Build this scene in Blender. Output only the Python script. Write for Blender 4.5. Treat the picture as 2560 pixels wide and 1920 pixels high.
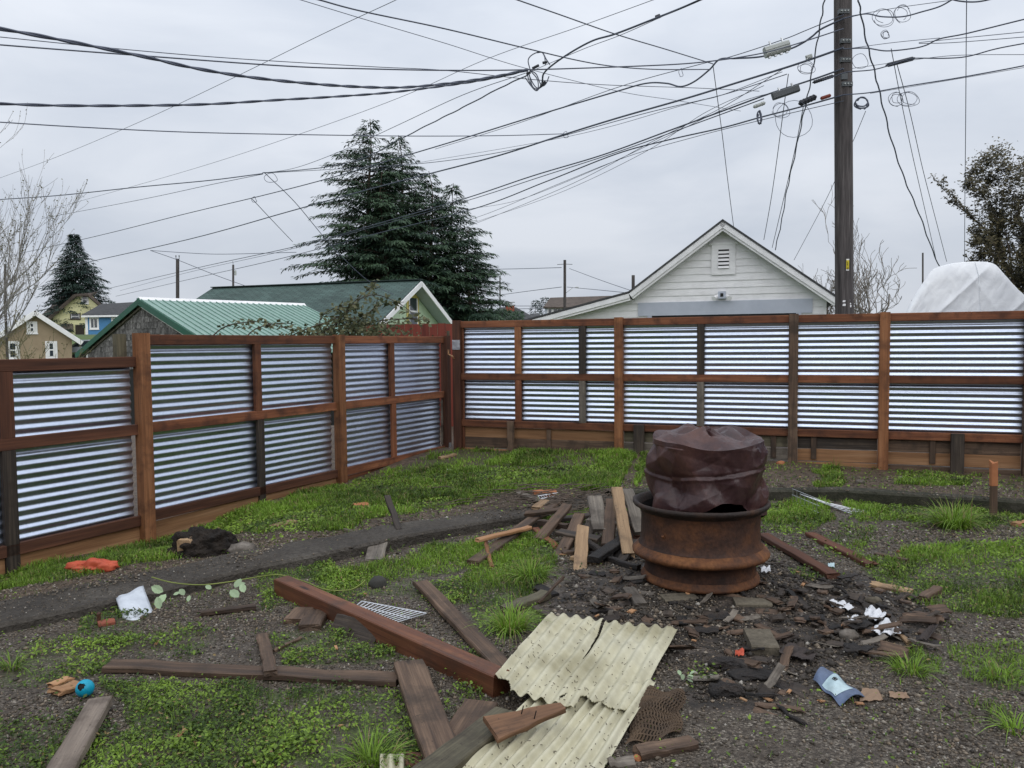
import bpy, math, random
import numpy as np
from mathutils import Vector, Matrix
random.seed(7); RNG = np.random.default_rng(7)
for o in list(bpy.data.objects): bpy.data.objects.remove(o)
SC = bpy.context.scene; COL = SC.collection
R = math.radians

# ------------------------------------------------------------------ camera
FPX = 1960.0; CX, CY = 1280.0, 960.0
EYE = Vector((0, 0, 1.5)); PITCH = math.atan((CY-858)/FPX); ROLL = R(0.49)
fwd = Vector((0, math.cos(PITCH), -math.sin(PITCH)))
r0 = Vector((1, 0, 0)); u0 = Vector((0, math.sin(PITCH), math.cos(PITCH)))
right = r0*math.cos(ROLL) - u0*math.sin(ROLL); up = u0*math.cos(ROLL) + r0*math.sin(ROLL)
cd = bpy.data.cameras.new('camera'); cam = bpy.data.objects.new('camera', cd); COL.objects.link(cam)
cd.sensor_width = 36; cd.lens = FPX/2560*36; cd.clip_end = 3000; cd.clip_start = 0.05
mw = Matrix((right, up, -fwd)).transposed().to_4x4(); mw.translation = EYE
cam.matrix_world = mw; SC.camera = cam

# ------------------------------------------------------------------ sky, sun, exposure
W = bpy.data.worlds.new('World'); SC.world = W; W.use_nodes = True
nt = W.node_tree; nt.nodes.clear()
def NN(nt, t, **k):
    n = nt.nodes.new(t)
    for a, b in k.items(): setattr(n, a, b)
    return n
out = NN(nt, 'ShaderNodeOutputWorld'); bg = NN(nt, 'ShaderNodeBackground'); bg.inputs[1].default_value = 0.1
sky = NN(nt, 'ShaderNodeTexSky', sky_type='NISHITA', sun_disc=False)
SUN_EL, SUN_ROT = R(44), R(158)
sky.sun_elevation = SUN_EL; sky.sun_rotation = SUN_ROT; sky.dust_density = 3.0; sky.air_density = 1.0
hs = NN(nt, 'ShaderNodeHueSaturation'); hs.inputs['Saturation'].default_value = 0.25; hs.inputs['Value'].default_value = 1.0
tc = NN(nt, 'ShaderNodeTexCoord'); sep = NN(nt, 'ShaderNodeSeparateXYZ')
mp = NN(nt, 'ShaderNodeMapping'); mp.inputs['Scale'].default_value = (1.0, 1.0, 3.2)
nz = NN(nt, 'ShaderNodeTexNoise'); nz.inputs['Scale'].default_value = 3.4; nz.inputs['Detail'].default_value = 7; nz.inputs['Roughness'].default_value = 0.5
nz.inputs['Distortion'].default_value = 0.35
rp = NN(nt, 'ShaderNodeValToRGB')
rp.color_ramp.elements[0].position = 0.30; rp.color_ramp.elements[0].color = (0.50, 0.552, 0.64, 1)
rp.color_ramp.elements[1].position = 0.66; rp.color_ramp.elements[1].color = (0.66, 0.70, 0.77, 1)
# overcast sky: cloud base a little brighter towards the zenith
mr = NN(nt, 'ShaderNodeMapRange'); mr.inputs[1].default_value = 0.0; mr.inputs[2].default_value = 1.0
mr.inputs[3].default_value = 0.84; mr.inputs[4].default_value = 1.6
vm = NN(nt, 'ShaderNodeVectorMath', operation='SCALE'); vm2 = NN(nt, 'ShaderNodeVectorMath', operation='SCALE'); vm2.inputs['Scale'].default_value = 10.0
mx = NN(nt, 'ShaderNodeMix', data_type='RGBA'); mx.inputs[0].default_value = 0.9
L = nt.links.new
L(sky.outputs[0], hs.inputs['Color']); L(tc.outputs['Generated'], mp.inputs[0]); L(mp.outputs[0], nz.inputs['Vector'])
L(tc.outputs['Generated'], sep.inputs[0]); L(sep.outputs['Z'], mr.inputs[0])
L(nz.outputs[0], rp.inputs[0]); L(rp.outputs[0], vm.inputs[0]); L(mr.outputs[0], vm.inputs['Scale']); L(vm.outputs[0], vm2.inputs[0])
L(hs.outputs[0], mx.inputs[6]); L(vm2.outputs[0], mx.inputs[7]); L(mx.outputs[2], bg.inputs[0]); L(bg.outputs[0], out.inputs[0])
sd = bpy.data.lights.new('sun', 'SUN'); sd.energy = 1.5; sd.angle = R(110); sd.color = (1, 0.97, 0.93)
so = bpy.data.objects.new('sun', sd); COL.objects.link(so); so.location = (0, -5, 20)
sdir = Vector((math.sin(SUN_ROT)*math.cos(SUN_EL), math.cos(SUN_ROT)*math.cos(SUN_EL), math.sin(SUN_EL)))
so.rotation_euler = sdir.to_track_quat('Z', 'Y').to_euler()
SC.view_settings.view_transform = 'Standard'; SC.view_settings.look = 'None'
SC.view_settings.exposure = 0.25; SC.view_settings.gamma = 1.0; SC.view_settings.use_curve_mapping = False
SC.render.resolution_x = 1024; SC.render.resolution_y = 768

# ------------------------------------------------------------------ pixel <-> world helpers (photo pixels, 2560 x 1920)
def ray(x, y): return (fwd*FPX + right*(x-CX) - up*(y-CY)).normalized()
def at_depth(x, y, Y):
    d = ray(x, y); return EYE + d*(Y/d.y)
def project(X, Y, Z):
    dx, dy, dz = X-EYE.x, Y-EYE.y, Z-EYE.z
    w = np.maximum(dx*fwd.x+dy*fwd.y+dz*fwd.z, 1e-3)
    return (CX + FPX*(dx*right.x+dy*right.y+dz*right.z)/w, CY - FPX*(dx*up.x+dy*up.y+dz*up.z)/w)
def vnoise(x, y, s, seed=0):
    """2-D value noise in [-1,1], numpy"""
    x = np.asarray(x, float)*s+seed*17.3; y = np.asarray(y, float)*s-seed*9.1
    xi = np.floor(x).astype(np.int64); yi = np.floor(y).astype(np.int64); xf = x-xi; yf = y-yi
    def h(a, b):
        n = (a*374761393 + b*668265263 + seed*1442695041) & 0xffffffff
        n = ((n ^ (n >> 13))*1274126177) & 0xffffffff
        return ((n ^ (n >> 16)) & 0xffff)/32767.5-1
    u = xf*xf*(3-2*xf); v = yf*yf*(3-2*yf)
    return (h(xi, yi)*(1-u)+h(xi+1, yi)*u)*(1-v)+(h(xi, yi+1)*(1-u)+h(xi+1, yi+1)*u)*v
def fbm(x, y, s, seed=0, o=4):
    r = 0; a = 1; t = 0
    for i in range(o): r = r+a*vnoise(x, y, s*2**i, seed+i); t += a; a *= .5
    return r/t
# kerb front edge as y = kf(x)
KX = np.array([-9, -2.64, -1.7, 0, 1.0, 1.6, 2.35, 3.05, 4.35, 6.5, 9.0]); KY = np.array([-1.4, 4.06, 5.0, 6.42, 7.28, 7.32, 7.3, 7.25, 6.7, 5.8, 4.8])
def kf(x): return np.interp(x, KX, KY)
CPX = np.array([(-3.15,6.6,-.18),(-3.6,5.6,-.14),(-4.2,4,-.12),(-2.2,8.5,-.08),(-.9,10.8,.07),(1.3,9.9,.11),(3,9.3,.07),(4.2,8.9,.04),(5.5,8.4,.03),(0,8,.05),(2.5,8.2,.09),(4,7.6,.08),(-1.5,6.3,.03),(-2.6,5.2,.0),(0,14,.1),(7,7,.05)])
def zg(x, y):
    x = np.asarray(x, float); y = np.asarray(y, float)
    low = 0.018*fbm(x, y, .9, 3, 3)
    num = 0; den = 0
    for a, b, c in CPX:
        w = 1/((x-a)**2+(y-b)**2+.05)**1.5; num = num+w*c; den = den+w
    high = num/den + .015*fbm(x, y, 1.3, 8, 3)
    t = np.clip((y-kf(x)-.12)/.1, 0, 1)
    ash = .05*np.exp(-(((x-1.15)/.75)**2+((y-4.85)/.6)**2)) + .03*np.exp(-(((x-1.9)/.6)**2+((y-4.45)/.3)**2))
    return low*(1-t)+high*t+ash*(1-t)
def gp(x, y, dz=0.0):
    """ground point under a photo pixel, dz metres above the ground"""
    d = ray(x, y); z = 0.0; p = None
    for _ in range(14):
        t = (z+dz-EYE.z)/d.z; p = EYE+d*t; z = float(zg(p.x, p.y))
    return p

# ------------------------------------------------------------------ object helpers
def tag(o, label=None, cat=None, group=None, kind=None):
    if label: o['label'] = label
    if cat: o['category'] = cat
    if group: o['group'] = group
    if kind: o['kind'] = kind
    return o
def thing(name, loc, label, cat, group=None):
    o = bpy.data.objects.new(name, None); COL.objects.link(o); o.location = loc; o.empty_display_size = .2
    return tag(o, label, cat, group)
def wloc(o):
    v = Vector((0, 0, 0))
    while o is not None: v = v+o.location; o = o.parent
    return v
def mesh_np(name, V, F, n=None):
    me = bpy.data.meshes.new(name)
    V = np.asarray(V, np.float32)
    if isinstance(F, np.ndarray):
        k = F.shape[1]
        me.vertices.add(len(V)); me.vertices.foreach_set('co', V.ravel())
        me.loops.add(F.size); me.loops.foreach_set('vertex_index', F.ravel().astype(np.int32))
        me.polygons.add(len(F)); me.polygons.foreach_set('loop_start', np.arange(0, F.size, k, dtype=np.int32))
        me.update(calc_edges=True)
    else:
        me.from_pydata([tuple(map(float, v)) for v in V], [], F); me.update()
    return me
def put(name, me, mat, parent=None, M=None, origin=None, smooth=False):
    """link a mesh. Mesh data is in the local frame of M (world matrix), or in world space with the origin moved to 'origin'"""
    o = bpy.data.objects.new(name, me); COL.objects.link(o)
    if mat is not None and not me.materials:
        me.materials.append(mat)
    if smooth: me.polygons.foreach_set('use_smooth', np.ones(len(me.polygons), bool))
    base = wloc(parent) if parent else Vector((0, 0, 0))
    if M is None:
        org = Vector(origin) if origin is not None else (base if parent else Vector((0, 0, 0)))
        if org.length > 0: me.transform(Matrix.Translation(-org))
        o.location = org-base
    else:
        o.matrix_local = Matrix.Translation(-base) @ M
    o.parent = parent
    return o
class MB:
    """collects simple shapes in world space into one mesh"""
    def __init__(s): s.v = []; s.f = []
    def add(s, v, f):
        k = len(s.v); s.v += [tuple(q) for q in v]; s.f += [tuple(i+k for i in q) for q in f]
    def quad(s, a, b, c, d): s.add([a, b, c, d], [(0, 1, 2, 3)])
    def box(s, lo, hi): 
        x0, y0, z0 = lo; x1, y1, z1 = hi
        s.add([(x0,y0,z0),(x1,y0,z0),(x1,y1,z0),(x0,y1,z0),(x0,y0,z1),(x1,y0,z1),(x1,y1,z1),(x0,y1,z1)],
              [(3,2,1,0),(4,5,6,7),(0,1,5,4),(1,2,6,5),(2,3,7,6),(3,0,4,7)])
    def prism(s, poly, off):
        """polygon (3-D points) extruded by vector off"""
        n = len(poly); off = Vector(off); a = [Vector(p) for p in poly]; b = [p+off for p in a]
        nrm = (a[1]-a[0]).cross(a[2]-a[0])
        f = [tuple(range(n)), tuple(range(2*n-1, n-1, -1))]+[(i, n+i, n+(i+1) % n, (i+1) % n) for i in range(n)]
        if nrm.dot(off) > 0: f = [tuple(reversed(q)) for q in f]
        s.add(a+b, f)
    def tube(s, pts, r, n=6, cap=True):
        v, f = tube_vf(pts, r, n, cap); s.add(v, f)
    def put(s, name, mat, parent=None, origin=None, smooth=False):
        return put(name, mesh_np(name, s.v, s.f), mat, parent, None, origin, smooth)
def tube_vf(pts, r, n=6, cap=True):
    pts = [Vector(p) for p in pts]; m = len(pts)
    rr = r if hasattr(r, '__len__') else [r]*m
    V = []; F = []; prev = None
    for i, p in enumerate(pts):
        t = (pts[min(i+1, m-1)]-pts[max(i-1, 0)]); t = t.normalized() if t.length > 1e-9 else Vector((0, 0, 1))
        if prev is None:
            a = Vector((0, 0, 1)) if abs(t.z) < .9 else Vector((1, 0, 0)); nrm = t.cross(a).normalized()
        else:
            nrm = prev-t*prev.dot(t); nrm = nrm.normalized() if nrm.length > 1e-6 else t.orthogonal().normalized()
        prev = nrm; bi = t.cross(nrm)
        for k in range(n):
            an = 2*math.pi*k/n; V.append(p+(nrm*math.cos(an)+bi*math.sin(an))*rr[i])
    for i in range(m-1):
        for k in range(n):
            k2 = (k+1) % n; F.append((i*n+k, i*n+k2, (i+1)*n+k2, (i+1)*n+k))
    if cap:
        F.append(tuple(range(n-1, -1, -1))); F.append(tuple(range((m-1)*n, m*n)))
    return V, F
def crom(pts, k=8):
    """Catmull-Rom through points"""
    P = [Vector(p) for p in pts]; P = [P[0]*2-P[1]]+P+[P[-1]*2-P[-2]]; o = []
    for i in range(1, len(P)-2):
        a, b, c, d = P[i-1:i+3]
        for j in range(k):
            t = j/k
            o.append(.5*((2*b)+(c-a)*t+(2*a-5*b+4*c-d)*t*t+(3*b-a-3*c+d)*t**3))
    o.append(P[-2]); return o
def frame(p0, p1, upv=(0, 0, 1)):
    p0 = Vector(p0); p1 = Vector(p1); x = (p1-p0).normalized(); z = Vector(upv); z = (z-x*z.dot(x))
    z = z.normalized() if z.length > 1e-6 else x.orthogonal().normalized()
    y = z.cross(x); M = Matrix((x, y, z)).transposed().to_4x4(); M.translation = p0
    return M, (p1-p0).length
def beam(name, p0, p1, w, h, mat, parent=None, upv=(0, 0, 1), ch=.004, seg=1, warp=0.0, ragged=(0, 0), taper=1.0, origin_mid=False, rnd=None):
    """lumber: local x along its length, w across (y), h thick (z); p0-p1 is the centre line"""
    rnd = rnd or random
    M, Ln = frame(p0, p1, upv); V = []; F = []
    w2, h2 = w/2, h/2; ch = min(ch, w2*.4, h2*.4)
    ring = [(-w2+ch,-h2),(w2-ch,-h2),(w2,-h2+ch),(w2,h2-ch),(w2-ch,h2),(-w2+ch,h2),(-w2,h2-ch),(-w2,-h2+ch)]
    jag = {e: {} for e in (0, 1)}
    for i in range(seg+1):
        t = i/seg; sc = 1+(taper-1)*t
        oy, oz = (rnd.uniform(-warp, warp), rnd.uniform(-warp, warp)*.6) if warp else (0, 0)
        for k, (a, b) in enumerate(ring):
            x = t*Ln
            if i == 0 and ragged[0]: x += rnd.uniform(0, ragged[0])
            if i == seg and ragged[1]: x -= rnd.uniform(0, ragged[1])
            V.append((x, a*sc+oy+(rnd.uniform(-warp, warp)*.3 if warp else 0), b+oz+(rnd.uniform(-warp, warp)*.2 if warp else 0)))
    for i in range(seg):
        for k in range(8): F.append((i*8+k, i*8+(k+1) % 8, (i+1)*8+(k+1) % 8, (i+1)*8+k))
    if ragged[0]:
        V.append((ragged[0]*.7, 0, 0)); c = len(V)-1; F += [((k+1) % 8, k, c) for k in range(8)]
    else: F.append(tuple(range(7, -1, -1)))
    if ragged[1]:
        V.append((Ln-ragged[1]*.7, 0, 0)); c = len(V)-1; F += [(seg*8+k, seg*8+(k+1) % 8, c) for k in range(8)]
    else: F.append(tuple(range(seg*8, seg*8+8)))
    # y/z order gives outward faces when ring is counter-clockwise seen from +x
    return put(name, mesh_np(name, V, F), mat, parent, M)

# ------------------------------------------------------------------ materials
def new_mat(name):
    m = bpy.data.materials.new(name); m.use_nodes = True
    return m, m.node_tree, m.node_tree.nodes['Principled BSDF']
def ramp(nt, stops):
    r = NN(nt, 'ShaderNodeValToRGB'); e = r.color_ramp.elements
    while len(e) < len(stops): e.new(.5)
    for q, (p, c) in zip(e, stops): q.position = p; q.color = (*c, 1)
    return r
def noisemat(name, c1, c2, c3=None, scale=6, st=(1, 1, 1), rough=.8, rvar=.1, bump=.3, bdist=.01, detail=6, metal=0.0, fine=None, fst=None, famt=.5,
             spot=None, spotscale=5, spotcol=(.02, .015, .01), spotst=(1, 1, 1), var=.18, coat=0.0, pos=(.3, .5, .7), spec=.35, nrough=.6, dist=0.0, dirt=None):
    m, nt, b = new_mat(name); L = nt.links.new
    tc = NN(nt, 'ShaderNodeTexCoord'); oi = NN(nt, 'ShaderNodeObjectInfo')
    mul = NN(nt, 'ShaderNodeMath', operation='MULTIPLY'); mul.inputs[1].default_value = 53.0; L(oi.outputs['Random'], mul.inputs[0])
    def noise(sc, s, det):
        mp = NN(nt, 'ShaderNodeMapping'); mp.inputs['Scale'].default_value = s; L(tc.outputs['Object'], mp.inputs[0])
        n = NN(nt, 'ShaderNodeTexNoise', noise_dimensions='4D'); n.inputs['Scale'].default_value = sc; n.inputs['Detail'].default_value = det
        n.inputs['Roughness'].default_value = nrough; n.inputs['Distortion'].default_value = dist
        L(mp.outputs[0], n.inputs['Vector']); L(mul.outputs[0], n.inputs['W']); return n
    n1 = noise(scale, st, detail)
    stops = [(pos[0], c1), (pos[2], c2)] if c3 is None else [(pos[0], c1), (pos[1], c2), (pos[2], c3)]
    rp = ramp(nt, stops); L(n1.outputs[0], rp.inputs[0]); col = rp.outputs[0]; hgt = n1.outputs[0]
    if fine:
        n2 = noise(fine, fst or st, 4); r2 = ramp(nt, [(.32, (1-famt,)*3), (.62, (1,)*3)]); L(n2.outputs[0], r2.inputs[0])
        mx = NN(nt, 'ShaderNodeMix', data_type='RGBA', blend_type='MULTIPLY'); mx.inputs[0].default_value = 1
        L(col, mx.inputs[6]); L(r2.outputs[0], mx.inputs[7]); col = mx.outputs[2]; hgt = n2.outputs[0]
    if spot:
        mp = NN(nt, 'ShaderNodeMapping'); mp.inputs['Scale'].default_value = spotst; L(tc.outputs['Object'], mp.inputs[0])
        vo = NN(nt, 'ShaderNodeTexVoronoi', voronoi_dimensions='4D'); vo.inputs['Scale'].default_value = spotscale; L(mp.outputs[0], vo.inputs['Vector']); L(mul.outputs[0], vo.inputs['W'])
        r3 = ramp(nt, [(spot*.5, (1, 1, 1)), (spot, (0, 0, 0))]); L(vo.outputs['Distance'], r3.inputs[0])
        mx = NN(nt, 'ShaderNodeMix', data_type='RGBA'); L(r3.outputs[0], mx.inputs[0]); L(col, mx.inputs[6]); mx.inputs[7].default_value = (*spotcol, 1); col = mx.outputs[2]
    if dirt:
        for sc_, a_, b_, am in ((6.0, .50, .66, .75), (70.0, .62, .67, .8)):
            nd = noise(sc_, (1, 1, 1), 8); rd = ramp(nt, [(a_, (0, 0, 0)), (b_, (am, am, am))]); L(nd.outputs[0], rd.inputs[0])
            mx = NN(nt, 'ShaderNodeMix', data_type='RGBA'); L(rd.outputs[0], mx.inputs[0]); L(col, mx.inputs[6]); mx.inputs[7].default_value = (*dirt, 1); col = mx.outputs[2]
    if var:
        hv = NN(nt, 'ShaderNodeHueSaturation'); ma = NN(nt, 'ShaderNodeMapRange'); ma.inputs[3].default_value = 1-var; ma.inputs[4].default_value = 1+var
        L(oi.outputs['Random'], ma.inputs[0]); L(ma.outputs[0], hv.inputs['Value']); L(col, hv.inputs['Color']); col = hv.outputs[0]
    L(col, b.inputs['Base Color'])
    rr = NN(nt, 'ShaderNodeMapRange'); rr.inputs[1].default_value = .3; rr.inputs[2].default_value = .7; rr.inputs[3].default_value = rough-rvar; rr.inputs[4].default_value = min(1, rough+rvar)
    L(n1.outputs[0], rr.inputs[0]); L(rr.outputs[0], b.inputs['Roughness'])
    b.inputs['Metallic'].default_value = metal; b.inputs['Specular IOR Level'].default_value = spec; b.inputs['Coat Weight'].default_value = coat
    if bump:
        bp = NN(nt, 'ShaderNodeBump'); bp.inputs['Strength'].default_value = bump; bp.inputs['Distance'].default_value = bdist
        L(hgt, bp.inputs['Height']); L(bp.outputs[0], b.inputs['Normal'])
    return m
def wood(name, c1, c2, c3, knots=True, **k):
    a = dict(scale=2.2, st=(.55, 9, 9), fine=5, fst=(.5, 26, 26), famt=.38, rough=.72, bump=.35, bdist=.004, var=.2)
    if knots: a.update(spot=.16, spotscale=1.0, spotst=(2.2, 9, 9))
    a.update(k); return noisemat(name, c1, c2, c3, **a)
MT = {}
MT['cedar'] = wood('cedar', (.082,.028,.013), (.18,.064,.029), (.27,.112,.052), spotcol=(.04,.013,.007), dirt=(.045,.018,.011), var=.3)
MT['cedar_post'] = wood('cedar_post', (.13,.052,.021), (.255,.105,.043), (.355,.165,.075), spotcol=(.06,.02,.01), dirt=(.08,.032,.016))
MT['cedar_dark'] = wood('cedar_dark', (.045,.017,.010), (.095,.036,.019), (.155,.062,.033), spotcol=(.02,.01,.007))
MT['old_dark'] = wood('old_dark', (.018,.014,.012), (.05,.038,.030), (.12,.09,.065), dirt=(.034,.024,.017), famt=.55, bump=.6, spotcol=(.01,.008,.007))
MT['old_brown'] = wood('old_brown', (.045,.028,.020), (.11,.069,.045), (.19,.125,.083), dirt=(.034,.024,.017), famt=.5, bump=.5)
MT['old_grey'] = wood('old_grey', (.085,.072,.060), (.17,.145,.118), (.27,.235,.19), dirt=(.034,.024,.017), famt=.45, bump=.5, spotcol=(.04,.03,.025))
MT['tan_wood'] = wood('tan_wood', (.19,.115,.06), (.33,.215,.12), (.45,.31,.18), dirt=(.09,.06,.04), famt=.3, spotcol=(.1,.05,.025))
MT['fresh_wood'] = wood('fresh_wood', (.26,.125,.06), (.38,.205,.10), (.48,.30,.165), famt=.3, knots=False)
MT['bottom_board'] = wood('bottom_board', (.18,.085,.038), (.29,.15,.07), (.38,.22,.12), famt=.3)
MT['green_wood'] = wood('green_wood', (.06,.055,.03), (.125,.11,.07), (.19,.165,.11), dirt=(.034,.024,.017), famt=.4, knots=False)
MT['char'] = noisemat('char', (.008,.007,.007), (.022,.018,.016), (.055,.042,.034), scale=9, st=(1,4,4), rough=.7, bump=.9, bdist=.012, fine=40, famt=.5, var=.3)
MT['red_fence'] = wood('red_fence', (.12,.022,.014), (.165,.033,.02), (.2,.045,.028), famt=.3, knots=False)
# ------------------------------------------------------------------ ground masks (laid out from the photo, fixed to the ground)
def inpoly(px, py, poly):
    ins = np.zeros(px.shape, bool); n = len(poly)
    for i in range(n):
        x1, y1 = poly[i]; x2, y2 = poly[(i+1) % n]
        if y1 == y2: continue
        c = ((y1 > py) != (y2 > py)) & (px < (x2-x1)*(py-y1)/(y2-y1)+x1); ins ^= c
    return ins
LUSH = [([(1080,1150),(1180,1108),(1400,1112),(1560,1130),(1575,1150),(1550,1225),(1480,1228),(1330,1222),(1150,1262),(1000,1292),(900,1312),(760,1332),(600,1328),(440,1385),(250,1445),(-60,1475),(-60,1425),(200,1400),(400,1345),(600,1280),(850,1208)], 1.0),
  ([(1590,1130),(1625,1130),(1625,1190),(1600,1215)], .9),
  ([(1180,1400),(1300,1330),(1405,1370),(1390,1405),(1350,1470),(1390,1560),(1270,1600),(1180,1565),(1130,1480)], 1.0),
  ([(770,1442),(960,1400),(1190,1352),(1240,1385),(1180,1425),(1000,1455),(860,1475)], .8),
  ([(1380,1260),(1480,1262),(1460,1310),(1340,1330)], .6),
  ([(1900,1265),(2060,1258),(2090,1300),(1990,1332),(1905,1322)], .9),
  ([(2100,1262),(2300,1250),(2560,1288),(2640,1330),(2420,1312),(2280,1300),(2150,1300)], .9),
  ([(2120,1390),(2240,1395),(2350,1368),(2640,1350),(2640,1470),(2490,1440),(2640,1480),(2640,1560),(2420,1545),(2260,1505),(2170,1445)], 1.0),
  ([(2200,1640),(2330,1622),(2360,1680),(2250,1692)], .8),
  ([(2400,1622),(2560,1600),(2600,1720),(2420,1702)], .55),
  ([(2400,1770),(2500,1750),(2560,1800),(2450,1830)], .5),
  ([(2100,1300),(2190,1310),(2170,1400),(2060,1380)], .25),
  ([(2030,1215),(2110,1215),(2110,1180),(2060,1165)], .6), ([(2250,1180),(2440,1195),(2430,1215),(2240,1215)], .45)]
WEED = [([(230,1692),(420,1702),(640,1722),(980,1712),(1060,1765),(1110,1990),(150,1990),(330,1800)], 1.0),
  ([(90,1612),(260,1580),(330,1600),(250,1682),(80,1702),(-40,1692),(-40,1640)], .6),
  ([(690,1602),(830,1560),(960,1592),(1010,1662),(900,1682),(700,1668)], 1.0), ([(700,1420),(900,1440),(1030,1460),(1180,1440),(1150,1520),(1040,1500),(900,1490),(760,1470)], .7), ([(330,1590),(460,1560),(560,1590),(500,1640),(360,1650)], .35), ([(1060,1600),(1180,1640),(1230,1700),(1130,1690)], .5),
  ([(690,1412),(800,1400),(960,1472),(800,1502),(720,1502),(650,1532),(640,1442)], .75),
  ([(-60,1800),(200,1762),(300,1800),(180,1990),(-60,1990)], .6),
  ([(260,1522),(400,1542),(330,1602),(190,1592)], .8), ([(1180,1690),(1250,1760),(1210,1800),(1120,1780)], .5),
  ([(1960,1430),(2060,1420),(2130,1450),(2010,1460)], .35), ([(1690,1660),(1760,1670),(1740,1720),(1680,1700)], .3)]
ASH = [(1430,1430),(1600,1400),(1950,1410),(2120,1432),(2330,1492),(2350,1590),(2120,1642),(2060,1702),(1900,1782),(1740,1772),(1640,1640),(1560,1560),(1390,1540)]
def masks(X, Y, Z):
    px, py = project(X, Y, Z)
    j = 26+0*px; nx = fbm(X, Y, 3.1, 21, 4)*80; ny = fbm(X, Y, 3.1, 31, 4)*42
    sh = np.clip((py-1100)/600, .35, 1.2)
    qx, qy = px+nx*sh, py+ny*sh
    g = np.zeros(px.shape); w = np.zeros(px.shape)
    for p, a in LUSH: g = np.maximum(g, inpoly(qx, qy, p)*a)
    for p, a in WEED: w = np.maximum(w, inpoly(qx, qy, p)*a)
    ash = 0
    for q in range(6): ash = ash+inpoly(px+nx*(.6+.25*q)+14*math.cos(q*1.05), py+ny*(.6+.25*q)+8*math.sin(q*1.05), ASH)/6.0
    vis = (Y > 1.2)
    # outside the picture the yard goes on as patches of weeds and gravel
    off = (px < -60) | (px > 2640) | (py > 1990) | (Y < 1.2)
    pat = fbm(X, Y, .7, 55, 4) > .05
    g = np.where(off, pat*.5, g); w = np.where(off, pat*.6, w); ash = np.where(off, 0, ash)
    return g*vis+0*j, w*vis, ash*vis
def blur_in(m): return m
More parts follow.
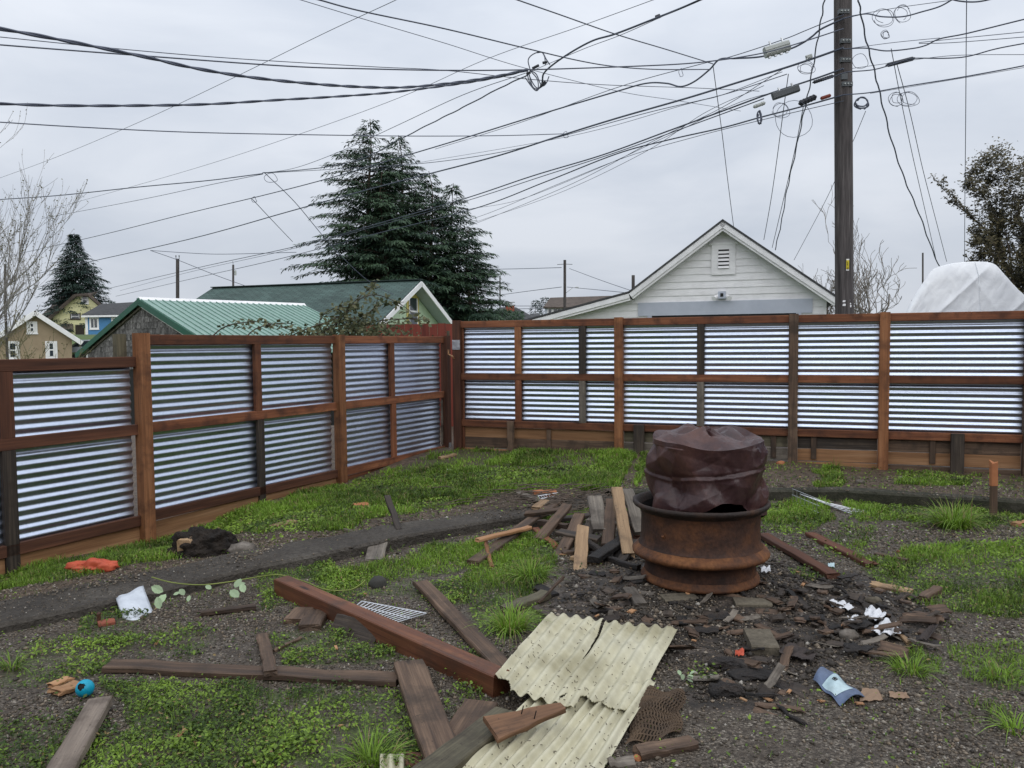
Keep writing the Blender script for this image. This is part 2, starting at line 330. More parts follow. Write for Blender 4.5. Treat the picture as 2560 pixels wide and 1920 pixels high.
# ------------------------------------------------------------------ ground sheets
def colattr(me, name, arr):
    a = me.color_attributes.new(name, 'FLOAT_COLOR', 'POINT'); a.data.foreach_set('color', np.asarray(arr, np.float32).ravel())
def ground_mat():
    m, nt, b = new_mat('yard_ground'); L = nt.links.new
    at = NN(nt, 'ShaderNodeAttribute', attribute_name='mask'); se = NN(nt, 'ShaderNodeSeparateColor'); L(at.outputs['Color'], se.inputs[0])
    tc = NN(nt, 'ShaderNodeTexCoord')
    vo = NN(nt, 'ShaderNodeTexVoronoi'); vo.inputs['Scale'].default_value = 120; vo.inputs['Randomness'].default_value = 1; L(tc.outputs['Object'], vo.inputs['Vector'])
    s2 = NN(nt, 'ShaderNodeSeparateColor'); L(vo.outputs['Color'], s2.inputs[0])
    peb = ramp(nt, [(0, (.024,.018,.012)), (.45, (.058,.046,.034)), (.75, (.105,.086,.066)), (.93, (.165,.14,.11)), (1, (.26,.23,.19))]); L(s2.outputs[0], peb.inputs[0])
    n1 = NN(nt, 'ShaderNodeTexNoise'); n1.inputs['Scale'].default_value = 3.5; n1.inputs['Detail'].default_value = 8; n1.inputs['Roughness'].default_value = .65; L(tc.outputs['Object'], n1.inputs['Vector'])
    n2 = NN(nt, 'ShaderNodeTexNoise'); n2.inputs['Scale'].default_value = 60; n2.inputs['Detail'].default_value = 6; L(tc.outputs['Object'], n2.inputs['Vector'])
    soil = ramp(nt, [(.3, (.024,.018,.013)), (.5, (.05,.038,.027)), (.72, (.095,.073,.054))]); L(n2.outputs[0], soil.inputs[0])
    f = ramp(nt, [(.40, (0,0,0)), (.56, (1,1,1))]); L(n1.outputs[0], f.inputs[0])
    def mix(fac, a, c):
        x = NN(nt, 'ShaderNodeMix', data_type='RGBA'); L(fac, x.inputs[0])
        for s, v in ((6, a), (7, c)):
            if isinstance(v, tuple): x.inputs[s].default_value = (*v, 1)
            else: L(v, x.inputs[s])
        return x.outputs[2]
    def mth(op, a, c):
        x = NN(nt, 'ShaderNodeMath', operation=op); x.use_clamp = True
        for s, v in ((0, a), (1, c)):
            if isinstance(v, float): x.inputs[s].default_value = v
            else: L(v, x.inputs[s])
        return x.outputs[0]
    col = mix(mth('ADD', f.outputs[0], .25), soil.outputs[0], peb.outputs[0])
    # brown bed soil (blue channel)
    n3 = NN(nt, 'ShaderNodeTexNoise'); n3.inputs['Scale'].default_value = 14; n3.inputs['Detail'].default_value = 7; L(tc.outputs['Object'], n3.inputs['Vector'])
    bed = ramp(nt, [(.3, (.035,.024,.016)), (.52, (.085,.058,.038)), (.75, (.16,.115,.08))]); L(n3.outputs[0], bed.inputs[0])
    col = mix(mth('MULTIPLY', se.outputs[2], .85), col, bed.outputs[0])
    # ash and charcoal (green channel)
    ashc = ramp(nt, [(.30, (.008,.007,.007)), (.46, (.024,.019,.015)), (.58, (.055,.042,.034)), (.74, (.12,.10,.085))]); L(n3.outputs[0], ashc.inputs[0])
    col = mix(mth('MULTIPLY', se.outputs[1], .88), col, ashc.outputs[0])
    # moss (red channel)
    moss = ramp(nt, [(.3, (.022,.028,.009)), (.55, (.055,.075,.017)), (.75, (.10,.13,.03))]); L(n2.outputs[0], moss.inputs[0])
    fm = mth('MULTIPLY', se.outputs[0], ramp_out(nt, n3.outputs[0], .38, .6))
    col = mix(mth('MULTIPLY', fm, .9), col, moss.outputs[0])
    L(col, b.inputs['Base Color']); b.inputs['Roughness'].default_value = .62; b.inputs['Specular IOR Level'].default_value = .35
    b1 = NN(nt, 'ShaderNodeBump'); b1.inputs['Strength'].default_value = .8; b1.inputs['Distance'].default_value = .006; b1.invert = True; L(vo.outputs['Distance'], b1.inputs['Height'])
    b2 = NN(nt, 'ShaderNodeBump'); b2.inputs['Strength'].default_value = .8; b2.inputs['Distance'].default_value = .025; L(n3.outputs[0], b2.inputs['Height']); L(b1.outputs[0], b2.inputs['Normal'])
    L(b2.outputs[0], b.inputs['Normal'])
    return m
def ramp_out(nt, s, a, c):
    r = ramp(nt, [(a, (0,0,0)), (c, (1,1,1))]); nt.links.new(s, r.inputs[0]); return r.outputs[0]
def grid_mesh(name, xs, ys, zf):
    X, Y = np.meshgrid(xs, ys); Z = zf(X, Y); nx, ny = len(xs), len(ys)
    V = np.stack([X.ravel(), Y.ravel(), Z.ravel()], 1)
    i = np.arange(nx*ny).reshape(ny, nx)
    F = np.stack([i[:-1,:-1].ravel(), i[:-1,1:].ravel(), i[1:,1:].ravel(), i[1:,:-1].ravel()], 1)
    return mesh_np(name, V, F), X.ravel(), Y.ravel(), Z.ravel()
xs = np.concatenate([np.linspace(-10, -4.2, 24), np.linspace(-4.1, 5.6, 270), np.linspace(5.8, 11, 22)])
ys = np.concatenate([np.linspace(-7, 1.9, 30), np.linspace(2.0, 5.4, 140), np.linspace(5.43, 11.4, 130), np.linspace(11.6, 14, 8)])
def zyard(X, Y): return zg(X, Y)+.006*fbm(X, Y, 6, 41, 3)
me, gx, gy, gz = grid_mesh('yard_ground', xs, ys, zyard)
g, w, a = masks(gx, gy, gz); bed = np.clip((gy-kf(gx)-.1)/.2, 0, 1)
colattr(me, 'mask', np.stack([np.maximum(g, w), a, bed, np.ones_like(g)], 1))
yard = put('yard_ground', me, ground_mat(), smooth=True); tag(yard, kind='structure')
# far ground: one sheet to the horizon, hill rising to the left behind the houses
def hill(X, Y):
    d = np.hypot(X, Y)
    h = -.45-.5*np.clip((Y-12)/10, 0, 1) + 0*d
    u_ = np.clip((Y-37)/24, 0, 1); u_ = u_*u_*(3-2*u_)
    return h + 3.4*u_*np.clip((-X/np.maximum(Y, 1)-.2)/.2, 0, 1)
gr = np.concatenate([-np.geomspace(2500, 100, 16), np.linspace(-94, 94, 63), np.geomspace(100, 2500, 16)])
me, *_ = grid_mesh('ground', gr, gr, hill)
MT['far_grass'] = noisemat('far_grass', (.035,.055,.015), (.07,.11,.025), (.10,.13,.045), scale=.35, bump=0, var=0, detail=8)
tag(put('ground', me, MT['far_grass'], smooth=True), kind='structure')
me = bpy.data.meshes.new('hills'); mb = MB()
for (x0, x1, Y, hz, sd) in ((-420, -40, 420, 13, 1), (-520, 520, 700, 12, 5), (40, 520, 560, 8, 9)):
    n = 60; xx = np.linspace(x0, x1, n); hh = hz*(.75+.25*fbm(xx, xx*0+sd, .012, sd, 4))*np.minimum(1, np.minimum(np.arange(n), np.arange(n)[::-1])/8+.1)
    v = [(x, Y, -3) for x in xx]+[(x, Y+25, h) for x, h in zip(xx, hh)]+[(x, Y+70, -3) for x in xx]
    mb.add(v, [(i, i+1, n+i+1, n+i) for i in range(n-1)]+[(n+i, n+i+1, 2*n+i+1, 2*n+i) for i in range(n-1)])
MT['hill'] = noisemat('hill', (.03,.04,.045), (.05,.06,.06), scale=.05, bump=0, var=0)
tag(mb.put('hills', MT['hill']), kind='structure')

# ------------------------------------------------------------------ concrete strip and kerb
MT['concrete'] = noisemat('concrete', (.034,.028,.022), (.076,.065,.053), (.14,.126,.108), dirt=(.032,.025,.018), scale=3, rough=.8, bump=.9, bdist=.03, fine=45, famt=.55, var=0, detail=9, pos=(.3,.5,.72))
MT['concrete_moss'] = noisemat('concrete_moss', (.015,.017,.007), (.035,.034,.02), (.09,.08,.065), scale=7, rough=.85, bump=.6, bdist=.012, fine=60, famt=.5, var=0)
def strip(name, xs, wfun, top, mat, seed):
    n = len(xs); V = []; F = []; m = 9
    for i, x in enumerate(xs):
        y = float(kf(x)); dx = .05; t = Vector((2*dx, float(kf(x+dx)-kf(x-dx)), 0)).normalized(); nb = Vector((-t.y, t.x, 0))
        wd = wfun(x); zt = top(x); j = .025*float(fbm(x, 1, 3, seed, 4)); 
        zl = float(zg(x, y-.08))-.06; p = Vector((x, y, 0))+nb*j
        for k in range(m):
            if k == 0: q = p+nb*-.012; z = zl
            elif k == 1: q = p+nb*-.008; z = zt-.018
            elif k == 2: q = p+nb*.012; z = zt
            elif k < m-1: q = p+nb*(wd*(k-2)/(m-4)); z = zt+.012*float(fbm(q.x, q.y, 3, seed, 3))
            else: q = p+nb*(wd+.02); z = zt-.2
            V.append((q.x, q.y, z))
    for i in range(n-1):
        for k in range(m-1): F.append((i*m+k, (i+1)*m+k, (i+1)*m+k+1, i*m+k+1))
    return put(name, mesh_np(name, V, F), mat)
tag(strip('concrete_strip', np.linspace(-5.2, .95, 90), lambda x: float(np.interp(x, [-4,-2.6,-1.7,0,1],[.43,.43,.42,.34,.26])), lambda x: .065+.02*float(vnoise(x, 0, .8, 2)), MT['concrete'], 3), kind='structure')
tag(strip('mossy_kerb', np.linspace(.97, 8.6, 90), lambda x: .16, lambda x: .105, MT['concrete_moss'], 6), kind='structure')

# ------------------------------------------------------------------ corrugated fences
def galv():
    m, nt, b = new_mat('galvanised_steel'); L = nt.links.new
    tc = NN(nt, 'ShaderNodeTexCoord'); oi = NN(nt, 'ShaderNodeObjectInfo')
    vo = NN(nt, 'ShaderNodeTexVoronoi'); vo.inputs['Scale'].default_value = 55; L(tc.outputs['Object'], vo.inputs['Vector'])
    r = ramp(nt, [(0, (.50,.555,.67)), (1, (.575,.635,.75))]); L(vo.outputs['Color'], r.inputs[0]); L(r.outputs[0], b.inputs['Base Color'])
    n = NN(nt, 'ShaderNodeTexNoise'); n.inputs['Scale'].default_value = 3; n.inputs['Detail'].default_value = 5; L(tc.outputs['Object'], n.inputs['Vector'])
    mr = NN(nt, 'ShaderNodeMapRange'); mr.inputs[1].default_value = .3; mr.inputs[2].default_value = .7; mr.inputs[3].default_value = .28; mr.inputs[4].default_value = .40
    L(n.outputs[0], mr.inputs[0]); L(mr.outputs[0], b.inputs['Roughness']); b.inputs['Metallic'].default_value = 1
    bp = NN(nt, 'ShaderNodeBump'); bp.inputs['Strength'].default_value = .015; bp.inputs['Distance'].default_value = .01; L(n.outputs[0], bp.inputs['Height']); L(bp.outputs[0], b.inputs['Normal'])
    return m
MT['galv'] = galv()
MT['steel'] = noisemat('steel', (.42,.43,.45), (.6,.61,.63), scale=20, rough=.4, metal=1, bump=.1)
class Plane:
    def __init__(s, A, B):
        s.A = Vector((A.x, A.y, 0)); d = Vector((B.x-A.x, B.y-A.y, 0)); s.u = d.normalized(); s.n = Vector((s.u.y, -s.u.x, 0))
        if s.n.dot(s.A) > 0: s.n = -s.n
    def sz(s, x, y):
        d = ray(x, y); t = (s.A-EYE).dot(s.n)/d.dot(s.n); p = EYE+d*t; return (p-s.A).dot(s.u), p.z
    def pt(s, a, z, off=0.0): return Vector((s.A.x, s.A.y, 0))+s.u*a+s.n*off+Vector((0, 0, z))
PITCHW = .0677
def sheet(parent, P, s0, s1, z0, z1, off=-.012, bend=.0, seed=0, name='corrugated_sheet'):
    nz = int((z1-z0)/PITCHW*12); ns = max(4, int((s1-s0)/.06))
    S = np.linspace(s0, s1, ns+1); Z = np.linspace(z0, z1, nz+1); SS, ZZ = np.meshgrid(S, Z)
    dep = .0072*np.sin(2*np.pi*ZZ/PITCHW) + .004*fbm(SS, ZZ, 1.1, seed, 2)+bend*fbm(SS, ZZ*1.5, 5, seed+3, 3)
    x = P.A.x+P.u.x*SS+P.n.x*(off+dep); y = P.A.y+P.u.y*SS+P.n.y*(off+dep)
    V = np.stack([x.ravel(), y.ravel(), ZZ.ravel()], 1); i = np.arange((ns+1)*(nz+1)).reshape(nz+1, ns+1)
    F = np.stack([i[:-1,:-1].ravel(), i[:-1,1:].ravel(), i[1:,1:].ravel(), i[1:,:-1].ravel()], 1)
    me = mesh_np(name, V, F)
    c = P.pt(s0, z0); return put(name, me, MT['galv'], parent, None, c, True)
def vert(parent, P, px, py, w, z0, z1, mat, name='stud', off=.02, dep=.04, s=None, **k):
    if s is None: s = P.sz(px, py)[0]
    return beam(name, P.pt(s, z0, off), P.pt(s, z1, off), w, dep, mat, parent, upv=P.n, **k)
def horiz(parent, P, s0, s1, zc0, zc1, h, mat, name='rail', off=.02, dep=.04, **k):
    return beam(name, P.pt(s0, zc0, off), P.pt(s1, zc1, off), h, dep, mat, parent, upv=P.n, **k)
LP = Plane(at_depth(345, 1000, 6.62), at_depth(1111, 1000, 10.85))
RP = Plane(at_depth(1146, 950, 10.65), at_depth(2385, 950, 8.62))
# ---- left fence
zb = -.35
fl = thing('corrugated_fence', LP.pt(0, -.1), 'fence on the left of cedar posts and shiny corrugated metal sheets, one bay lower', 'fence')
sA = LP.sz(349, 1000)[0]; sB = LP.sz(842, 1000)[0]; sC = LP.sz(1111, 1000)[0]; sS1 = LP.sz(14, 1100)[0]; s00 = sS1-1.2
TOP, MID, BOT = 1.60, .85, .09; RH = .089
# bay 1 (lower)
t1 = 1.415
for zt, m in ((t1, 'cedar_dark'), (.845, 'cedar_dark'), (.07, 'cedar_dark')):
    horiz(fl, LP, s00, sA-.05, zt-RH/2, zt-RH/2, RH, MT[m])
vert(fl, LP, 0, 0, .1, .845, t1-RH, MT['cedar_dark'], s=sS1); vert(fl, LP, 0, 0, .1, zb, .845-RH, MT['old_dark'], s=sS1)
vert(fl, LP, 0, 0, .09, zb, t1-RH, MT['old_dark'], s=sA-.13, off=-.06, dep=.05, name='post')
sheet(fl, LP, s00, sA-.075, .78, t1-.03, seed=1); sheet(fl, LP, s00, sA-.075, .03, .80, off=-.02, seed=2)
horiz(fl, LP, s00, sA-.05, -.13, -.13, .24, MT['bottom_board'], name='bottom_board', off=.0, dep=.03)
# posts
vert(fl, LP, 0, 0, .105, zb, TOP+.012, MT['cedar_post'], s=sA, off=.045, dep=.105, name='post', ch=.008)
vert(fl, LP, 0, 0, .09, zb, TOP+.005, MT['green_wood'], s=sA-.115, off=-.075, dep=.06, name='post')
vert(fl, LP, 0, 0, .105, zb, TOP+.012, MT['cedar_post'], s=sB, off=.045, dep=.105, name='post', ch=.008)
vert(fl, LP, 0, 0, .11, zb, TOP+.01, MT['cedar_dark'], s=sC, off=.03, dep=.1, name='post', ch=.008)
for k, (a, b) in enumerate(((sA+.053, sB-.053), (sB+.053, sC-.056))):
    for zt, m in ((TOP, 'cedar'), (MID, 'cedar'), (BOT, 'cedar_dark' if k == 0 else 'cedar')):
        horiz(fl, LP, a, b, zt-RH/2, zt-RH/2, RH, MT[m])
    sheet(fl, LP, a-.03, b+.01-(.05 if k else .02), MID-.06, TOP-.045, seed=5+k, bend=.004*k); sheet(fl, LP, a-.03, b-.03, BOT-.04, MID-.05, off=-.02, seed=9+k, bend=.0035*k)
    horiz(fl, LP, a, b, -.15, -.12, .27, MT['bottom_board' if k == 0 else 'cedar'], name='bottom_board', off=.0, dep=.03)
sS2 = LP.sz(641, 1000)[0]; sS3 = LP.sz(977, 1000)[0]
vert(fl, LP, 0, 0, .085, MID, TOP-RH, MT['cedar'], s=sS2); vert(fl, LP, 0, 0, .085, zb, MID-RH, MT['old_dark'], s=sS2+.02)
vert(fl, LP, 0, 0, .085, MID, TOP-RH, MT['cedar'], s=sS3); vert(fl, LP, 0, 0, .085, BOT, MID-RH, MT['cedar'], s=sS3+.02)
vert(fl, LP, 0, 0, .085, zb, BOT-RH, MT['old_dark'], s=sS3+.02)
vert(fl, LP, 0, 0, .035, BOT+.02, MID-.12, MT['old_grey'], s=sC-.075, off=.005, dep=.02, name='batten')
mb = MB(); c = LP.pt(sC, .0, .083)
mb.prism([LP.pt(sC-.03, .0, .081), LP.pt(sC+.03, .0, .081), LP.pt(sC+.03, .13, .081), LP.pt(sC-.03, .13, .081)], LP.n*.004)
mb.put('post_bracket', MT['steel'], fl)
# gate-side jamb pieces between the two fences
vert(fl, LP, 0, 0, .05, zb, 1.30, MT['old_brown'], s=sC+.10, off=.0, dep=.05, name='jamb'); vert(fl, LP, 0, 0, .04, 1.0, 1.68, MT['green_wood'], s=sC+.165, off=-.03, dep=.03, name='jamb')
# ---- right fence
fr = thing('corrugated_fence', RP.pt(0, .08), 'taller fence of cedar and corrugated metal standing before the white garage', 'fence')
RT, RM, RB = 1.80, 1.10, .47
rs = lambda x: RP.sz(x, 950)[0]
rP = [rs(1147), rs(1549), rs(1983), rs(2209), rs(2572), rs(2572)+1.7]
rm = ['cedar_dark', 'cedar_post', 'old_brown', 'cedar_post', 'old_brown', 'cedar_post']
for s, m in zip(rP, rm): vert(fr, RP, 0, 0, .105, -.3, RT+.012, MT[m], s=s, off=.04, dep=.1, name='post', ch=.008)
vert(fr, RP, 0, 0, .03, -.2, RT-.01, MT['cedar'], s=rP[0]+.07, off=.01, dep=.03, name='batten')
for a, b in zip(rP[:-1], rP[1:]):
    for k, zt in enumerate((RT, RM, RB)): horiz(fr, RP, a+.053, b-.053, zt-RH/2, zt-RH/2, RH, MT['cedar'])
    sheet(fr, RP, a+.03, b-.0, RM-.06, RT-.04, seed=int(a*10)+20, bend=.002 if a == rP[0] else .0005); sheet(fr, RP, a+.03, b-.0, RB-.05, RM-.05, off=-.02, seed=int(a*10)+30, bend=.002 if a == rP[0] else .0005)
for x, m1, m2 in ((1297, 'cedar_post', 'cedar'), (1457, 'old_dark', 'old_grey'), (1752, 'old_dark', 'old_grey')):
    s = rs(x); vert(fr, RP, 0, 0, .088, RM, RT-RH, MT[m1], s=s); vert(fr, RP, 0, 0, .088, RB, RM-RH, MT[m2], s=s)
for x, m in ((1280, 'old_brown'), (1600, 'old_dark'), (2394, 'old_dark')):
    vert(fr, RP, 0, 0, .13 if m == 'old_dark' else .09, -.3, RB-.0, MT[m], s=rs(x), off=.07, dep=.05, name='short_post')
for x in (1372, 1935, 2036, 2334): vert(fr, RP, 0, 0, .06, .12, RB-RH, MT['old_brown'], s=rs(x), off=.012, dep=.02, name='short_stud')
rr = random.Random(3)
for a, b in zip(rP[:-1], rP[1:]):
    for k, z in enumerate((.31, .165, .015, -.12)):
        horiz(fr, RP, a+.055, b-.055, z, z+rr.uniform(-.012, .012), .14, MT[['old_dark','old_brown','old_brown','green_wood','bottom_board','old_grey'][rr.randrange(6)]], name='bottom_board', off=-.02+.004*k, dep=.03, seg=4, warp=.004, rnd=rr)
mb = MB(); s = rP[0]
mb.prism([RP.pt(s-.05, 1.42, .092), RP.pt(s+.062, 1.42, .092), RP.pt(s+.062, 1.55, .092), RP.pt(s-.05, 1.55, .092)], RP.n*.004)
for z in (1.45, 1.52):
    for q in (-.02, .03): mb.tube([RP.pt(s+q, z, .095), RP.pt(s+q, z, .102)], .006, 6)
mb.put('latch_plate', MT['steel'], fr)
mb = MB(); mb.tube([RP.pt(s-.03, 1.3, .095), RP.pt(s-.03, 1.33, .13), RP.pt(s-.09, 1.36, .13), RP.pt(s-.09, 1.42, .13)], .012, 6); mb.put('latch_bolt', MT['fresh_wood'], fr)
# ------------------------------------------------------------------ buildings behind the fences
MT['white_paint'] = noisemat('white_paint', (.70,.695,.70), (.79,.785,.79), (.84,.835,.84), scale=2.5, rough=.6, bump=.12, fine=14, fst=(.4,.4,3), famt=.10, var=.03)
MT['trim_grey'] = noisemat('trim_grey', (.40,.43,.50), (.47,.50,.57), scale=3, rough=.6, bump=.1, var=0)
MT['dark_void'] = noisemat('dark_void', (.012,.012,.013), (.02,.02,.02), scale=5, bump=0, rough=.8, var=0)
MT['asphalt_roof'] = noisemat('asphalt_roof', (.035,.037,.04), (.065,.067,.07), (.10,.10,.10), scale=4, rough=.9, bump=.3, fine=60, famt=.4, var=.1)
MT['brown_roof'] = noisemat('brown_roof', (.055,.043,.036), (.095,.075,.062), (.13,.105,.09), scale=2, rough=.9, bump=.2, fine=25, famt=.35, var=.1)
MT['blue_paint'] = noisemat('blue_paint', (.055,.185,.38), (.075,.225,.43), scale=1.5, st=(1,1,18), rough=.6, bump=.5, bdist=.02, var=.02)
MT['yellow_paint'] = noisemat('yellow_paint', (.66,.63,.35), (.73,.70,.42), scale=1.5, st=(1,1,18), rough=.6, bump=.5, bdist=.02, var=.02)
MT['beige_stucco'] = noisemat('beige_stucco', (.28,.215,.145), (.36,.285,.195), scale=2, rough=.9, bump=.2, var=.02)
MT['mint_paint'] = noisemat('mint_paint', (.46,.60,.42), (.56,.68,.50), scale=2, rough=.6, bump=.1, var=.02)
MT['yellow_trim'] = noisemat('yellow_trim', (.58,.47,.13), (.66,.56,.2), scale=4, rough=.6, bump=.1, var=.02)
MT['green_metal'] = noisemat('green_metal', (.145,.265,.215), (.195,.325,.27), scale=2.5, rough=.32, bump=.05, var=.02, spec=.6, fine=5, fst=(1,1,1), famt=.15)
MT['green_trim'] = noisemat('green_trim', (.008,.075,.045), (.014,.10,.06), scale=3, rough=.45, bump=.05, var=.02)
MT['shake'] = noisemat('shake', (.06,.055,.052), (.16,.15,.145), (.34,.33,.32), scale=3, st=(3,3,.9), fine=8, fst=(8,8,.7), famt=.5, rough=.9, bump=.5, var=.5)
MT['brick'] = noisemat('brick', (.20,.06,.04), (.31,.10,.06), scale=6, rough=.9, bump=.4)
def glass():
    m, nt, b = new_mat('window_glass'); b.inputs['Base Color'].default_value = (.025,.035,.045,1); b.inputs['Roughness'].default_value = .06; b.inputs['Specular IOR Level'].default_value = .7
    return m
MT['glass'] = glass()
def shingle_roof():
    m, nt, b = new_mat('green_shingles'); L = nt.links.new
    tc = NN(nt, 'ShaderNodeTexCoord'); br = NN(nt, 'ShaderNodeTexBrick'); br.inputs['Scale'].default_value = 1.0
    br.inputs['Color1'].default_value = (.040,.075,.066,1); br.inputs['Color2'].default_value = (.065,.11,.097,1); br.inputs['Mortar'].default_value = (.018,.032,.030,1)
    br.inputs['Brick Width'].default_value = .33; br.inputs['Row Height'].default_value = .14; br.inputs['Mortar Size'].default_value = .016; br.inputs['Mortar Smooth'].default_value = .3
    n = NN(nt, 'ShaderNodeTexNoise'); n.inputs['Scale'].default_value = 1.3; n.inputs['Detail'].default_value = 6; r = ramp(nt, [(.3,(.75,.75,.75)),(.7,(1.2,1.2,1.2))])
    mx = NN(nt, 'ShaderNodeMix', data_type='RGBA', blend_type='MULTIPLY'); mx.inputs[0].default_value = 1
    L(tc.outputs['UV'], br.inputs['Vector']); L(tc.outputs['Object'], n.inputs['Vector']); L(n.outputs[0], r.inputs[0]); L(br.outputs[0], mx.inputs[6]); L(r.outputs[0], mx.inputs[7]); L(mx.outputs[2], b.inputs['Base Color'])
    b.inputs['Roughness'].default_value = .85
    bp = NN(nt, 'ShaderNodeBump'); bp.inputs['Strength'].default_value = .5; bp.inputs['Distance'].default_value = .02; L(br.outputs['Fac'], bp.inputs['Height']); bp.invert = True; L(bp.outputs[0], b.inputs['Normal'])
    return m
MT['green_shingles'] = shingle_roof()
def pln(p, ang):
    """vertical plane through p whose direction is turned ang degrees (19 = parallel to the right fence)"""
    a = R(ang); return Plane(Vector(p), Vector(p)+Vector((math.cos(a), -math.sin(a), 0)))
def slab(name, poly, th, mat, parent, uv=False):
    """roof slab: planar polygon thickened downwards along its normal"""
    a = [Vector(q) for q in poly]; n = (a[1]-a[0]).cross(a[2]-a[0]).normalized()
    if n.z < 0: n = -n
    mb = MB(); mb.prism(a, -n*th); o = mb.put(name, mat, parent)
    if uv:
        me = o.data; ul = me.uv_layers.new(); ex = (a[1]-a[0]).normalized(); ey = n.cross(ex); org = wloc(parent)
        for p in me.polygons:
            for li in p.loop_indices:
                v = me.vertices[me.loops[li].vertex_index].co+org-a[0]; ul.data[li].uv = (v.dot(ex), v.dot(ey))
    return o
def pbox(name, P, s0, s1, z0, z1, o0, o1, mat, parent):
    mb = MB(); mb.prism([P.pt(s0, z0, o0), P.pt(s1, z0, o0), P.pt(s1, z1, o0), P.pt(s0, z1, o0)], P.n*(o1-o0)); return mb.put(name, mat, parent)
def window(P, s0, s1, z0, z1, parent, trim, tw=.1, mat_trim=None, mullion=False, sash=True, fr=.04):
    """window > frame, pane, sill"""
    wn = pbox('window', P, s0-tw, s1+tw, z0-tw, z1+tw, .0, .03, trim, parent)
    pbox('pane', P, s0, s1, z0, z1, .032, .037, MT['glass'], wn)
    f = MT['white_paint']
    if sash:
        pbox('sash_bar', P, s0, s1, (z0+z1)/2-fr/2, (z0+z1)/2+fr/2, .039, .055, f, wn)
        pbox('frame', P, s0, s0+fr, z0, z1, .039, .057, f, wn); pbox('frame', P, s1-fr, s1, z0, z1, .039, .057, f, wn)
    if mullion: pbox('mullion', P, (s0+s1)/2-fr/2, (s0+s1)/2+fr/2, z0, z1, .039, .053, f, wn)
    pbox('sill', P, s0-tw-.03, s1+tw+.03, z0-tw-.05, z0-tw, .0, .08, trim, wn)
    return wn
def pxr(P, x0, y0, x1, y1):
    """pixel rectangle -> s0, s1, z0, z1 on the plane"""
    a = P.sz(x0, (y0+y1)/2)[0]; b = P.sz(x1, (y0+y1)/2)[0]; t = P.sz((x0+x1)/2, y0)[1]; u = P.sz((x0+x1)/2, y1)[1]
    return min(a, b), max(a, b), u, t

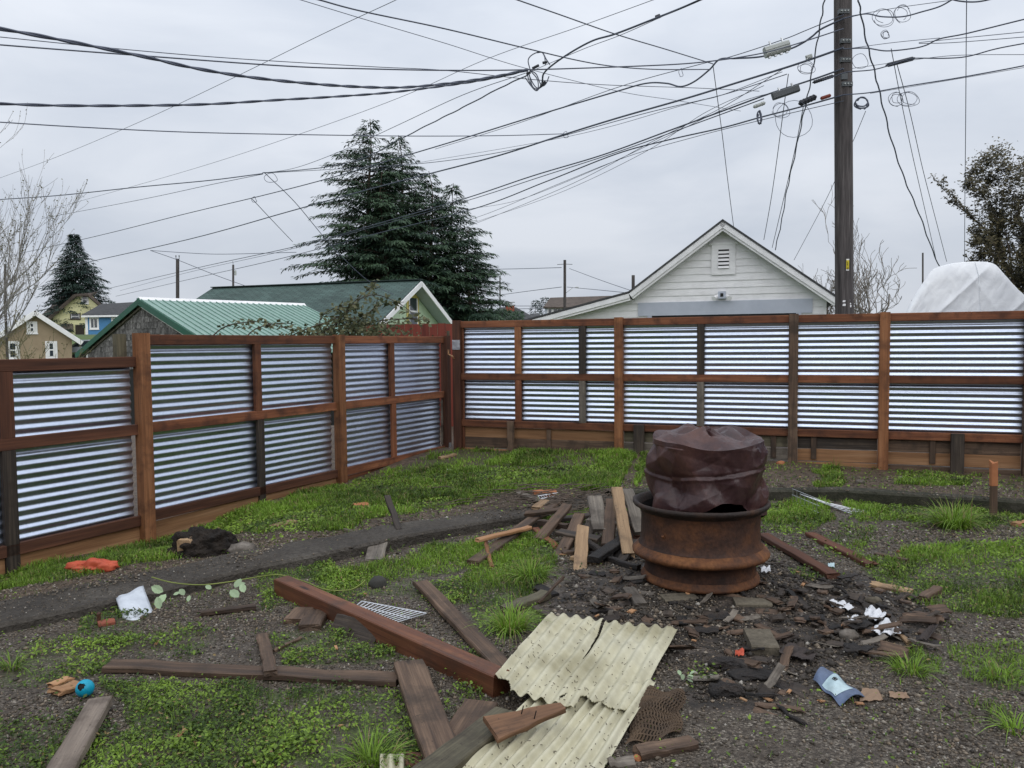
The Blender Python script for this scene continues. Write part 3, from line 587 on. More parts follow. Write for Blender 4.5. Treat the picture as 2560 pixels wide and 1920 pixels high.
# ---- white garage
def white_garage():
    P = pln(at_depth(1807, 700, 20.9), 19); Q = pln(at_depth(1807, 700, 20.6), 19)   # wall plane, rake plane
    t = thing('white_garage', Q.pt(0, -.9), 'white lap-sided garage with gable louvre vent and blue-grey door header', 'garage')
    pk = Q.sz(1807, 553); re = Q.sz(2093, 745); kk = Q.sz(1572, 733); le = Q.sz(1325, 800); gz0 = -1.0
    # outline (wall) as functions of z
    def ls(z):
        if z >= kk[1]: return kk[0]+(pk[0]-kk[0])*(z-kk[1])/(pk[1]-kk[1])
        return le[0]+(kk[0]-le[0])*(z-le[1])/(kk[1]-le[1])
    def rs_(z): return pk[0]+(re[0]-pk[0])*(pk[1]-z)/(pk[1]-re[1])
    rw = P.sz(2066, 740)[0]; lw = le[0]-1.2; ex = .185; z = pk[1]-.22; rr = random.Random(4)
    while z > gz0+ex:
        z0, z1 = z-ex, z
        a0, a1 = max(ls(z0-.02), lw), max(ls(z1-.02), lw); b0, b1 = min(rs_(z0-.02), rw), min(rs_(z1-.02), rw)
        if z < 1.5: a0 = a1 = lw
        cuts = [0, 1] if rr.random() < .55 else [0, rr.uniform(.3, .7), 1]
        for c0, c1 in zip(cuts[:-1], cuts[1:]):
            g = .0015*(c1 < 1)
            l0, r0_, l1, r1_ = a0+(b0-a0)*c0, a0+(b0-a0)*c1-g, a1+(b1-a1)*c0, a1+(b1-a1)*c1-g
            if r0_-l0 < .05: continue
            mb = MB(); o = rr.uniform(-.003, .003)
            mb.add([P.pt(l0, z0, .022+o), P.pt(r0_, z0, .022+o), P.pt(max(r1_, l1+.01), z1+.012, .003), P.pt(l1, z1+.012, .003), P.pt(l0, z0, -.0), P.pt(r0_, z0, -.0), P.pt(max(r1_, l1+.01), z1+.012, -.01), P.pt(l1, z1+.012, -.01)],
                   [(0,1,2,3),(7,6,5,4),(0,4,5,1),(1,5,6,2),(2,6,7,3),(3,7,4,0)])
            mb.put('siding_board', MT['white_paint'], t)
        z -= ex
    # wall core and side wall
    mb = MB(); mb.prism([P.pt(lw, gz0, -.02), P.pt(rw, gz0, -.02), P.pt(rw, rs_z(pk, re, rw)-.14, -.02), P.pt(pk[0], pk[1]-.2, -.02), P.pt(kk[0], kk[1]-.14, -.02), P.pt(le[0], le[1]-.14, -.02), P.pt(lw, le[1]-.4, -.02)], P.n*-7); mb.put('wall', MT['white_paint'], t)
    pbox('corner_board', P, rw-.06, rw+.004, gz0, re[1]+.08, .0, .03, MT['white_paint'], t)
    # roof slabs with overhang
    back = Q.n*-7.6; e = Vector((0, 0, .05))
    def rp(s): return Q.pt(s[0], s[1])
    dr = (rp(re)-rp(pk)).normalized(); dl = (rp(kk)-rp(pk)).normalized(); dk = (rp(le)-rp(kk)).normalized()
    A = rp(pk)+e; front = Q.n*.06
    for nm, a, b in (('roof_slope', A, rp(re)+dr*.08+e), ('roof_slope', A, rp(kk)+e), ('roof_slope', rp(kk)+e, rp(le)+dk*1.3+e)):
        slab(nm, [a+front, b+front, b+back, a+back], .05, MT['asphalt_roof'], t)
    # rake boards (two-step) 
    for a, b in ((rp(pk), rp(re)+dr*.06), (rp(pk), rp(kk)), (rp(kk), rp(le)+dk*1.2)):
        d = (b-a).normalized(); nn = Vector((0, 0, 1)); nn = (nn-d*nn.dot(d)).normalized()
        beam('rake_board', a-nn*.075+Q.n*.03, b-nn*.075+Q.n*.03, .13, .03, MT['white_paint'], t, upv=Q.n)
        beam('rake_board', a-nn*.12, b-nn*.12, .16, .03, MT['white_paint'], t, upv=Q.n)
        beam('soffit', a-nn*.17-Q.n*.14, b-nn*.17-Q.n*.14, .02, .28, MT['white_paint'], t, upv=Q.n)
    # vent
    s0, s1, z0, z1 = pxr(P, 1779, 612, 1839, 687)
    vt = pbox('gable_vent', P, s0, s1, z0, z1, .02, .05, MT['white_paint'], t); pbox('vent_cap', P, s0-.06, s1+.05, z1, z1+.06, .02, .06, MT['white_paint'], vt)
    w0, w1, v0, v1 = pxr(P, 1796, 624, 1823, 672); pbox('vent_opening', P, w0, w1, v0, v1, .051, .053, MT['dark_void'], vt)
    for i in range(5):
        zz = v0+(v1-v0)*(i+.72)/5.2
        mb = MB(); mb.prism([P.pt(w0, zz, .056), P.pt(w1, zz, .056), P.pt(w1, zz-.055, .085), P.pt(w0, zz-.055, .085)], Vector((0, 0, -.008))); mb.put('louvre', MT['white_paint'], vt)
    # header and door
    s0, s1, z0, z1 = pxr(P, 1596, 752, 2031, 786); pbox('door_header', P, s0, s1, z0, z1, .02, .055, MT['trim_grey'], t)
    s0, s1, z0b, z1b = pxr(P, 1630, 785, 1990, 830); pbox('door_frame', P, s0-.12, s0, gz0, z0, .02, .05, MT['trim_grey'], t); pbox('door_frame', P, s1, s1+.12, gz0, z0, .02, .05, MT['trim_grey'], t)
    pbox('garage_door', P, s0, s1, gz0, z0, .003, .03, MT['dark_void'], t)
    # floodlight
    s0, s1, z0, z1 = pxr(P, 1796, 729, 1815, 747); fl = pbox('floodlight', P, s0, s1, z0, z1, .03, .13, MT['trim_grey'], t); pbox('lens', P, s0+.06, s1-.06, z0+.05, z1-.05, .131, .14, MT['dark_void'], fl)
    for s, q in ((s0, -1), (s1, 1)):
        mb = MB(); mb.tube([P.pt(s, (z0+z1)/2, .08), P.pt(s+q*.04, z0+.06, .12), P.pt(s+q*.08, z0+.02, .2), P.pt(s+q*.1, z0-.0, .26)], [.02,.045,.06,.062], 10); mb.put('lamp_head', MT['white_paint'], fl)
def rs_z(pk, re, s): return pk[1]-(pk[1]-re[1])*(s-pk[0])/(re[0]-pk[0])
white_garage()

# ---- shed with green ribbed metal roof and shake gable
def metal_shed():
    R0 = at_depth(358, 747, 22.0); R1 = at_depth(760, 763, 26.0); R1.z = R0.z+.02
    r = Vector((R1.x-R0.x, R1.y-R0.y, 0)); Ln = r.length; r.normalize(); g = Vector((r.y, -r.x, 0))
    P = Plane(R0, R0+g); P.A = Vector((R0.x, R0.y, 0))
    sgn = 1 if P.u.dot(g) > 0 else -1
    sl, zl = P.sz(212, 873); hw = abs(sl); dz = R0.z-zl
    t = thing('shed', P.pt(0, -1.0), 'weathered shake-sided shed with pale green ribbed metal roof and dark green trim', 'shed')
    def ev(q, k, back=0.0): return R0+g*(q*hw*k)+Vector((0, 0, -dz*k))+r*back
    for q in (-1, 1):
        slab('roof_slope', [ev(q, 0, -.12), ev(q, 1.08, -.12), ev(q, 1.08, Ln), ev(q, 0, Ln)], .04, MT['green_metal'], t)
    d = (ev(1, 1)-ev(1, 0)).normalized(); nn = Vector((0, 0, 1)); nn = (nn-d*nn.dot(d)).normalized()
    n = int(Ln/.20)
    proto = None
    for i in range(n+1):
        b = i*Ln/n-.1
        o = beam('roof_rib', ev(1, .02, b)+nn*.012, ev(1, 1.08, b)+nn*.012, .03, .024, MT['green_metal'], t, upv=nn, ch=.008) if proto is None else proto.copy()
        if proto is None: proto = o; l0 = o.location.copy()
        else: COL.objects.link(o); o.location = l0+r*(i*Ln/n)
    mb = MB(); mb.prism([R0+g*-.22+Vector((0,0,-.13))-r*.13, R0+Vector((0,0,.05))-r*.13, R0+g*.2+Vector((0,0,-.12))-r*.13, R0+Vector((0,0,.0))-r*.13], r*(Ln+.15)); mb.put('ridge_cap', MT['white_paint'], t)
    for q in (-1, 1):
        beam('fascia', ev(q, -.02, -.14)+Vector((0,0,-.09)), ev(q, 1.09, -.14)+Vector((0,0,-.09)), .17, .03, MT['green_trim'], t, upv=-r)
        beam('rake_trim', ev(q, .0, -.05)+Vector((0,0,-.22)), ev(q, 1.07, -.05)+Vector((0,0,-.22)), .06, .04, MT['white_paint' if q > 0 else 'old_grey'], t, upv=-r)
    mb = MB(); hb = hw*.94
    mb.prism([R0+g*-hb+Vector((0,0,-dz-.1)), R0+g*hb+Vector((0,0,-dz-.1)), R0+g*hb+Vector((0,0,-3.9)), R0+g*-hb+Vector((0,0,-3.9))], r*Ln)
    mb.prism([R0+Vector((0,0,-.1)), R0+g*hb+Vector((0,0,-dz*.94-.1)), R0+g*-hb+Vector((0,0,-dz*.94-.1))], r*Ln); mb.put('wall', MT['dark_void'], t)
    pbox('corner_board', P, -hb*sgn-.06, -hb*sgn+.06, -1.0, zl+.0, .0, .04, MT['white_paint'], t)
    # shakes, row by row
    rr = random.Random(9); row = .165; cnt = 0; meshes = []
    for k in range(5):
        wd = [.10,.13,.16,.2,.24][k]; mb = MB()
        mb.add([(-wd/2,0,.016),(wd/2,0,.016),(wd/2,row*1.15,.004),(-wd/2,row*1.15,.004),(-wd/2,0,0),(wd/2,0,0),(wd/2,row*1.15,-.006),(-wd/2,row*1.15,-.006)], [(0,1,2,3),(7,6,5,4),(0,4,5,1),(1,5,6,2),(2,6,7,3),(3,7,4,0)])
        me = mesh_np('shake', mb.v, mb.f); me.materials.append(MT['shake']); meshes.append((wd, me))
    z = R0.z-.33
    while z > .55 and cnt < 330:
        half = min(hb, hw*(R0.z-z-.2)/dz)
        s = -half+.03
        while s < half:
            wd, me = rr.choice(meshes)
            if s+wd > half+.05: break
            M = Matrix((P.u, Vector((0,0,1)), P.n)).transposed().to_4x4(); M.translation = P.pt(s+wd/2, z+rr.uniform(-.012,.012), .01+rr.uniform(0,.006))
            put('shake', me, None, t, M); s += wd+.006; cnt += 1
        z -= row
metal_shed()

# ---- house with green shingle roof and mint gable
def mint_house():
    pk = at_depth(1053, 700, 32.0); a = Vector((math.cos(R(19)), -math.sin(R(19)), 0)); b = Vector((math.sin(R(19)), math.cos(R(19)), 0))
    Q = Plane(pk, pk+b); Q.A = Vector((pk.x, pk.y, 0)); sl, zl = Q.sz(928, 826); hw = abs(sl); dz = pk.z-zl
    t = thing('house', Vector((pk.x, pk.y, -1)), 'mint green house with dark green shingle roof and yellow-trimmed gable window', 'house')
    Ln = 10.3
    def ev(q, k, back): return pk+b*(q*hw*k)+Vector((0,0,-dz*k))-a*back
    for q in (-1, 1):
        slab('roof_slope', [ev(q, 0, 0), ev(q, 0, Ln), ev(q, 1.12, Ln), ev(q, 1.12, 0)], .07, MT['green_shingles'], t, uv=True)
        beam('rake_board', ev(q, 0, -.02)+Vector((0,0,-.15)), ev(q, 1.12, -.02)+Vector((0,0,-.15)), .2, .04, MT['white_paint'], t, upv=a)
        beam('soffit', ev(q, 0, .3)+Vector((0,0,-.2)), ev(q, 1.1, .3)+Vector((0,0,-.2)), .02, .56, MT['trim_grey'], t, upv=a)
    beam('ridge_cap', ev(1, 0, -.02)+Vector((0,0,.02)), ev(1, 0, Ln)+Vector((0,0,.02)), .3, .04, MT['green_shingles'], t)
    W_ = Plane(pk-a*.6, pk-a*.6+b); W_.A = Vector((pk.x-a.x*.6, pk.y-a.y*.6, 0)); sg = 1 if W_.u.dot(b) > 0 else -1
    hb = hw*1.0; mb = MB(); z2 = pk.z-dz*hb/hw-.2
    mb.prism([W_.pt(-hb, -1.2), W_.pt(hb, -1.2), W_.pt(hb, z2), W_.pt(0, pk.z-.2), W_.pt(-hb, z2)], W_.n*-(Ln-1.2)); mb.put('wall', MT['mint_paint'], t)
    k = -hb
    while k < hb: 
        zt = pk.z-.24-dz*abs(k)/hw; pbox('batten', W_, k-.012, k+.012, -1.0, zt, .0, .012, MT['mint_paint'], t); k += .42
    s0, s1, z0, z1 = pxr(W_, 1019, 745, 1043, 812); window(W_, s0+.05, s1-.05, z0, z1, t, MT['yellow_trim'], tw=.16, fr=.07)
mint_house()

# ---- red board fence behind the corner
RFP = pln(at_depth(1030, 820, 13.4), 4)
rf = thing('board_fence', RFP.pt(0, -.4), 'dark red vertical board fence behind the corner of the metal fences', 'fence')
s0 = RFP.sz(919, 820)[0]; s1 = RFP.sz(1185, 820)[0]; zt = RFP.sz(1030, 809)[1]; k = 0
while s0+k*.142 < s1:
    s = s0+k*.142; beam('fence_board', RFP.pt(s, -.5), RFP.pt(s, zt+random.uniform(-.012,.012)), .138, .02, MT['red_fence'], rf, upv=RFP.n, ch=.003); k += 1
for z in (.2, zt-.25): beam('rail', RFP.pt(s0-.05, z, -.03), RFP.pt(s1, z, -.03), .09, .04, MT['red_fence'], rf, upv=RFP.n)

# ---- houses on the hill to the left
def simple_house(name, label, P, wallpx, wallmat, roofs, roofmat, depth, base, cat='house', ext=None):
    t = thing(name, P.pt(P.sz(*wallpx[0])[0], base), label, cat)
    pts = [P.sz(*q) for q in wallpx]; mb = MB(); mb.prism([P.pt(s, z) for s, z in pts], ext or P.n*-depth); mb.put('wall', wallmat, t)
    return t
# beige
P = pln(at_depth(88, 800, 42), -30)
t = simple_house('house', 'beige stucco house with white windows and white rake boards behind the bare tree', P, [(-70,930),(180,930),(180,842),(88,786),(-8,842),(-70,842)], MT['beige_stucco'], None, None, 9, -1)
pk = P.sz(88, 777); er = P.sz(205, 853); elf = P.sz(-30, 853)
for e in (er, elf):
    a = P.pt(pk[0], pk[1], .35); c = P.pt(e[0], e[1], .35)
    slab('roof_slope', [a, c, c-P.n*10, a-P.n*10], .1, MT['brown_roof'], t); beam('rake_board', a+Vector((0,0,-.12))+P.n*.02, c+Vector((0,0,-.12))+P.n*.02, .24, .05, MT['white_paint'], t, upv=P.n)
for rc in ((15,856,49,896), (114,856,143,894), (67,807,93,831)):
    s0, s1, z0, z1 = pxr(P, *rc); window(P, s0+.12, s1-.12, z0+.08, z1-.06, t, MT['white_paint'], tw=.13, fr=.07)
# yellow
P = pln(at_depth(200, 780, 78), -8)
t = simple_house('house', 'pale yellow house with brown clipped gable roof beside the blue house', P, [(133,860),(254,860),(254,764),(229,737),(198,737),(133,790)], MT['yellow_paint'], None, None, 10, 1, ext=Vector((-5.5, 8, 0)))
A = P.pt(*P.sz(206, 726), .5); B1 = P.pt(*P.sz(232, 737), .6); B0 = P.pt(*P.sz(192, 737), .6)
for a, c in ((B1, P.pt(*P.sz(264, 765), .6)), (B0, P.pt(*P.sz(126, 797), .6))):
    bk = Vector((-6.5, 9.0, .3)); slab('roof_slope', [a, c, c+bk, a+bk], .25, MT['brown_roof'], t)
bk = Vector((-4.6, 8, .6)); slab('roof_slope', [B0, B1, A+Vector((0,2,0))+Vector((.6,0,0))], .2, MT['brown_roof'], t)
slab('roof_slope', [B0, A+Vector((0,2,0)), A+bk, B0+Vector((-6.5,9,.3))], .2, MT['brown_roof'], t)
for rc, m in (((206,741,219,757), 'white_paint'), ((178,786,199,796), 'brown_roof')):
    s0, s1, z0, z1 = pxr(P, *rc); window(P, s0, s1, z0, z1, t, MT[m], tw=.1, fr=.06)
s0, s1, z0, z1 = pxr(P, 189, 812, 211, 846); pbox('door', P, s0, s1, z0, z1, .0, .05, MT['old_dark'], t)
s0, s1, z0, z1 = pxr(P, 155, 810, 184, 829); pbox('porch_screen', P, s0, s1, z0, z1, .1, .2, MT['old_grey'], t)
# blue
P = pln(at_depth(263, 815, 68), -6)
t = simple_house('house', 'bright blue house with white corner boards and dark grey roof', P, [(214,848),(345,848),(345,788),(214,788)], MT['blue_paint'], None, None, 7, 1.4)
a, c = P.pt(*P.sz(208, 788), .4), P.pt(*P.sz(350, 786), .4); e, d = at_depth(252, 760, 72.5), at_depth(352, 754, 72)
slab('roof_slope', [a, c, d, e], .15, MT['asphalt_roof'], t); slab('roof_slope', [e, d, d+Vector((1,5,-2)), e+Vector((-1.5,5,-2))], .15, MT['asphalt_roof'], t)
slab('roof_slope', [a, e, e+Vector((-1.5,5,-2))], .15, MT['asphalt_roof'], t)
beam('fascia', a+Vector((0,0,-.12)), c+Vector((0,0,-.12)), .16, .05, MT['white_paint'], t, upv=P.n)
s = P.sz(214, 815)[0]; pbox('corner_board', P, s, s+.2, P.sz(214, 846)[1], P.sz(214, 789)[1], .0, .05, MT['white_paint'], t)
for rc in ((228,797,243,819), (283,797,297,819)):
    s0, s1, z0, z1 = pxr(P, *rc); window(P, s0, s1, z0, z1, t, MT['white_paint'], tw=.14, fr=.06, sash=False, mullion=True)
# far roofs in the middle
t = thing('house', at_depth(1275, 800, 62), 'low distant house with grey hip roof and brick chimney', 'house'); t.location.z = -1
A0, A1 = at_depth(1252, 768, 64), at_depth(1290, 768, 64); B = [at_depth(1195, 800, 60), at_depth(1345, 800, 60), at_depth(1345, 798, 70), at_depth(1200, 798, 70)]
slab('roof_slope', [B[0], B[1], A1, A0], .1, MT['asphalt_roof'], t); slab('roof_slope', [B[1], B[2], A1], .1, MT['asphalt_roof'], t); slab('roof_slope', [B[2], B[3], A0, A1], .1, MT['asphalt_roof'], t); slab('roof_slope', [B[3], B[0], A0], .1, MT['asphalt_roof'], t)
mb = MB(); lo = at_depth(1200, 800, 60.3); hi = at_depth(1340, 800, 60.3); mb.box((lo.x, 60.6, -1), (hi.x, 69, lo.z)); mb.put('wall', MT['trim_grey'], t)
c = at_depth(1275, 772, 63); mb = MB(); mb.box((c.x-.35, 62.7, c.z-.8), (c.x+.35, 63.3, c.z+.25)); ch = mb.put('chimney', MT['brick'], t); mb = MB(); mb.box((c.x-.42, 62.6, c.z+.25), (c.x+.42, 63.4, c.z+.33)); mb.box((c.x-.2, 62.8, c.z+.33), (c.x+.2, 63.2, c.z+.5)); mb.box((c.x-.4, 62.7, c.z+.5), (c.x+.4, 63.3, c.z+.54)); mb.put('chimney_cap', MT['steel'], ch)
P = pln(at_depth(1400, 770, 84), 3)
t = simple_house('house', 'distant house with long brown-grey hip roof and white-trimmed windows', P, [(1362,815),(1560,815),(1560,768),(1362,768)], MT['trim_grey'], None, None, 8, -1)
a, c, d, e = P.pt(*P.sz(1358, 768), .4), P.pt(*P.sz(1570, 768), .4), at_depth(1570, 738, 88), at_depth(1376, 744, 88)
slab('roof_slope', [a, c, d, e], .15, MT['brown_roof'], t); slab('roof_slope', [a, e, e+Vector((0,4,-1.3))], .15, MT['asphalt_roof'], t)
for x in (1371, 1384, 1395): s0, s1, z0, z1 = pxr(P, x, 772, x+8, 788); window(P, s0, s1, z0, z1, t, MT['white_paint'], tw=.1, sash=False)
t = thing('house', at_depth(1340, 800, 74), 'tiny distant dark-roofed house between the hip roof and the small spruces', 'house'); t.location.z = -1
a, c, d, e = at_depth(1318, 797, 74), at_depth(1352, 797, 74), at_depth(1350, 785, 77), at_depth(1326, 785, 77)
slab('roof_slope', [a, c, d, e], .1, MT['asphalt_roof'], t); mb = MB(); mb.box((a.x+.2, 74.2, -1), (c.x-.1, 78, a.z-.02)); mb.put('wall', MT['trim_grey'], t)

# ---- parked cars by the blue house
def car(name, label, loc, rz, mat):
    t = thing(name, loc, label, 'car', None); t.rotation_euler = (0, 0, rz)
    def lo(mb, nm, m, par=t, sm=False):
        me = mesh_np(nm, mb.v, mb.f); o = bpy.data.objects.new(nm, me); COL.objects.link(o); me.materials.append(m); o.parent = par; return o
    prof = [(-2.1,.35),(-2.15,.62),(-2.0,.82),(-1.25,.9),(-.55,1.38),(.75,1.42),(1.55,.98),(2.1,.92),(2.15,.5),(2.05,.3)]
    mb = MB(); mb.prism([(x, -.82, z) for x, z in prof], (0, 1.64, 0)); lo(mb, 'body', mat)
    for y in (-.825, .81):
        mb = MB(); mb.prism([(-1.05,y,.93),(-.5,y,1.3),(.1,y,1.33),(.1,y,.95)], (0,.015,0)); lo(mb, 'side_window', MT['glass'])
        mb = MB(); mb.prism([(.16,y,.95),(.16,y,1.33),(.7,y,1.34),(1.25,y,1.0)], (0,.015,0)); lo(mb, 'side_window', MT['glass'])
        for x in (-1.35, 1.35):
            mb = MB(); mb.tube([(x, y-.03, .32), (x, y+.06, .32)], .32, 16); w_ = lo(mb, 'wheel', MT['dark_void']); mb = MB(); yy = y-.035 if y < 0 else y+.065
            mb.tube([(x, yy-.004, .32), (x, yy+.004, .32)], .2, 12); lo(mb, 'rim', MT['steel'], w_)
    mb = MB(); mb.prism([(-1.2,-.7,.935),(-1.2,.7,.935),(-.58,.62,1.365),(-.58,-.62,1.365)], (-.012,0,.016)); lo(mb, 'windscreen', MT['glass'])
    for y in (-.6, .6): mb = MB(); mb.box((-2.165,y-.16,.62),(-2.10,y+.16,.76)); lo(mb, 'headlight', MT['white_paint'])
    return t
MT['silver_paint'] = noisemat('silver_paint', (.38,.42,.48), (.44,.48,.54), scale=1, rough=.3, bump=0, coat=.6, var=0); MT['black_paint'] = noisemat('black_paint', (.015,.017,.02), (.022,.025,.03), scale=1, rough=.25, bump=0, coat=.6, var=0)
p = at_depth(232, 902, 52); car('parked_car', 'silver car parked on the grass slope below the blue house', p, R(18), MT['silver_paint'])
p = at_depth(246, 925, 48); car('parked_car', 'dark car parked nearest, half hidden by the shed corner', p, R(12), MT['black_paint'])

# ---- white tarp over a boat, right
def tarp():
    m, nt, b = new_mat('white_tarp'); L = nt.links.new
    tc = NN(nt, 'ShaderNodeTexCoord'); n = NN(nt, 'ShaderNodeTexNoise'); n.inputs['Scale'].default_value = 4; n.inputs['Detail'].default_value = 8; n.inputs['Distortion'].default_value = 1.2; L(tc.outputs['Object'], n.inputs['Vector'])
    r = ramp(nt, [(.3,(.68,.70,.73)),(.7,(.79,.81,.83))]); L(n.outputs[0], r.inputs[0]); L(r.outputs[0], b.inputs['Base Color']); b.inputs['Roughness'].default_value = .4
    bp = NN(nt, 'ShaderNodeBump'); bp.inputs['Strength'].default_value = .3; bp.inputs['Distance'].default_value = .03; L(n.outputs[0], bp.inputs['Height']); L(bp.outputs[0], b.inputs['Normal'])
    MT['tarp'] = m
    Y = 13.0; outl = [(2255,812),(2290,748),(2318,708),(2347,672),(2385,658),(2432,651),(2480,651),(2508,658),(2530,684),(2560,722),(2600,765),(2630,812)]
    C = crom([at_depth(x, y, Y) for x, y in outl], 6); xs_ = np.array([c.x for c in C]); zs_ = np.array([c.z for c in C]); zb_ = C[0].z
    nx, nv = 150, 60; V = []; F = []; axis = Vector((.62, 1.0, 0))
    rng = list(np.linspace(xs_[0], xs_[-1], nx))
    for j in range(nv+8):
        for i, x in enumerate(rng):
            top = float(np.interp(x, xs_, zs_)); 
            if j <= nv:
                v = j/nv; z = zb_+(top-zb_)*v; h = z-zb_
                w1 = x*2.6-z*3.0; fold = .030*(1-abs(math.sin(w1)))**5*min(1, v*3)*(1-v**6)+.022*(1-abs(math.sin(x*1.9+z*1.3+1)))**6*(1-v**6)+.012*float(fbm(x, z, 2.2, 4, 3))+.006*float(fbm(x*3-z*2, z, 4.0, 9, 3))
                rnd_ = .16*max(0, v-.75)**2*16
                y = Y+h*.16+rnd_*.35-fold
                V.append((x, y, z))
            else:
                b = (j-nv)/8; yb = Y+(top-zb_)*.16+.06
                q = Vector((x, yb, top))+axis*(4.2*b)+Vector((0, 0, .05*math.sin(b*3)-.55*b*b+.02*float(fbm(x, b*6, 3, 2, 2))))
                V.append(tuple(q))
    for j in range(nv+7):
        for i in range(nx-1): F.append((j*nx+i, j*nx+i+1, (j+1)*nx+i+1, (j+1)*nx+i))
    cen = at_depth(2445, 770, Y)
    t = thing('covered_boat', (cen.x, Y, 0.0), 'boat under a taut white tarpaulin behind the right fence', 'boat')
    put('tarpaulin', mesh_np('tarpaulin', V, F), m, t, smooth=True)
    mb = MB(); x0, x1 = C[0].x+.1, C[-1].x-.1; zz = C[0].z+.05; ax = axis*4.0
    mb.add([(x0,Y+.05,zz),(x1,Y+.05,zz),(x1+ax.x,Y+ax.y,zz),(x0+ax.x,Y+ax.y,zz),(x0+.5,Y+.3,.45),(x1-.5,Y+.3,.45),(x1-.5+ax.x,Y+ax.y,.45),(x0+.5+ax.x,Y+ax.y,.45)], [(0,1,2,3),(7,6,5,4),(0,4,5,1),(1,5,6,2),(2,6,7,3),(3,7,4,0)]); mb.put('hull', MT['white_paint'], t)
    for k in (.2, .8): mb = MB(); mb.box((x0+.7+ax.x*k, Y+ax.y*k-.1, -1.0), (x1-.7+ax.x*k, Y+ax.y*k+.1, .449)); mb.put('cradle', MT['old_dark'], t)
    k = int(nx*.53); mb = MB(); mb.tube([Vector(V[j*nx+k])+Vector((0, -.006, 0)) for j in range(2, nv)], .012, 5); mb.put('seam', m, t)
tarp()
# ------------------------------------------------------------------ unseen house added behind the viewer to darken the fence reflections
t = thing('house', (1, -9.5, -.4), 'unseen blue-grey house added behind the viewer to darken the fence reflections', 'house')
MT['reflect_siding'] = noisemat('blue_grey_siding', (.075,.08,.125), (.095,.10,.155), scale=2, st=(1,1,14), bump=.3, var=0)
mb = MB(); mb.box((-12, -18, -.4), (12, -9.5, 5.2)); mb.put('wall', MT['reflect_siding'], t)
slab('roof_slope', [(-12.5, -9.1, 5.1), (12.5, -9.1, 5.1), (12.5, -13.7, 7.8), (-12.5, -13.7, 7.8)], .1, MT['asphalt_roof'], t); slab('roof_slope', [(-12.5, -18.4, 5.1), (12.5, -18.4, 5.1), (12.5, -13.7, 7.8), (-12.5, -13.7, 7.8)], .1, MT['asphalt_roof'], t)
P = Plane(Vector((-12, -9.5, 0)), Vector((12, -9.5, 0))); P.n = Vector((0, 1, 0))
for x in (4.0, 10.5, 17.0): window(P, x, x+1.2, .9, 2.1, t, MT['white_paint'], mullion=True)

t = thing('house', (9.6, 3.0, -.6), 'unseen blue-grey house added beyond the right edge to tint the left fence reflections', 'house')  # added out of view so the left fence metal reflects a dark blue
mb = MB(); mb.box((9.6, 2.0, -.6), (16, 13, 3.6)); mb.put('wall', MT['reflect_siding'], t)
slab('roof_slope', [(9.2, 1.6, 3.5), (9.2, 13.4, 3.5), (12.8, 13.4, 5.4), (12.8, 1.6, 5.4)], .1, MT['asphalt_roof'], t); slab('roof_slope', [(16.4, 1.6, 3.5), (16.4, 13.4, 3.5), (12.8, 13.4, 5.4), (12.8, 1.6, 5.4)], .1, MT['asphalt_roof'], t)
P = Plane(Vector((9.6, 2, 0)), Vector((9.6, 13, 0)))
for a in (1.5, 5.0, 8.5): window(P, a, a+1.1, .9, 2.2, t, MT['white_paint'], mullion=True)

# ------------------------------------------------------------------ utility pole
MT['pole'] = noisemat('pole', (.035,.030,.030), (.085,.075,.073), (.16,.145,.14), scale=3, st=(6,6,.35), fine=7, fst=(9,9,.35), famt=.5, rough=.85, bump=.7, bdist=.02, var=.1, spot=.08, spotscale=3, spotst=(3,3,.6))
MT['black_rubber'] = noisemat('black_rubber', (.018,.02,.026), (.03,.034,.042), scale=8, rough=.6, bump=.1, var=.15)
MT['cable'] = noisemat('cable', (.06,.07,.10), (.095,.108,.145), scale=8, rough=.55, bump=0, var=.15)
MT['amp_grey'] = noisemat('amp_grey', (.34,.36,.34), (.44,.46,.44), scale=6, rough=.5, bump=.1, var=.05)
MT['dark_grey_box'] = noisemat('dark_grey_box', (.06,.068,.075), (.085,.095,.10), scale=6, rough=.5, bump=.1, var=.05)
MT['tag_yellow'] = noisemat('tag_yellow', (.62,.50,.02), (.7,.56,.03), scale=6, rough=.5, bump=0, var=0)
K = 2560/2212.0
PY = 14.6
pb = at_depth(2111, 775, PY); ptp = at_depth(2107, 0, PY); d = (ptp-pb)/(ptp.z-pb.z)
pole = thing('utility_pole', pb+d*(-1.0-pb.z), 'tall weathered wooden utility pole with cable brackets behind the right fence', 'utility pole')
zz = np.linspace(-1.0, 12.2, 30); mb = MB()
mb.tube([pb+d*(z-pb.z) for z in zz], [.166-.0016*z for z in zz], 28); mb.put('shaft', MT['pole'], pole, smooth=False)
pole.children[0].data.polygons.foreach_set('use_smooth', [len(p.vertices) == 4 for p in pole.children[0].data.polygons])
def face(x, y, out=.165):
    p = at_depth(x, y, PY); v = (EYE-p); v.z = 0; return p+v.normalized()*out
for x, y in ((2102, 40), (2106, 113), (2106, 160), (2110, 220)):
    c = face(x+8, y-3, .15); mb = MB(); mb.box((c.x-.10, c.y-.03, c.z-.04), (c.x+.09, c.y+.05, c.z+.04)); br = mb.put('cable_bracket', MT['dark_grey_box'], pole)
    mb = MB()
    for q in (-.06, .0, .055): mb.tube([(c.x+q, c.y-.03, c.z), (c.x+q, c.y-.06, c.z)], .012, 6)
    mb.put('bolt', MT['amp_grey'], br)
c = face(2110, 198, .15); mb = MB(); mb.box((c.x-.055, c.y-.03, c.z-.055), (c.x+.055, c.y+.03, c.z+.055)); mb.put('junction_plate', MT['dark_grey_box'], pole)
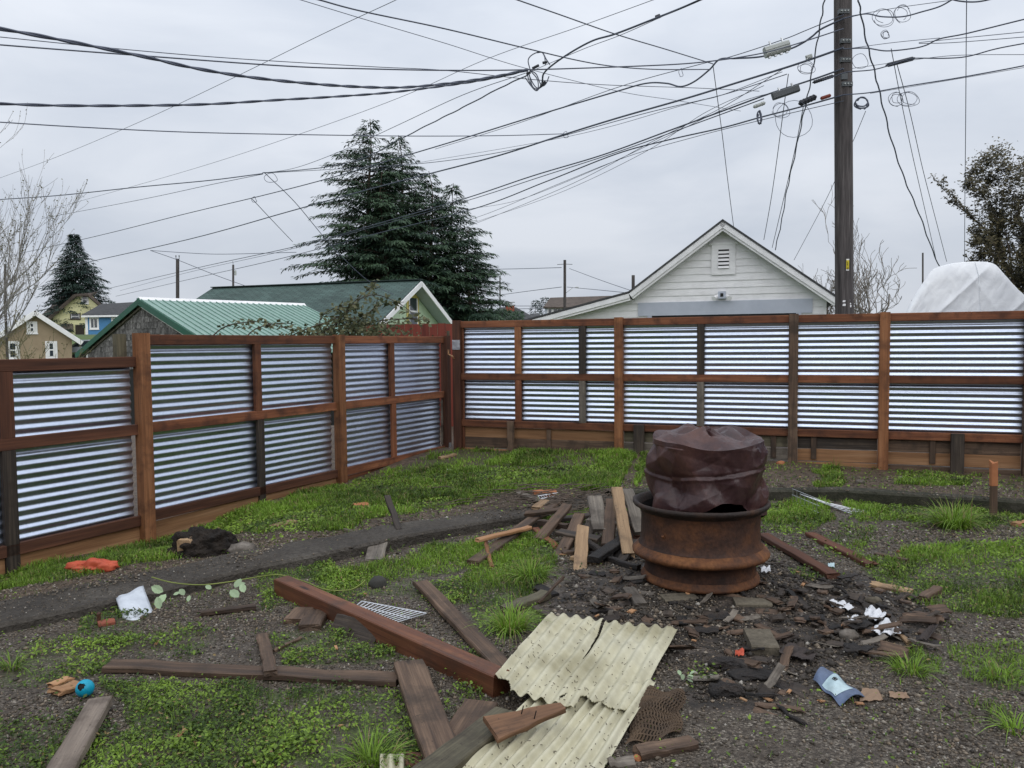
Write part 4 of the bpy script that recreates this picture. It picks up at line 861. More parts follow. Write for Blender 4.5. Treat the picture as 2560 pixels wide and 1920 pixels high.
# yellow number tag with stamped figures
c = face(2119, 664, .172); tgo = MB(); tgo.box((c.x-.024, c.y-.006, c.z-.085), (c.x+.024, c.y+.004, c.z+.085)); tg = tgo.put('number_tag', MT['tag_yellow'], pole)
for q in (-.095, .095): mb = MB(); mb.box((c.x-.026, c.y-.006, c.z+q-.011), (c.x+.026, c.y+.004, c.z+q+.011)); mb.put('tag_end', MT['white_paint'], tg)
mb = MB()
SEG = {'1':[((.5,0),(.5,1))], '4':[((0,1),(0,.45)),((0,.45),(1,.45)),((.8,1),(.8,0))], '7':[((0,1),(1,1)),((1,1),(.4,0))], '6':[((1,1),(0,.6)),((0,.6),(0,0)),((0,0),(1,0)),((1,0),(1,.5)),((1,.5),(0,.5))], 'F':[((0,0),(0,1)),((0,1),(1,1)),((0,.5),(.8,.5))], '9':[((1,0),(1,1)),((1,1),(0,1)),((0,1),(0,.5)),((0,.5),(1,.5))], '8':[((0,0),(1,0)),((1,0),(1,1)),((1,1),(0,1)),((0,1),(0,0)),((0,.5),(1,.5))], '2':[((0,1),(1,1)),((1,1),(1,.55)),((1,.55),(0,0)),((0,0),(1,0))]}
def strokes(mb, ch, P0, ex, ey, wd, dep):
    for a, b in SEG[ch]:
        A = P0+ex*a[0]+ey*a[1]; B = P0+ex*b[0]+ey*b[1]; dd = (B-A).normalized(); nn = Vector((dd.z, 0, -dd.x))*wd
        mb.prism([A-nn, B-nn, B+nn, A+nn], Vector((0, -dep, 0)))
for i, ch in enumerate('749128'): strokes(mb, ch, Vector((c.x+.011, c.y-.0065, c.z+.058-i*.025)), Vector((0, 0, -.015)), Vector((.022, 0, 0))*-1, .0028, .002)
mb.put('tag_figures', MT['dark_void'], tg)
rr = random.Random(5)
for (x, y, w_, h_) in ((2119.5,737,7,6),(2110,754,7,5),(2118,751,3,6),(2123,752,4,5),(2110.5,763,8,6),(2125.5,760,5,4),(2126,766,5,6)):
    c = face(x, y, .168); a, b = w_/2/134, h_/2/134; mb = MB()
    mb.prism([(c.x-a, c.y, c.z-b), (c.x+a*.8, c.y, c.z-b*.9), (c.x+a, c.y, c.z+b*.7), (c.x-a*.2, c.y, c.z+b), (c.x-a*.9, c.y, c.z+b*.5)], (0, -.004, 0)); mb.put('paper_scrap', MT['white_paint'], pole)

# ------------------------------------------------------------------ cables: pixel path (2212-wide view), depth at the first and last point
def path3(pts, Y0, Y1, k=8):
    n = len(pts); xs = np.array(pts, float)*K; L_ = np.concatenate([[0], np.cumsum(np.hypot(*np.diff(xs, axis=0).T))]); L_ /= L_[-1]
    return crom([at_depth(x, y, 1/((1-t)/Y0+t/Y1)) for (x, y), t in zip(xs, L_)], k)
def cable(label, pts, Y0, Y1, wpx, twist=False, name='overhead_cable', k=8, wavy=0, mat='cable'):
    C = path3(pts, Y0, Y1, k); rads = [wpx*.5*p.y/FPX for p in C]
    if wavy:
        rr = random.Random(len(label)); C = [p+Vector((math.sin(i*1.1+rr.random())*wavy, 0, 0)) for i, p in enumerate(C)]
    r = sorted(rads)[len(rads)//2]; mb = MB()
    if twist:
        C = path3(pts, Y0, Y1, 26); s = 0; last = C[0]; q = [[], []]
        for p in C:
            s += (p-last).length; last = p; a = s*2*math.pi/.8
            for j in (0, 1): o = Vector((0, math.cos(a+j*math.pi), math.sin(a+j*math.pi)))*r*.42; q[j].append(p+o)
        for j in (0, 1): mb.tube(q[j], r*.62, 6)
    else: mb.tube(C, r, 5)
    o = mb.put(name, MT[mat], None, C[0]); tag(o, label, 'cable'); return o
# twisted and crossing service lines, upper left
cable('heavy twisted service cable sagging from the top left corner to the drip-loop junction', [(-60,52),(0,62),(120,84),(300,120),(420,147),(550,168),(700,183),(820,189),(900,187),(1000,176),(1080,163),(1140,150)], 8.5, 15.5, 8, True)
cable('second twisted service cable running level from the left edge to the junction', [(-60,222),(0,224),(130,228),(300,228),(450,225),(600,216),(720,209),(850,199),(1000,180),(1080,166),(1140,152)], 9.0, 15.5, 6.5, True)
cable('black cable starting just under the heavy twisted one, crossing level to the amplifier', [(-40,92),(0,97),(300,120),(620,143),(800,149),(960,152),(1130,151),(1350,144),(1500,136),(1620,120),(1700,101),(1822,62)], 11, 14.38, 3.4)
cable('thin cable from the left edge drooping slightly below the level black cable', [(-40,76),(0,80),(250,105),(500,126),(800,144),(960,152),(1130,170),(1300,183),(1500,190),(1640,197)], 12, 18, 2)
cable('cable sloping from the top edge left of centre past the junction to the splice', [(640,-12),(690,0),(780,24),(960,62),(1130,103),(1250,131),(1330,144),(1420,150),(1535,150)], 10, 16, 3.2)
cable('thin wire crossing just below that sloping cable and through the junction', [(620,-8),(650,0),(778,39),(960,93),(1130,146),(1340,198),(1460,217),(1600,240)], 12, 20, 1.6)
cable('cable sloping from the top centre down to the splice left of the amplifier', [(1090,-10),(1118,0),(1210,32),(1330,74),(1440,107),(1540,138)], 11, 15.2, 3)
cable('double cable climbing from the junction to the top edge right of centre', [(1172,176),(1174,160),(1190,143),(1230,115),(1280,88),(1330,73),(1420,38),(1470,18),(1530,-8)], 15.4, 12, 4.6)
cable('thin companion wire beside the double climbing cable', [(1145,155),(1260,106),(1340,76),(1430,36),(1525,-8)], 15.4, 12, 1.6)
cable('twisting cable dropping from the junction behind the cedar to the small tap on the left', [(1140,162),(1080,190),(1000,232),(940,262),(860,303),(790,340),(720,358),(660,366),(600,371),(568,373)], 15.5, 26, 2.6, wavy=.012)
cable('fine wire falling from the junction toward the small tap above the shed', [(1135,158),(1000,205),(860,270),(740,325),(640,362),(570,374)], 15.5, 26, 1.4)
cable('level cable crossing in front of the cedar top from the left edge', [(-50,261),(0,264),(180,275),(420,286),(720,292),(900,294),(1080,293),(1222,289)], 13, 20, 2.6)
cable('fine diagonal wire from top left of centre falling to the left edge', [(865,-8),(855,0),(700,72),(500,170),(300,264),(120,340),(-10,388)], 16, 40, 1.3)
cable('long fine diagonal wire from top right of centre falling to the far left', [(1435,-10),(1410,0),(1250,58),(1050,128),(860,212),(640,292),(400,370),(110,452)], 16, 45, 1.3)
cable('cable from the left edge rising to the small tap above the shed', [(-20,433),(0,431),(130,422),(300,404),(450,390),(568,375)], 30, 26, 2.4)
cable('fine wire from the small tap falling left behind the bare tree', [(568,376),(450,400),(300,432),(90,472)], 26, 44, 1.3)
cable('wire hanging from the tap down to the green shingle roof', [(570,372),(585,386),(640,440),(720,535),(800,610),(880,650)], 26, 31.5, 1.8)
cable('short wire from the second tap down behind the mint house roof', [(545,430),(590,478),(632,522)], 27, 38, 1.6)
# main lines from the pole to the far left
cable('thick cable dipping left of the amplifier then running down past the cedar', [(1822,40),(1775,62),(1755,78),(1735,92),(1705,106),(1645,122),(1590,126),(1555,128),(1533,150),(1500,176),(1470,187),(1440,180),(1395,180),(1330,198),(1180,243),(1000,299),(870,338),(700,388),(560,424),(400,462),(200,512),(0,557),(-40,566)], 14.38, 70, 4)
cable('messenger wire above the amplifier running down left', [(1822,32),(1740,66),(1690,86),(1580,122),(1500,142),(1330,190),(1120,266),(940,322)], 14.38, 30, 2)
cable('main cable from the second bracket crossing the whole sky to the left edge', [(1822,103),(1760,125),(1700,145),(1600,176),(1480,213),(1340,253),(1220,290),(1080,335),(940,372),(800,408),(620,458),(415,515),(200,564),(0,609),(-30,616)], 14.38, 75, 3.8)
cable('thin wire under the main second-bracket cable toward the cedar', [(1700,160),(1560,205),(1400,243),(1222,292),(1100,325),(940,350),(780,362),(570,374)], 15, 26, 1.8)
cable('thin wire fanning down left from the second bracket', [(1690,155),(1560,205),(1480,226),(1222,296),(900,352),(740,380)], 15, 36, 1.3)
cable('cable from the third bracket sweeping past the dark closure to the left poles', [(1822,148),(1760,170),(1660,203),(1560,240),(1440,284),(1300,335),(1150,380),(1000,430),(820,482),(640,532),(415,581),(188,634)], 14.38, 78, 3.2)
cable('wire just below the third-bracket cable running to the left poles', [(1650,213),(1500,268),(1340,326),(1180,378),(1000,436),(800,492),(600,545),(400,590),(259,628)], 15.4, 78, 1.8)
cable('lowest main cable from the fourth bracket running left behind the cedar', [(1822,205),(1740,228),(1640,254),(1560,276),(1440,303),(1330,333),(1180,392),(1020,452),(800,508),(600,560),(415,602),(250,640)], 14.38, 78, 3.0)
cable('thin companion below the lowest main cable', [(1822,218),(1650,258),(1500,296),(1350,340),(1200,400),(1040,466),(900,508)], 14.38, 34, 1.4)
cable('fine wire fanning from the dark closure toward the cedar side', [(1720,190),(1600,220),(1450,290),(1300,360),(1120,432),(1010,452)], 14.9, 30, 1.3)
cable('second fine wire fanning from the closure past the cedar', [(1690,150),(1560,232),(1420,300),(1240,395),(1060,470),(980,500)], 14.9, 30, 1.3)
cable('third fine wire fanning from the closure, steepest of the fan', [(1650,185),(1520,245),(1390,330),(1200,420),(1020,482)], 15, 30, 1.2)
cable('wire from the left pole taps to the mint house', [(325,541),(400,546),(480,549),(640,545)], 45, 40, 1.4)
cable('wire sloping from the taps down to the near left pole', [(325,541),(385,562),(470,596),(560,628)], 45, 46, 1.4)
# right of the pole
cable('top bracket cable leaving right and up with a dip', [(1822,40),(1870,30),(1905,36),(1950,36),(1990,26),(2030,14),(2062,-4),(2080,-14)], 14.38, 12.2, 3.6)
cable('thin wire above the top bracket cable on the right', [(1840,34),(1930,18),(2000,8),(2060,0),(2100,-6)], 14.38, 12.2, 1.6)
cable('sagging cable touching the top right edge of the picture', [(2040,-8),(2070,2),(2110,4),(2150,-4),(2170,-10)], 12.5, 12, 4)
cable('second bracket cable climbing to the right edge', [(1822,106),(1870,104),(1915,110),(1970,105),(2000,98),(2030,84),(2090,72),(2212,42),(2260,32)], 14.38, 11.8, 3.4)
cable('thin wire over the second bracket cable on the right', [(1840,104),(1930,92),(2030,82)], 14.38, 13.6, 1.6)
cable('upper of two parallel wires running to the right edge', [(1985,92),(2060,84),(2212,69),(2260,64)], 13.9, 11.9, 1.8)
cable('lower of two parallel wires running to the right edge', [(1985,94),(2060,92),(2212,80),(2260,76)], 13.9, 11.9, 1.8)
cable('cable with thick black splice sleeve rising from the third bracket rightward', [(1757,178),(1800,166),(1830,156),(1890,150),(1950,132),(1975,126),(2040,126),(2090,122),(2150,106),(2212,94),(2260,86)], 14.4, 11.8, 3.0)
cable('thin wire from the third bracket to the right edge', [(1840,148),(1940,134),(2060,120),(2212,118),(2260,118)], 14.38, 11.9, 1.5)
cable('fourth bracket cable climbing gently to the right edge', [(1822,205),(1880,200),(1960,186),(2060,170),(2160,152),(2212,142),(2260,133)], 14.38, 11.8, 3.2)
cable('thin companion to the fourth bracket cable on the right', [(1880,202),(2060,172),(2212,146),(2260,138)], 14.3, 11.8, 1.3)
# drops
cable('thin service drop left of the amplifier down to the garage roof', [(1540,140),(1548,200),(1560,290),(1572,390),(1585,492)], 15.2, 20.6, 1.8)
cable('service drop from the dark closure to the garage roof, leftmost of three', [(1703,160),(1692,240),(1676,360),(1664,440),(1650,518)], 14.8, 21.5, 1.8)
cable('service drop from the rusty closure to the garage roof, middle of three', [(1735,232),(1718,320),(1695,420),(1668,535)], 14.8, 21.8, 1.8)
cable('wavy twisted drop from the top edge past the pole to the garage roof', [(1783,-10),(1774,40),(1762,110),(1748,190),(1735,250),(1718,330),(1700,410),(1688,480),(1674,540)], 13.6, 22, 3, wavy=.012)
cable('thin drop from the pole slanting left to the garage eave', [(1870,240),(1845,300),(1818,358),(1780,440),(1715,562)], 14.5, 21, 1.4)
cable('wavy twisted drop right of the pole falling to the covered boat', [(1853,-10),(1858,20),(1872,90),(1888,150),(1905,220),(1928,310),(1955,390),(1985,460),(2012,535),(2040,600)], 13.6, 20, 3.4, wavy=.012)
cable('straight drop right of the pole, nearer the wavy one', [(1925,105),(1945,210),(1970,330),(1995,440),(2022,560)], 14, 22, 1.6)
cable('straight drop right of the pole, farther from the wavy one', [(1938,140),(1965,240),(1992,360),(2015,450),(2045,565)], 14, 22, 1.6)
cable('vertical wire hanging from the top right above the ivy tree', [(2088,-10),(2087,100),(2086,250),(2085,360),(2084,470),(2083,690)], 13, 24, 1.8)
# drip loops at the junction, coils and closures
def loop(label, cx, cy, rx, ry, Y, wpx, rot=0.0, name='cable_loop'):
    pts = [(cx+rx*math.cos(a)*math.cos(rot)-ry*math.sin(a)*math.sin(rot), cy+rx*math.cos(a)*math.sin(rot)+ry*math.sin(a)*math.cos(rot)) for a in np.linspace(0, 2*math.pi, 21)]
    mb = MB(); rr = random.Random(int(cx))
    for turn in range(3 if 'coil' in label else 2 if 'tangle' in label else 1):
        j = 0 if turn == 0 else 1; f = 1+j*rr.uniform(-.3, .12); ox, oy = j*rr.uniform(-.2, .2)*rx, j*rr.uniform(-.2, .2)*ry; a0 = rr.uniform(0, 6) if turn else 0; sp = 2*math.pi if turn == 0 else rr.uniform(3.5, 6)
        pts = [(cx+ox+f*rx*math.cos(a0+a)+1.2*math.sin(3*a+turn), cy+oy+f*ry*math.sin(a0+a)+1.2*math.cos(2*a+turn)) for a in np.linspace(0, sp, 21)]
        C = [at_depth(x*K, y*K, Y+.03*math.sin(i*.3)) for i, (x, y) in enumerate(pts)]; mb.tube(C, wpx*.5*Y/FPX, 5)
    o = mb.put(name, MT['cable'], None, C[0]); tag(o, label, 'cable loop'); return o
J = thing('cable_junction', at_depth(1145*K, 152*K, 15.5), 'tangle of drip loops where twisted cables meet in the open sky', 'cable junction')
mb = MB()
for pts in ([(1138,152),(1143,175),(1155,192),(1168,186),(1172,168)], [(1140,155),(1150,178),(1160,190),(1170,184),(1174,160)], [(1142,150),(1158,160),(1166,178),(1172,186),(1180,180),(1186,165)], [(1135,168),(1146,184),(1158,196),(1166,190)], [(1145,152),(1160,170),(1163,188),(1158,196)], [(1145,150),(1141,130),(1150,118),(1168,112),(1176,122),(1178,140)], [(1160,114),(1172,114),(1180,128),(1188,140)], [(1142,156),(1150,186),(1162,192),(1180,180)]):
    mb.tube(path3(pts, 15.5, 15.4, 6), .011, 5)
mb.put('drip_loop', MT['cable'], J); mb = MB()
for a, b in (((1150,148),(1164,141)), ((1168,186),(1178,176)), ((1137,160),(1146,156)), ((1172,136),(1182,134))): mb.tube([at_depth(a[0]*K, a[1]*K, 15.4), at_depth(b[0]*K, b[1]*K, 15.4)], .026, 6)
mb.put('connector', MT['black_rubber'], J)
def closure(name, label, pts, Y, wpx, mat, n=8, cat='splice closure', rings=0):
    a = at_depth(pts[0]*K, pts[1]*K, Y); b = at_depth(pts[2]*K, pts[3]*K, Y); r = wpx*.5*K*Y/FPX
    t = thing(name, a, label, cat); mb = MB(); d_ = (b-a)
    mb.tube([a-d_*.04, a, a+d_*.05, b-d_*.05, b, b+d_*.04], [r*.45, r*.5, r, r, r*.5, r*.45], n); mb.put('housing', MT[mat], t)
    mb = MB()
    for i in range(rings): q = a+d_*((i+.5)/rings); mb.tube([q-d_*.012, q+d_*.012], r*1.14, n)
    if rings: mb.put('rib', MT[mat], t)
    return t
def boxcl(name, label, x0, y0, x1, y1, hpx, Y, mat, fins, cat):
    a = at_depth(x0*K, y0*K, Y); b = at_depth(x1*K, y1*K, Y); h = hpx*K*Y/FPX
    t = thing(name, a, label, cat); M, Ln = frame(a, b)
    beam('housing', a, b, h*.8, h, MT[mat], t, ch=.025)
    dv = (b-a).normalized(); upn = (Vector((0,0,1))-dv*dv.z).normalized()
    for i in range(fins): q = a+dv*(Ln*(i+.6)/fins); beam('clamp', q+upn*h*.5, q+upn*h*.95, .03, .03, MT['steel'], t, upv=dv)
    if mat == 'amp_grey':
        for i in range(4): q = a+dv*(Ln*(i+.6)/4.2); beam('port', q-upn*h*.5, q-upn*h*.66, .05, .05, MT['steel'], t, upv=dv)
        for k_ in (-.22, .12): beam('lid_ridge', a+upn*h*k_-Vector((0, h*.41, 0)), b+upn*h*k_-Vector((0, h*.41, 0)), .02, .03, MT[mat], t)
    return t
boxcl('line_amplifier', 'pale grey finned amplifier box hung under the top left cable', 1652, 114, 1704, 98, 21, 14.8, 'amp_grey', 2, 'amplifier')
boxcl('terminal_box', 'dark grey terminal box hanging from the third cable left of the pole', 1669, 209, 1725, 190, 15, 14.8, 'dark_grey_box', 2, 'terminal box')
boxcl('tap_box', 'small grey tap with looped wires on the second cable', 1741, 124, 1753, 120, 7, 14.7, 'amp_grey', 0, 'tap box')
closure('splice_closure', 'black ribbed splice closure below the fourth bracket left of the pole', (1727, 224, 1762, 209), 14.5, 12, 'black_rubber', rings=5)
MT['rust_red'] = noisemat('rust_red', (.14,.03,.02), (.2,.05,.03), scale=8, rough=.7, bump=.1)
closure('splice_closure', 'short rusty red closure beside the pole under the fourth bracket', (1773, 213, 1794, 206), 14.5, 8, 'rust_red', n=6)
closure('splice_closure', 'long white tubular splice on the third cable left of the terminal box', (1628, 231, 1652, 222), 15.0, 8, 'amp_grey', rings=2)
closure('splice_sleeve', 'long black splice sleeve crossing in front of the pole', (1757, 178, 1800, 164), 14.3, 7, 'black_rubber', rings=9)
closure('splice_sleeve', 'tapered black splice sleeve just right of the pole', (1916, 141, 1974, 126), 13.9, 9, 'black_rubber', rings=0)
closure('splice_sleeve', 'small black clamp on the climbing double cable', (1416, 38, 1426, 34), 13.2, 9, 'black_rubber')
for lb, a in (('loose wire coil above right of the pole, left of a pair', (1906,38,22,18)), ('loose wire coil above right of the pole, right of a pair', (1950,30,17,19)), ('small curled wire end below the top right coils', (1912,75,9,9)), ('thin round loop hanging close right of the pole', (1858,133,17,16)), ('thick dark coil on the fourth cable right of the pole', (1862,223,14,12)), ('wire coil on the fourth cable farther right of the pole', (1935,215,16,15)), ('pale thin loop overlapping the fourth cable coil on the right', (1962,215,24,16)), ('narrow dark coil on the lowest cable left of the pole', (1640,254,4,14)), ('wide slack wire loop under the ribbed closure', (1715,258,40,40)), ('tight wire coils under the small tap', (1742,147,19,14)), ('tangled loops under the dark terminal box', (1688,240,18,16)), ('small loop under the second cable at mid sky', (1222,292,5,7)), ('small loop on the messenger wire left of the splice', (1471,158,4,9)), ('slack loop at the small tap above the shed', (585,385,14,10)), ('tiny loop on the second tap left of the cedar', (549,432,5,6))):
    loop(lb, *a, 14.4 if a[0] > 1300 else (20 if a[0] > 1000 else 26), 3.6 if 'thick' in lb or 'narrow' in lb else 1.3)

# ------------------------------------------------------------------ far utility poles
def farpole(label, x, ytop, ybot, Y, wpx, extra=None):
    a = at_depth(x, ybot, Y); b = at_depth(x, ytop, Y); t = thing('utility_pole', (a.x, Y, -1.2), label, 'utility pole'); mb = MB(); r = wpx*.5*Y/FPX
    mb.tube([(a.x, Y, -1.2), a, b], [r*1.1, r*1.05, r], 10); mb.put('shaft', MT['pole'], t); m = Y/FPX
    if extra == 'insulators':
        for q in (-4, 4): mb = MB(); mb.tube([(b.x+q*m, Y, b.z-2*m), (b.x+q*m, Y, b.z+5*m), (b.x+q*m, Y, b.z+8*m)], [.6*m, .8*m, 2*m], 6); mb.put('insulator', MT['dark_grey_box'], t)
    if extra == 'transformer': mb = MB(); mb.tube([(b.x+5*m, Y, b.z-26*m), (b.x+5*m, Y, b.z-14*m)], 2.4*m, 10); mb.put('transformer', MT['amp_grey'], t); mb = MB(); mb.tube([(b.x, Y, b.z), (b.x-1*m, Y, b.z+9*m)], .5*m, 5); mb.put('lightning_rod', MT['dark_grey_box'], t)
    if extra == 'lamp':
        mb = MB(); mb.tube([(b.x, Y, b.z-83*m), (b.x+20*m, Y, b.z-68*m), (b.x+33*m, Y, b.z-68*m)], .8*m, 6); mb.put('lamp_arm', MT['steel'], t); mb = MB(); mb.tube([(b.x+26*m, Y, b.z-68*m), (b.x+34*m, Y, b.z-68.5*m)], [1.5*m, 2*m], 8); mb.put('lamp_head', MT['amp_grey'], t)
        for q in (-1, 1): mb = MB(); mb.tube([(b.x, Y, b.z-10*m), (b.x+q*19*m, Y, b.z-11*m)], .7*m, 5); mb.put('dead_end_insulator', MT['dark_grey_box'], t)
    return t
farpole('dark far utility pole with twin insulators behind the green metal roof', 444, 647, 760, 46, 8, 'insulators')
farpole('thin far utility pole with transformer above the mint house roof', 583, 662, 740, 75, 5, 'transformer')
farpole('far utility pole with street lamp arm left of the white garage', 1412, 650, 780, 52, 7, 'lamp')
farpole('slim distant utility pole right of the big cedar', 1250, 690, 790, 80, 3.4)
farpole('short mossy pole stub poking above the garage roof slope', 1583, 688, 735, 34, 8)
farpole('mossy post standing inside the bare tree at the left edge', 13, 660, 760, 40, 6)
farpole('distant utility pole between the curly bare tree and the boat', 2307, 632, 720, 60, 4)
for lb, pts, Y0, Y1 in (('faint wire left of the street lamp pole', [(960,583),(1100,581),(1213,578)], 70, 52), ('cable from the cedar side to the street lamp pole', [(1060,640),(1140,629),(1213,620)], 66, 52), ('cable from the street lamp pole to the garage roof', [(1225,620),(1290,626),(1350,632)], 52, 40), ('wire sloping from the lamp pole top to the garage roof', [(1230,580),(1300,606),(1370,630)], 52, 40), ('lowest of the level far wires right of the cedar', [(1055,668),(1130,667),(1200,666)], 90, 90), ('upper level far wire right of the cedar', [(1055,660),(1130,661),(1200,660)], 90, 90)):
    cable(lb, pts, Y0, Y1, 1.4)
# ------------------------------------------------------------------ trees
def leafmat(name, c1, c2, trans=.25, rough=.6, c3=None):
    m, nt, b = new_mat(name); L = nt.links.new
    at = NN(nt, 'ShaderNodeAttribute', attribute_name='tint'); r = ramp(nt, [(0, c1), (.86, c2), (.9, c3), (1, c3)] if c3 else [(0, c1), (1, c2)]); L(at.outputs['Fac'], r.inputs[0]); L(r.outputs[0], b.inputs['Base Color']); b.inputs['Roughness'].default_value = rough; b.inputs['Specular IOR Level'].default_value = .3
    tr = NN(nt, 'ShaderNodeBsdfTranslucent'); L(r.outputs[0], tr.inputs[0]); mx = NN(nt, 'ShaderNodeMixShader'); mx.inputs[0].default_value = trans
    out = nt.nodes['Material Output']; L(b.outputs[0], mx.inputs[1]); L(tr.outputs[0], mx.inputs[2]); L(mx.outputs[0], out.inputs[0]); return m
def tint(me, vals):
    a = me.attributes.new('tint', 'FLOAT', 'POINT'); a.data.foreach_set('value', np.asarray(vals, np.float32))
MT['bark'] = noisemat('bark', (.03,.022,.016), (.07,.053,.04), (.12,.095,.075), scale=6, st=(3,3,.6), rough=.9, bump=.6, var=.1)
MT['grey_bark'] = noisemat('grey_bark', (.09,.08,.072), (.16,.142,.125), (.23,.205,.17), scale=5, rough=.9, bump=.4, var=.1)
MT['pale_twig'] = noisemat('pale_twig', (.16,.15,.14), (.24,.225,.21), (.30,.285,.26), scale=5, rough=.9, bump=.3, var=.1)
MT['mossy_bark'] = noisemat('mossy_bark', (.055,.06,.025), (.12,.115,.06), (.19,.175,.12), scale=5, rough=.9, bump=.4, var=.1)
MT['needles'] = leafmat('needles', (.014,.034,.026), (.062,.108,.054), .1)
MT['needles_dark'] = leafmat('needles_dark', (.012,.028,.026), (.035,.062,.045), .1)
MT['ivy'] = leafmat('ivy', (.030,.030,.014), (.115,.095,.045), .15)
MT['bramble'] = leafmat('bramble', (.04,.055,.022), (.14,.14,.07), .25)
class Leaves:
    def __init__(s): s.v = []; s.f = []; s.t = []
    def kite(s, p, d, side, ln, wd, tv, sag=0.0):
        k = len(s.v); q = p+d*ln; q.z -= sag; m = p+d*ln*.45; m.z -= sag*.3
        s.v += [p, m+side*wd, q, m-side*wd]; s.f.append((k, k+1, k+2, k+3)); s.t += [tv]*4
    def put(s, name, mat, parent):
        base = wloc(parent); V = np.array([tuple(x) for x in s.v], np.float32)-np.array(base, np.float32)
        me = mesh_np(name, V, np.array(s.f, np.int32)); tint(me, s.t); o = bpy.data.objects.new(name, me); COL.objects.link(o); me.materials.append(mat); o.parent = parent; return o
def conifer(label, trunks, Y, prof, seed, mat, dens=1.0, low=1.5, lift=.25, sz=1.0, name='conifer_tree', base=-1.0, gap=.25):
    """trunks: (x px, apex y px, dy, scale); prof: (drop px, radius px)"""
    rr = random.Random(seed); m = Y/FPX
    t = thing(name, (at_depth(trunks[0][0], 700, Y).x, Y, base), label, 'conifer'); lv = Leaves(); br = MB()
    pd = [a*m for a, b in prof]; pr = [b*m for a, b in prof]
    for (x, ya, dy, sc) in trunks:
        ap = at_depth(x, ya, Y+dy); H = ap.z; tk = MB()
        tk.tube([(ap.x+.2*math.sin(z*.4+x), ap.y, z) if z < H-1 else (ap.x, ap.y, z) for z in np.linspace(base, H, 12)], [max(.02, (H-z)*.022) for z in np.linspace(base, H, 12)], 7); tk.put('trunk', MT['bark'], t)
        h = H-.15
        while h > low:
            drop = H-h; Lb0 = float(np.interp(drop, pd, pr))*sc; nb = max(3, int((3+drop*.35)*dens)); az0 = rr.uniform(0, 6.28)
            for i in range(nb):
                if rr.random() < gap*min(1, drop/4): continue
                az = az0+i*6.283/nb+rr.uniform(-.35, .35); Lb = Lb0*rr.uniform(.62, 1.08)+.12; d = Vector((math.cos(az), math.sin(az), 0)); el = lift*rr.uniform(.4, 1.5)
                n = max(3, int(Lb/.28)); pts = []
                for k in range(n+1):
                    s = k/n; pts.append(Vector((ap.x, ap.y, h))+d*(Lb*s)+Vector((0, 0, Lb*(el*s-.38*el*s*s*1.6-.10*s**3)))+Vector((0, 0, rr.uniform(-.02, .02))))
                if Lb > .6: br.tube([pts[0], pts[n//2], pts[-1]], [.012+.012*Lb, .008+.006*Lb, .004], 3, False)
                side = Vector((-d.y, d.x, 0)); tone = rr.uniform(.0, .7)
                nk = max(3, int(Lb/(.17*sz)))
                for k in range(nk+1):
                    s = (k+rr.random()*.6)/(nk+.6)
                    if s < .12: continue
                    f = s*n; i0 = min(n-1, int(f)); p = pts[i0].lerp(pts[i0+1], f-i0)
                    for sg in (-1, 1, 0):
                        sl = (min(1.15, .20+.36*Lb)*(1.12-s*.85)*rr.uniform(.5, 1.1))*(.7 if sg == 0 else 1)+.12*sz
                        dd = (d*rr.uniform(.7, 1.0)+side*sg*rr.uniform(.5, .95)+Vector((0, 0, rr.uniform(-.22, .12)))).normalized()
                        nn_ = max(2, int(sl/(.12*sz)))
                        for q in range(nn_):
                            u = (q+rr.random())/nn_; pp = p+dd*(sl*u)+Vector((0, 0, -.22*sl*u*u))
                            d2 = (dd+side*rr.uniform(-.9, .9)+d*rr.uniform(-.2, .5)+Vector((0, 0, rr.uniform(-.75, .15)))).normalized(); ln = sz*rr.uniform(.14, .34)
                            lv.kite(pp, d2, d2.cross(Vector((rr.uniform(-.7, .7), rr.uniform(-.7, .7), 1))).normalized(), ln, sz*rr.uniform(.022, .045), min(1, max(0, tone+rr.uniform(-.2, .25)+.3*u*s-.05)), sag=ln*rr.uniform(.05, .35))
            h -= (.16+.020*drop)*sz/max(dens, .5)*1.15
    br.put('branches', MT['bark'], t); lv.put('foliage', mat, t); return t
PR = [(0,3),(18,14),(35,28),(65,50),(115,92),(180,138),(265,172),(345,192),(405,222),(470,235)]
conifer('large dark multi-stemmed cedar with layered branches behind the mint house', [(925,297,0,1.0),(996,338,1.2,.88),(1072,428,-.5,.85),(1133,458,.8,.72),(955,430,-1.6,.9),(1170,575,0,.80)], 45, PR, 3, MT['needles'], dens=1.08, gap=.2, low=1.0, lift=.42, name='cedar_tree')
conifer('dense cone-shaped evergreen rising behind the yellow house', [(185,582,0,1.0)], 80, [(0,1),(14,4),(26,9),(42,20),(90,50),(120,66),(150,78),(175,74)], 5, MT['needles_dark'], dens=1.7, low=3.0, lift=.1, sz=1.35, name='spruce_tree', gap=.05)
conifer('tiny distant spruce, left of two by the brown-roofed house', [(1340,748,0,1.0)], 95, [(0,2),(15,6),(40,14),(60,16)], 6, MT['needles_dark'], dens=1.0, low=1.0, sz=1.3, name='spruce_tree')
conifer('tiny distant spruce, right of two by the brown-roofed house', [(1363,741,0,1.0)], 97, [(0,2),(15,5),(40,11),(60,13)], 8, MT['needles_dark'], dens=1.0, low=1.0, sz=1.3, name='spruce_tree')
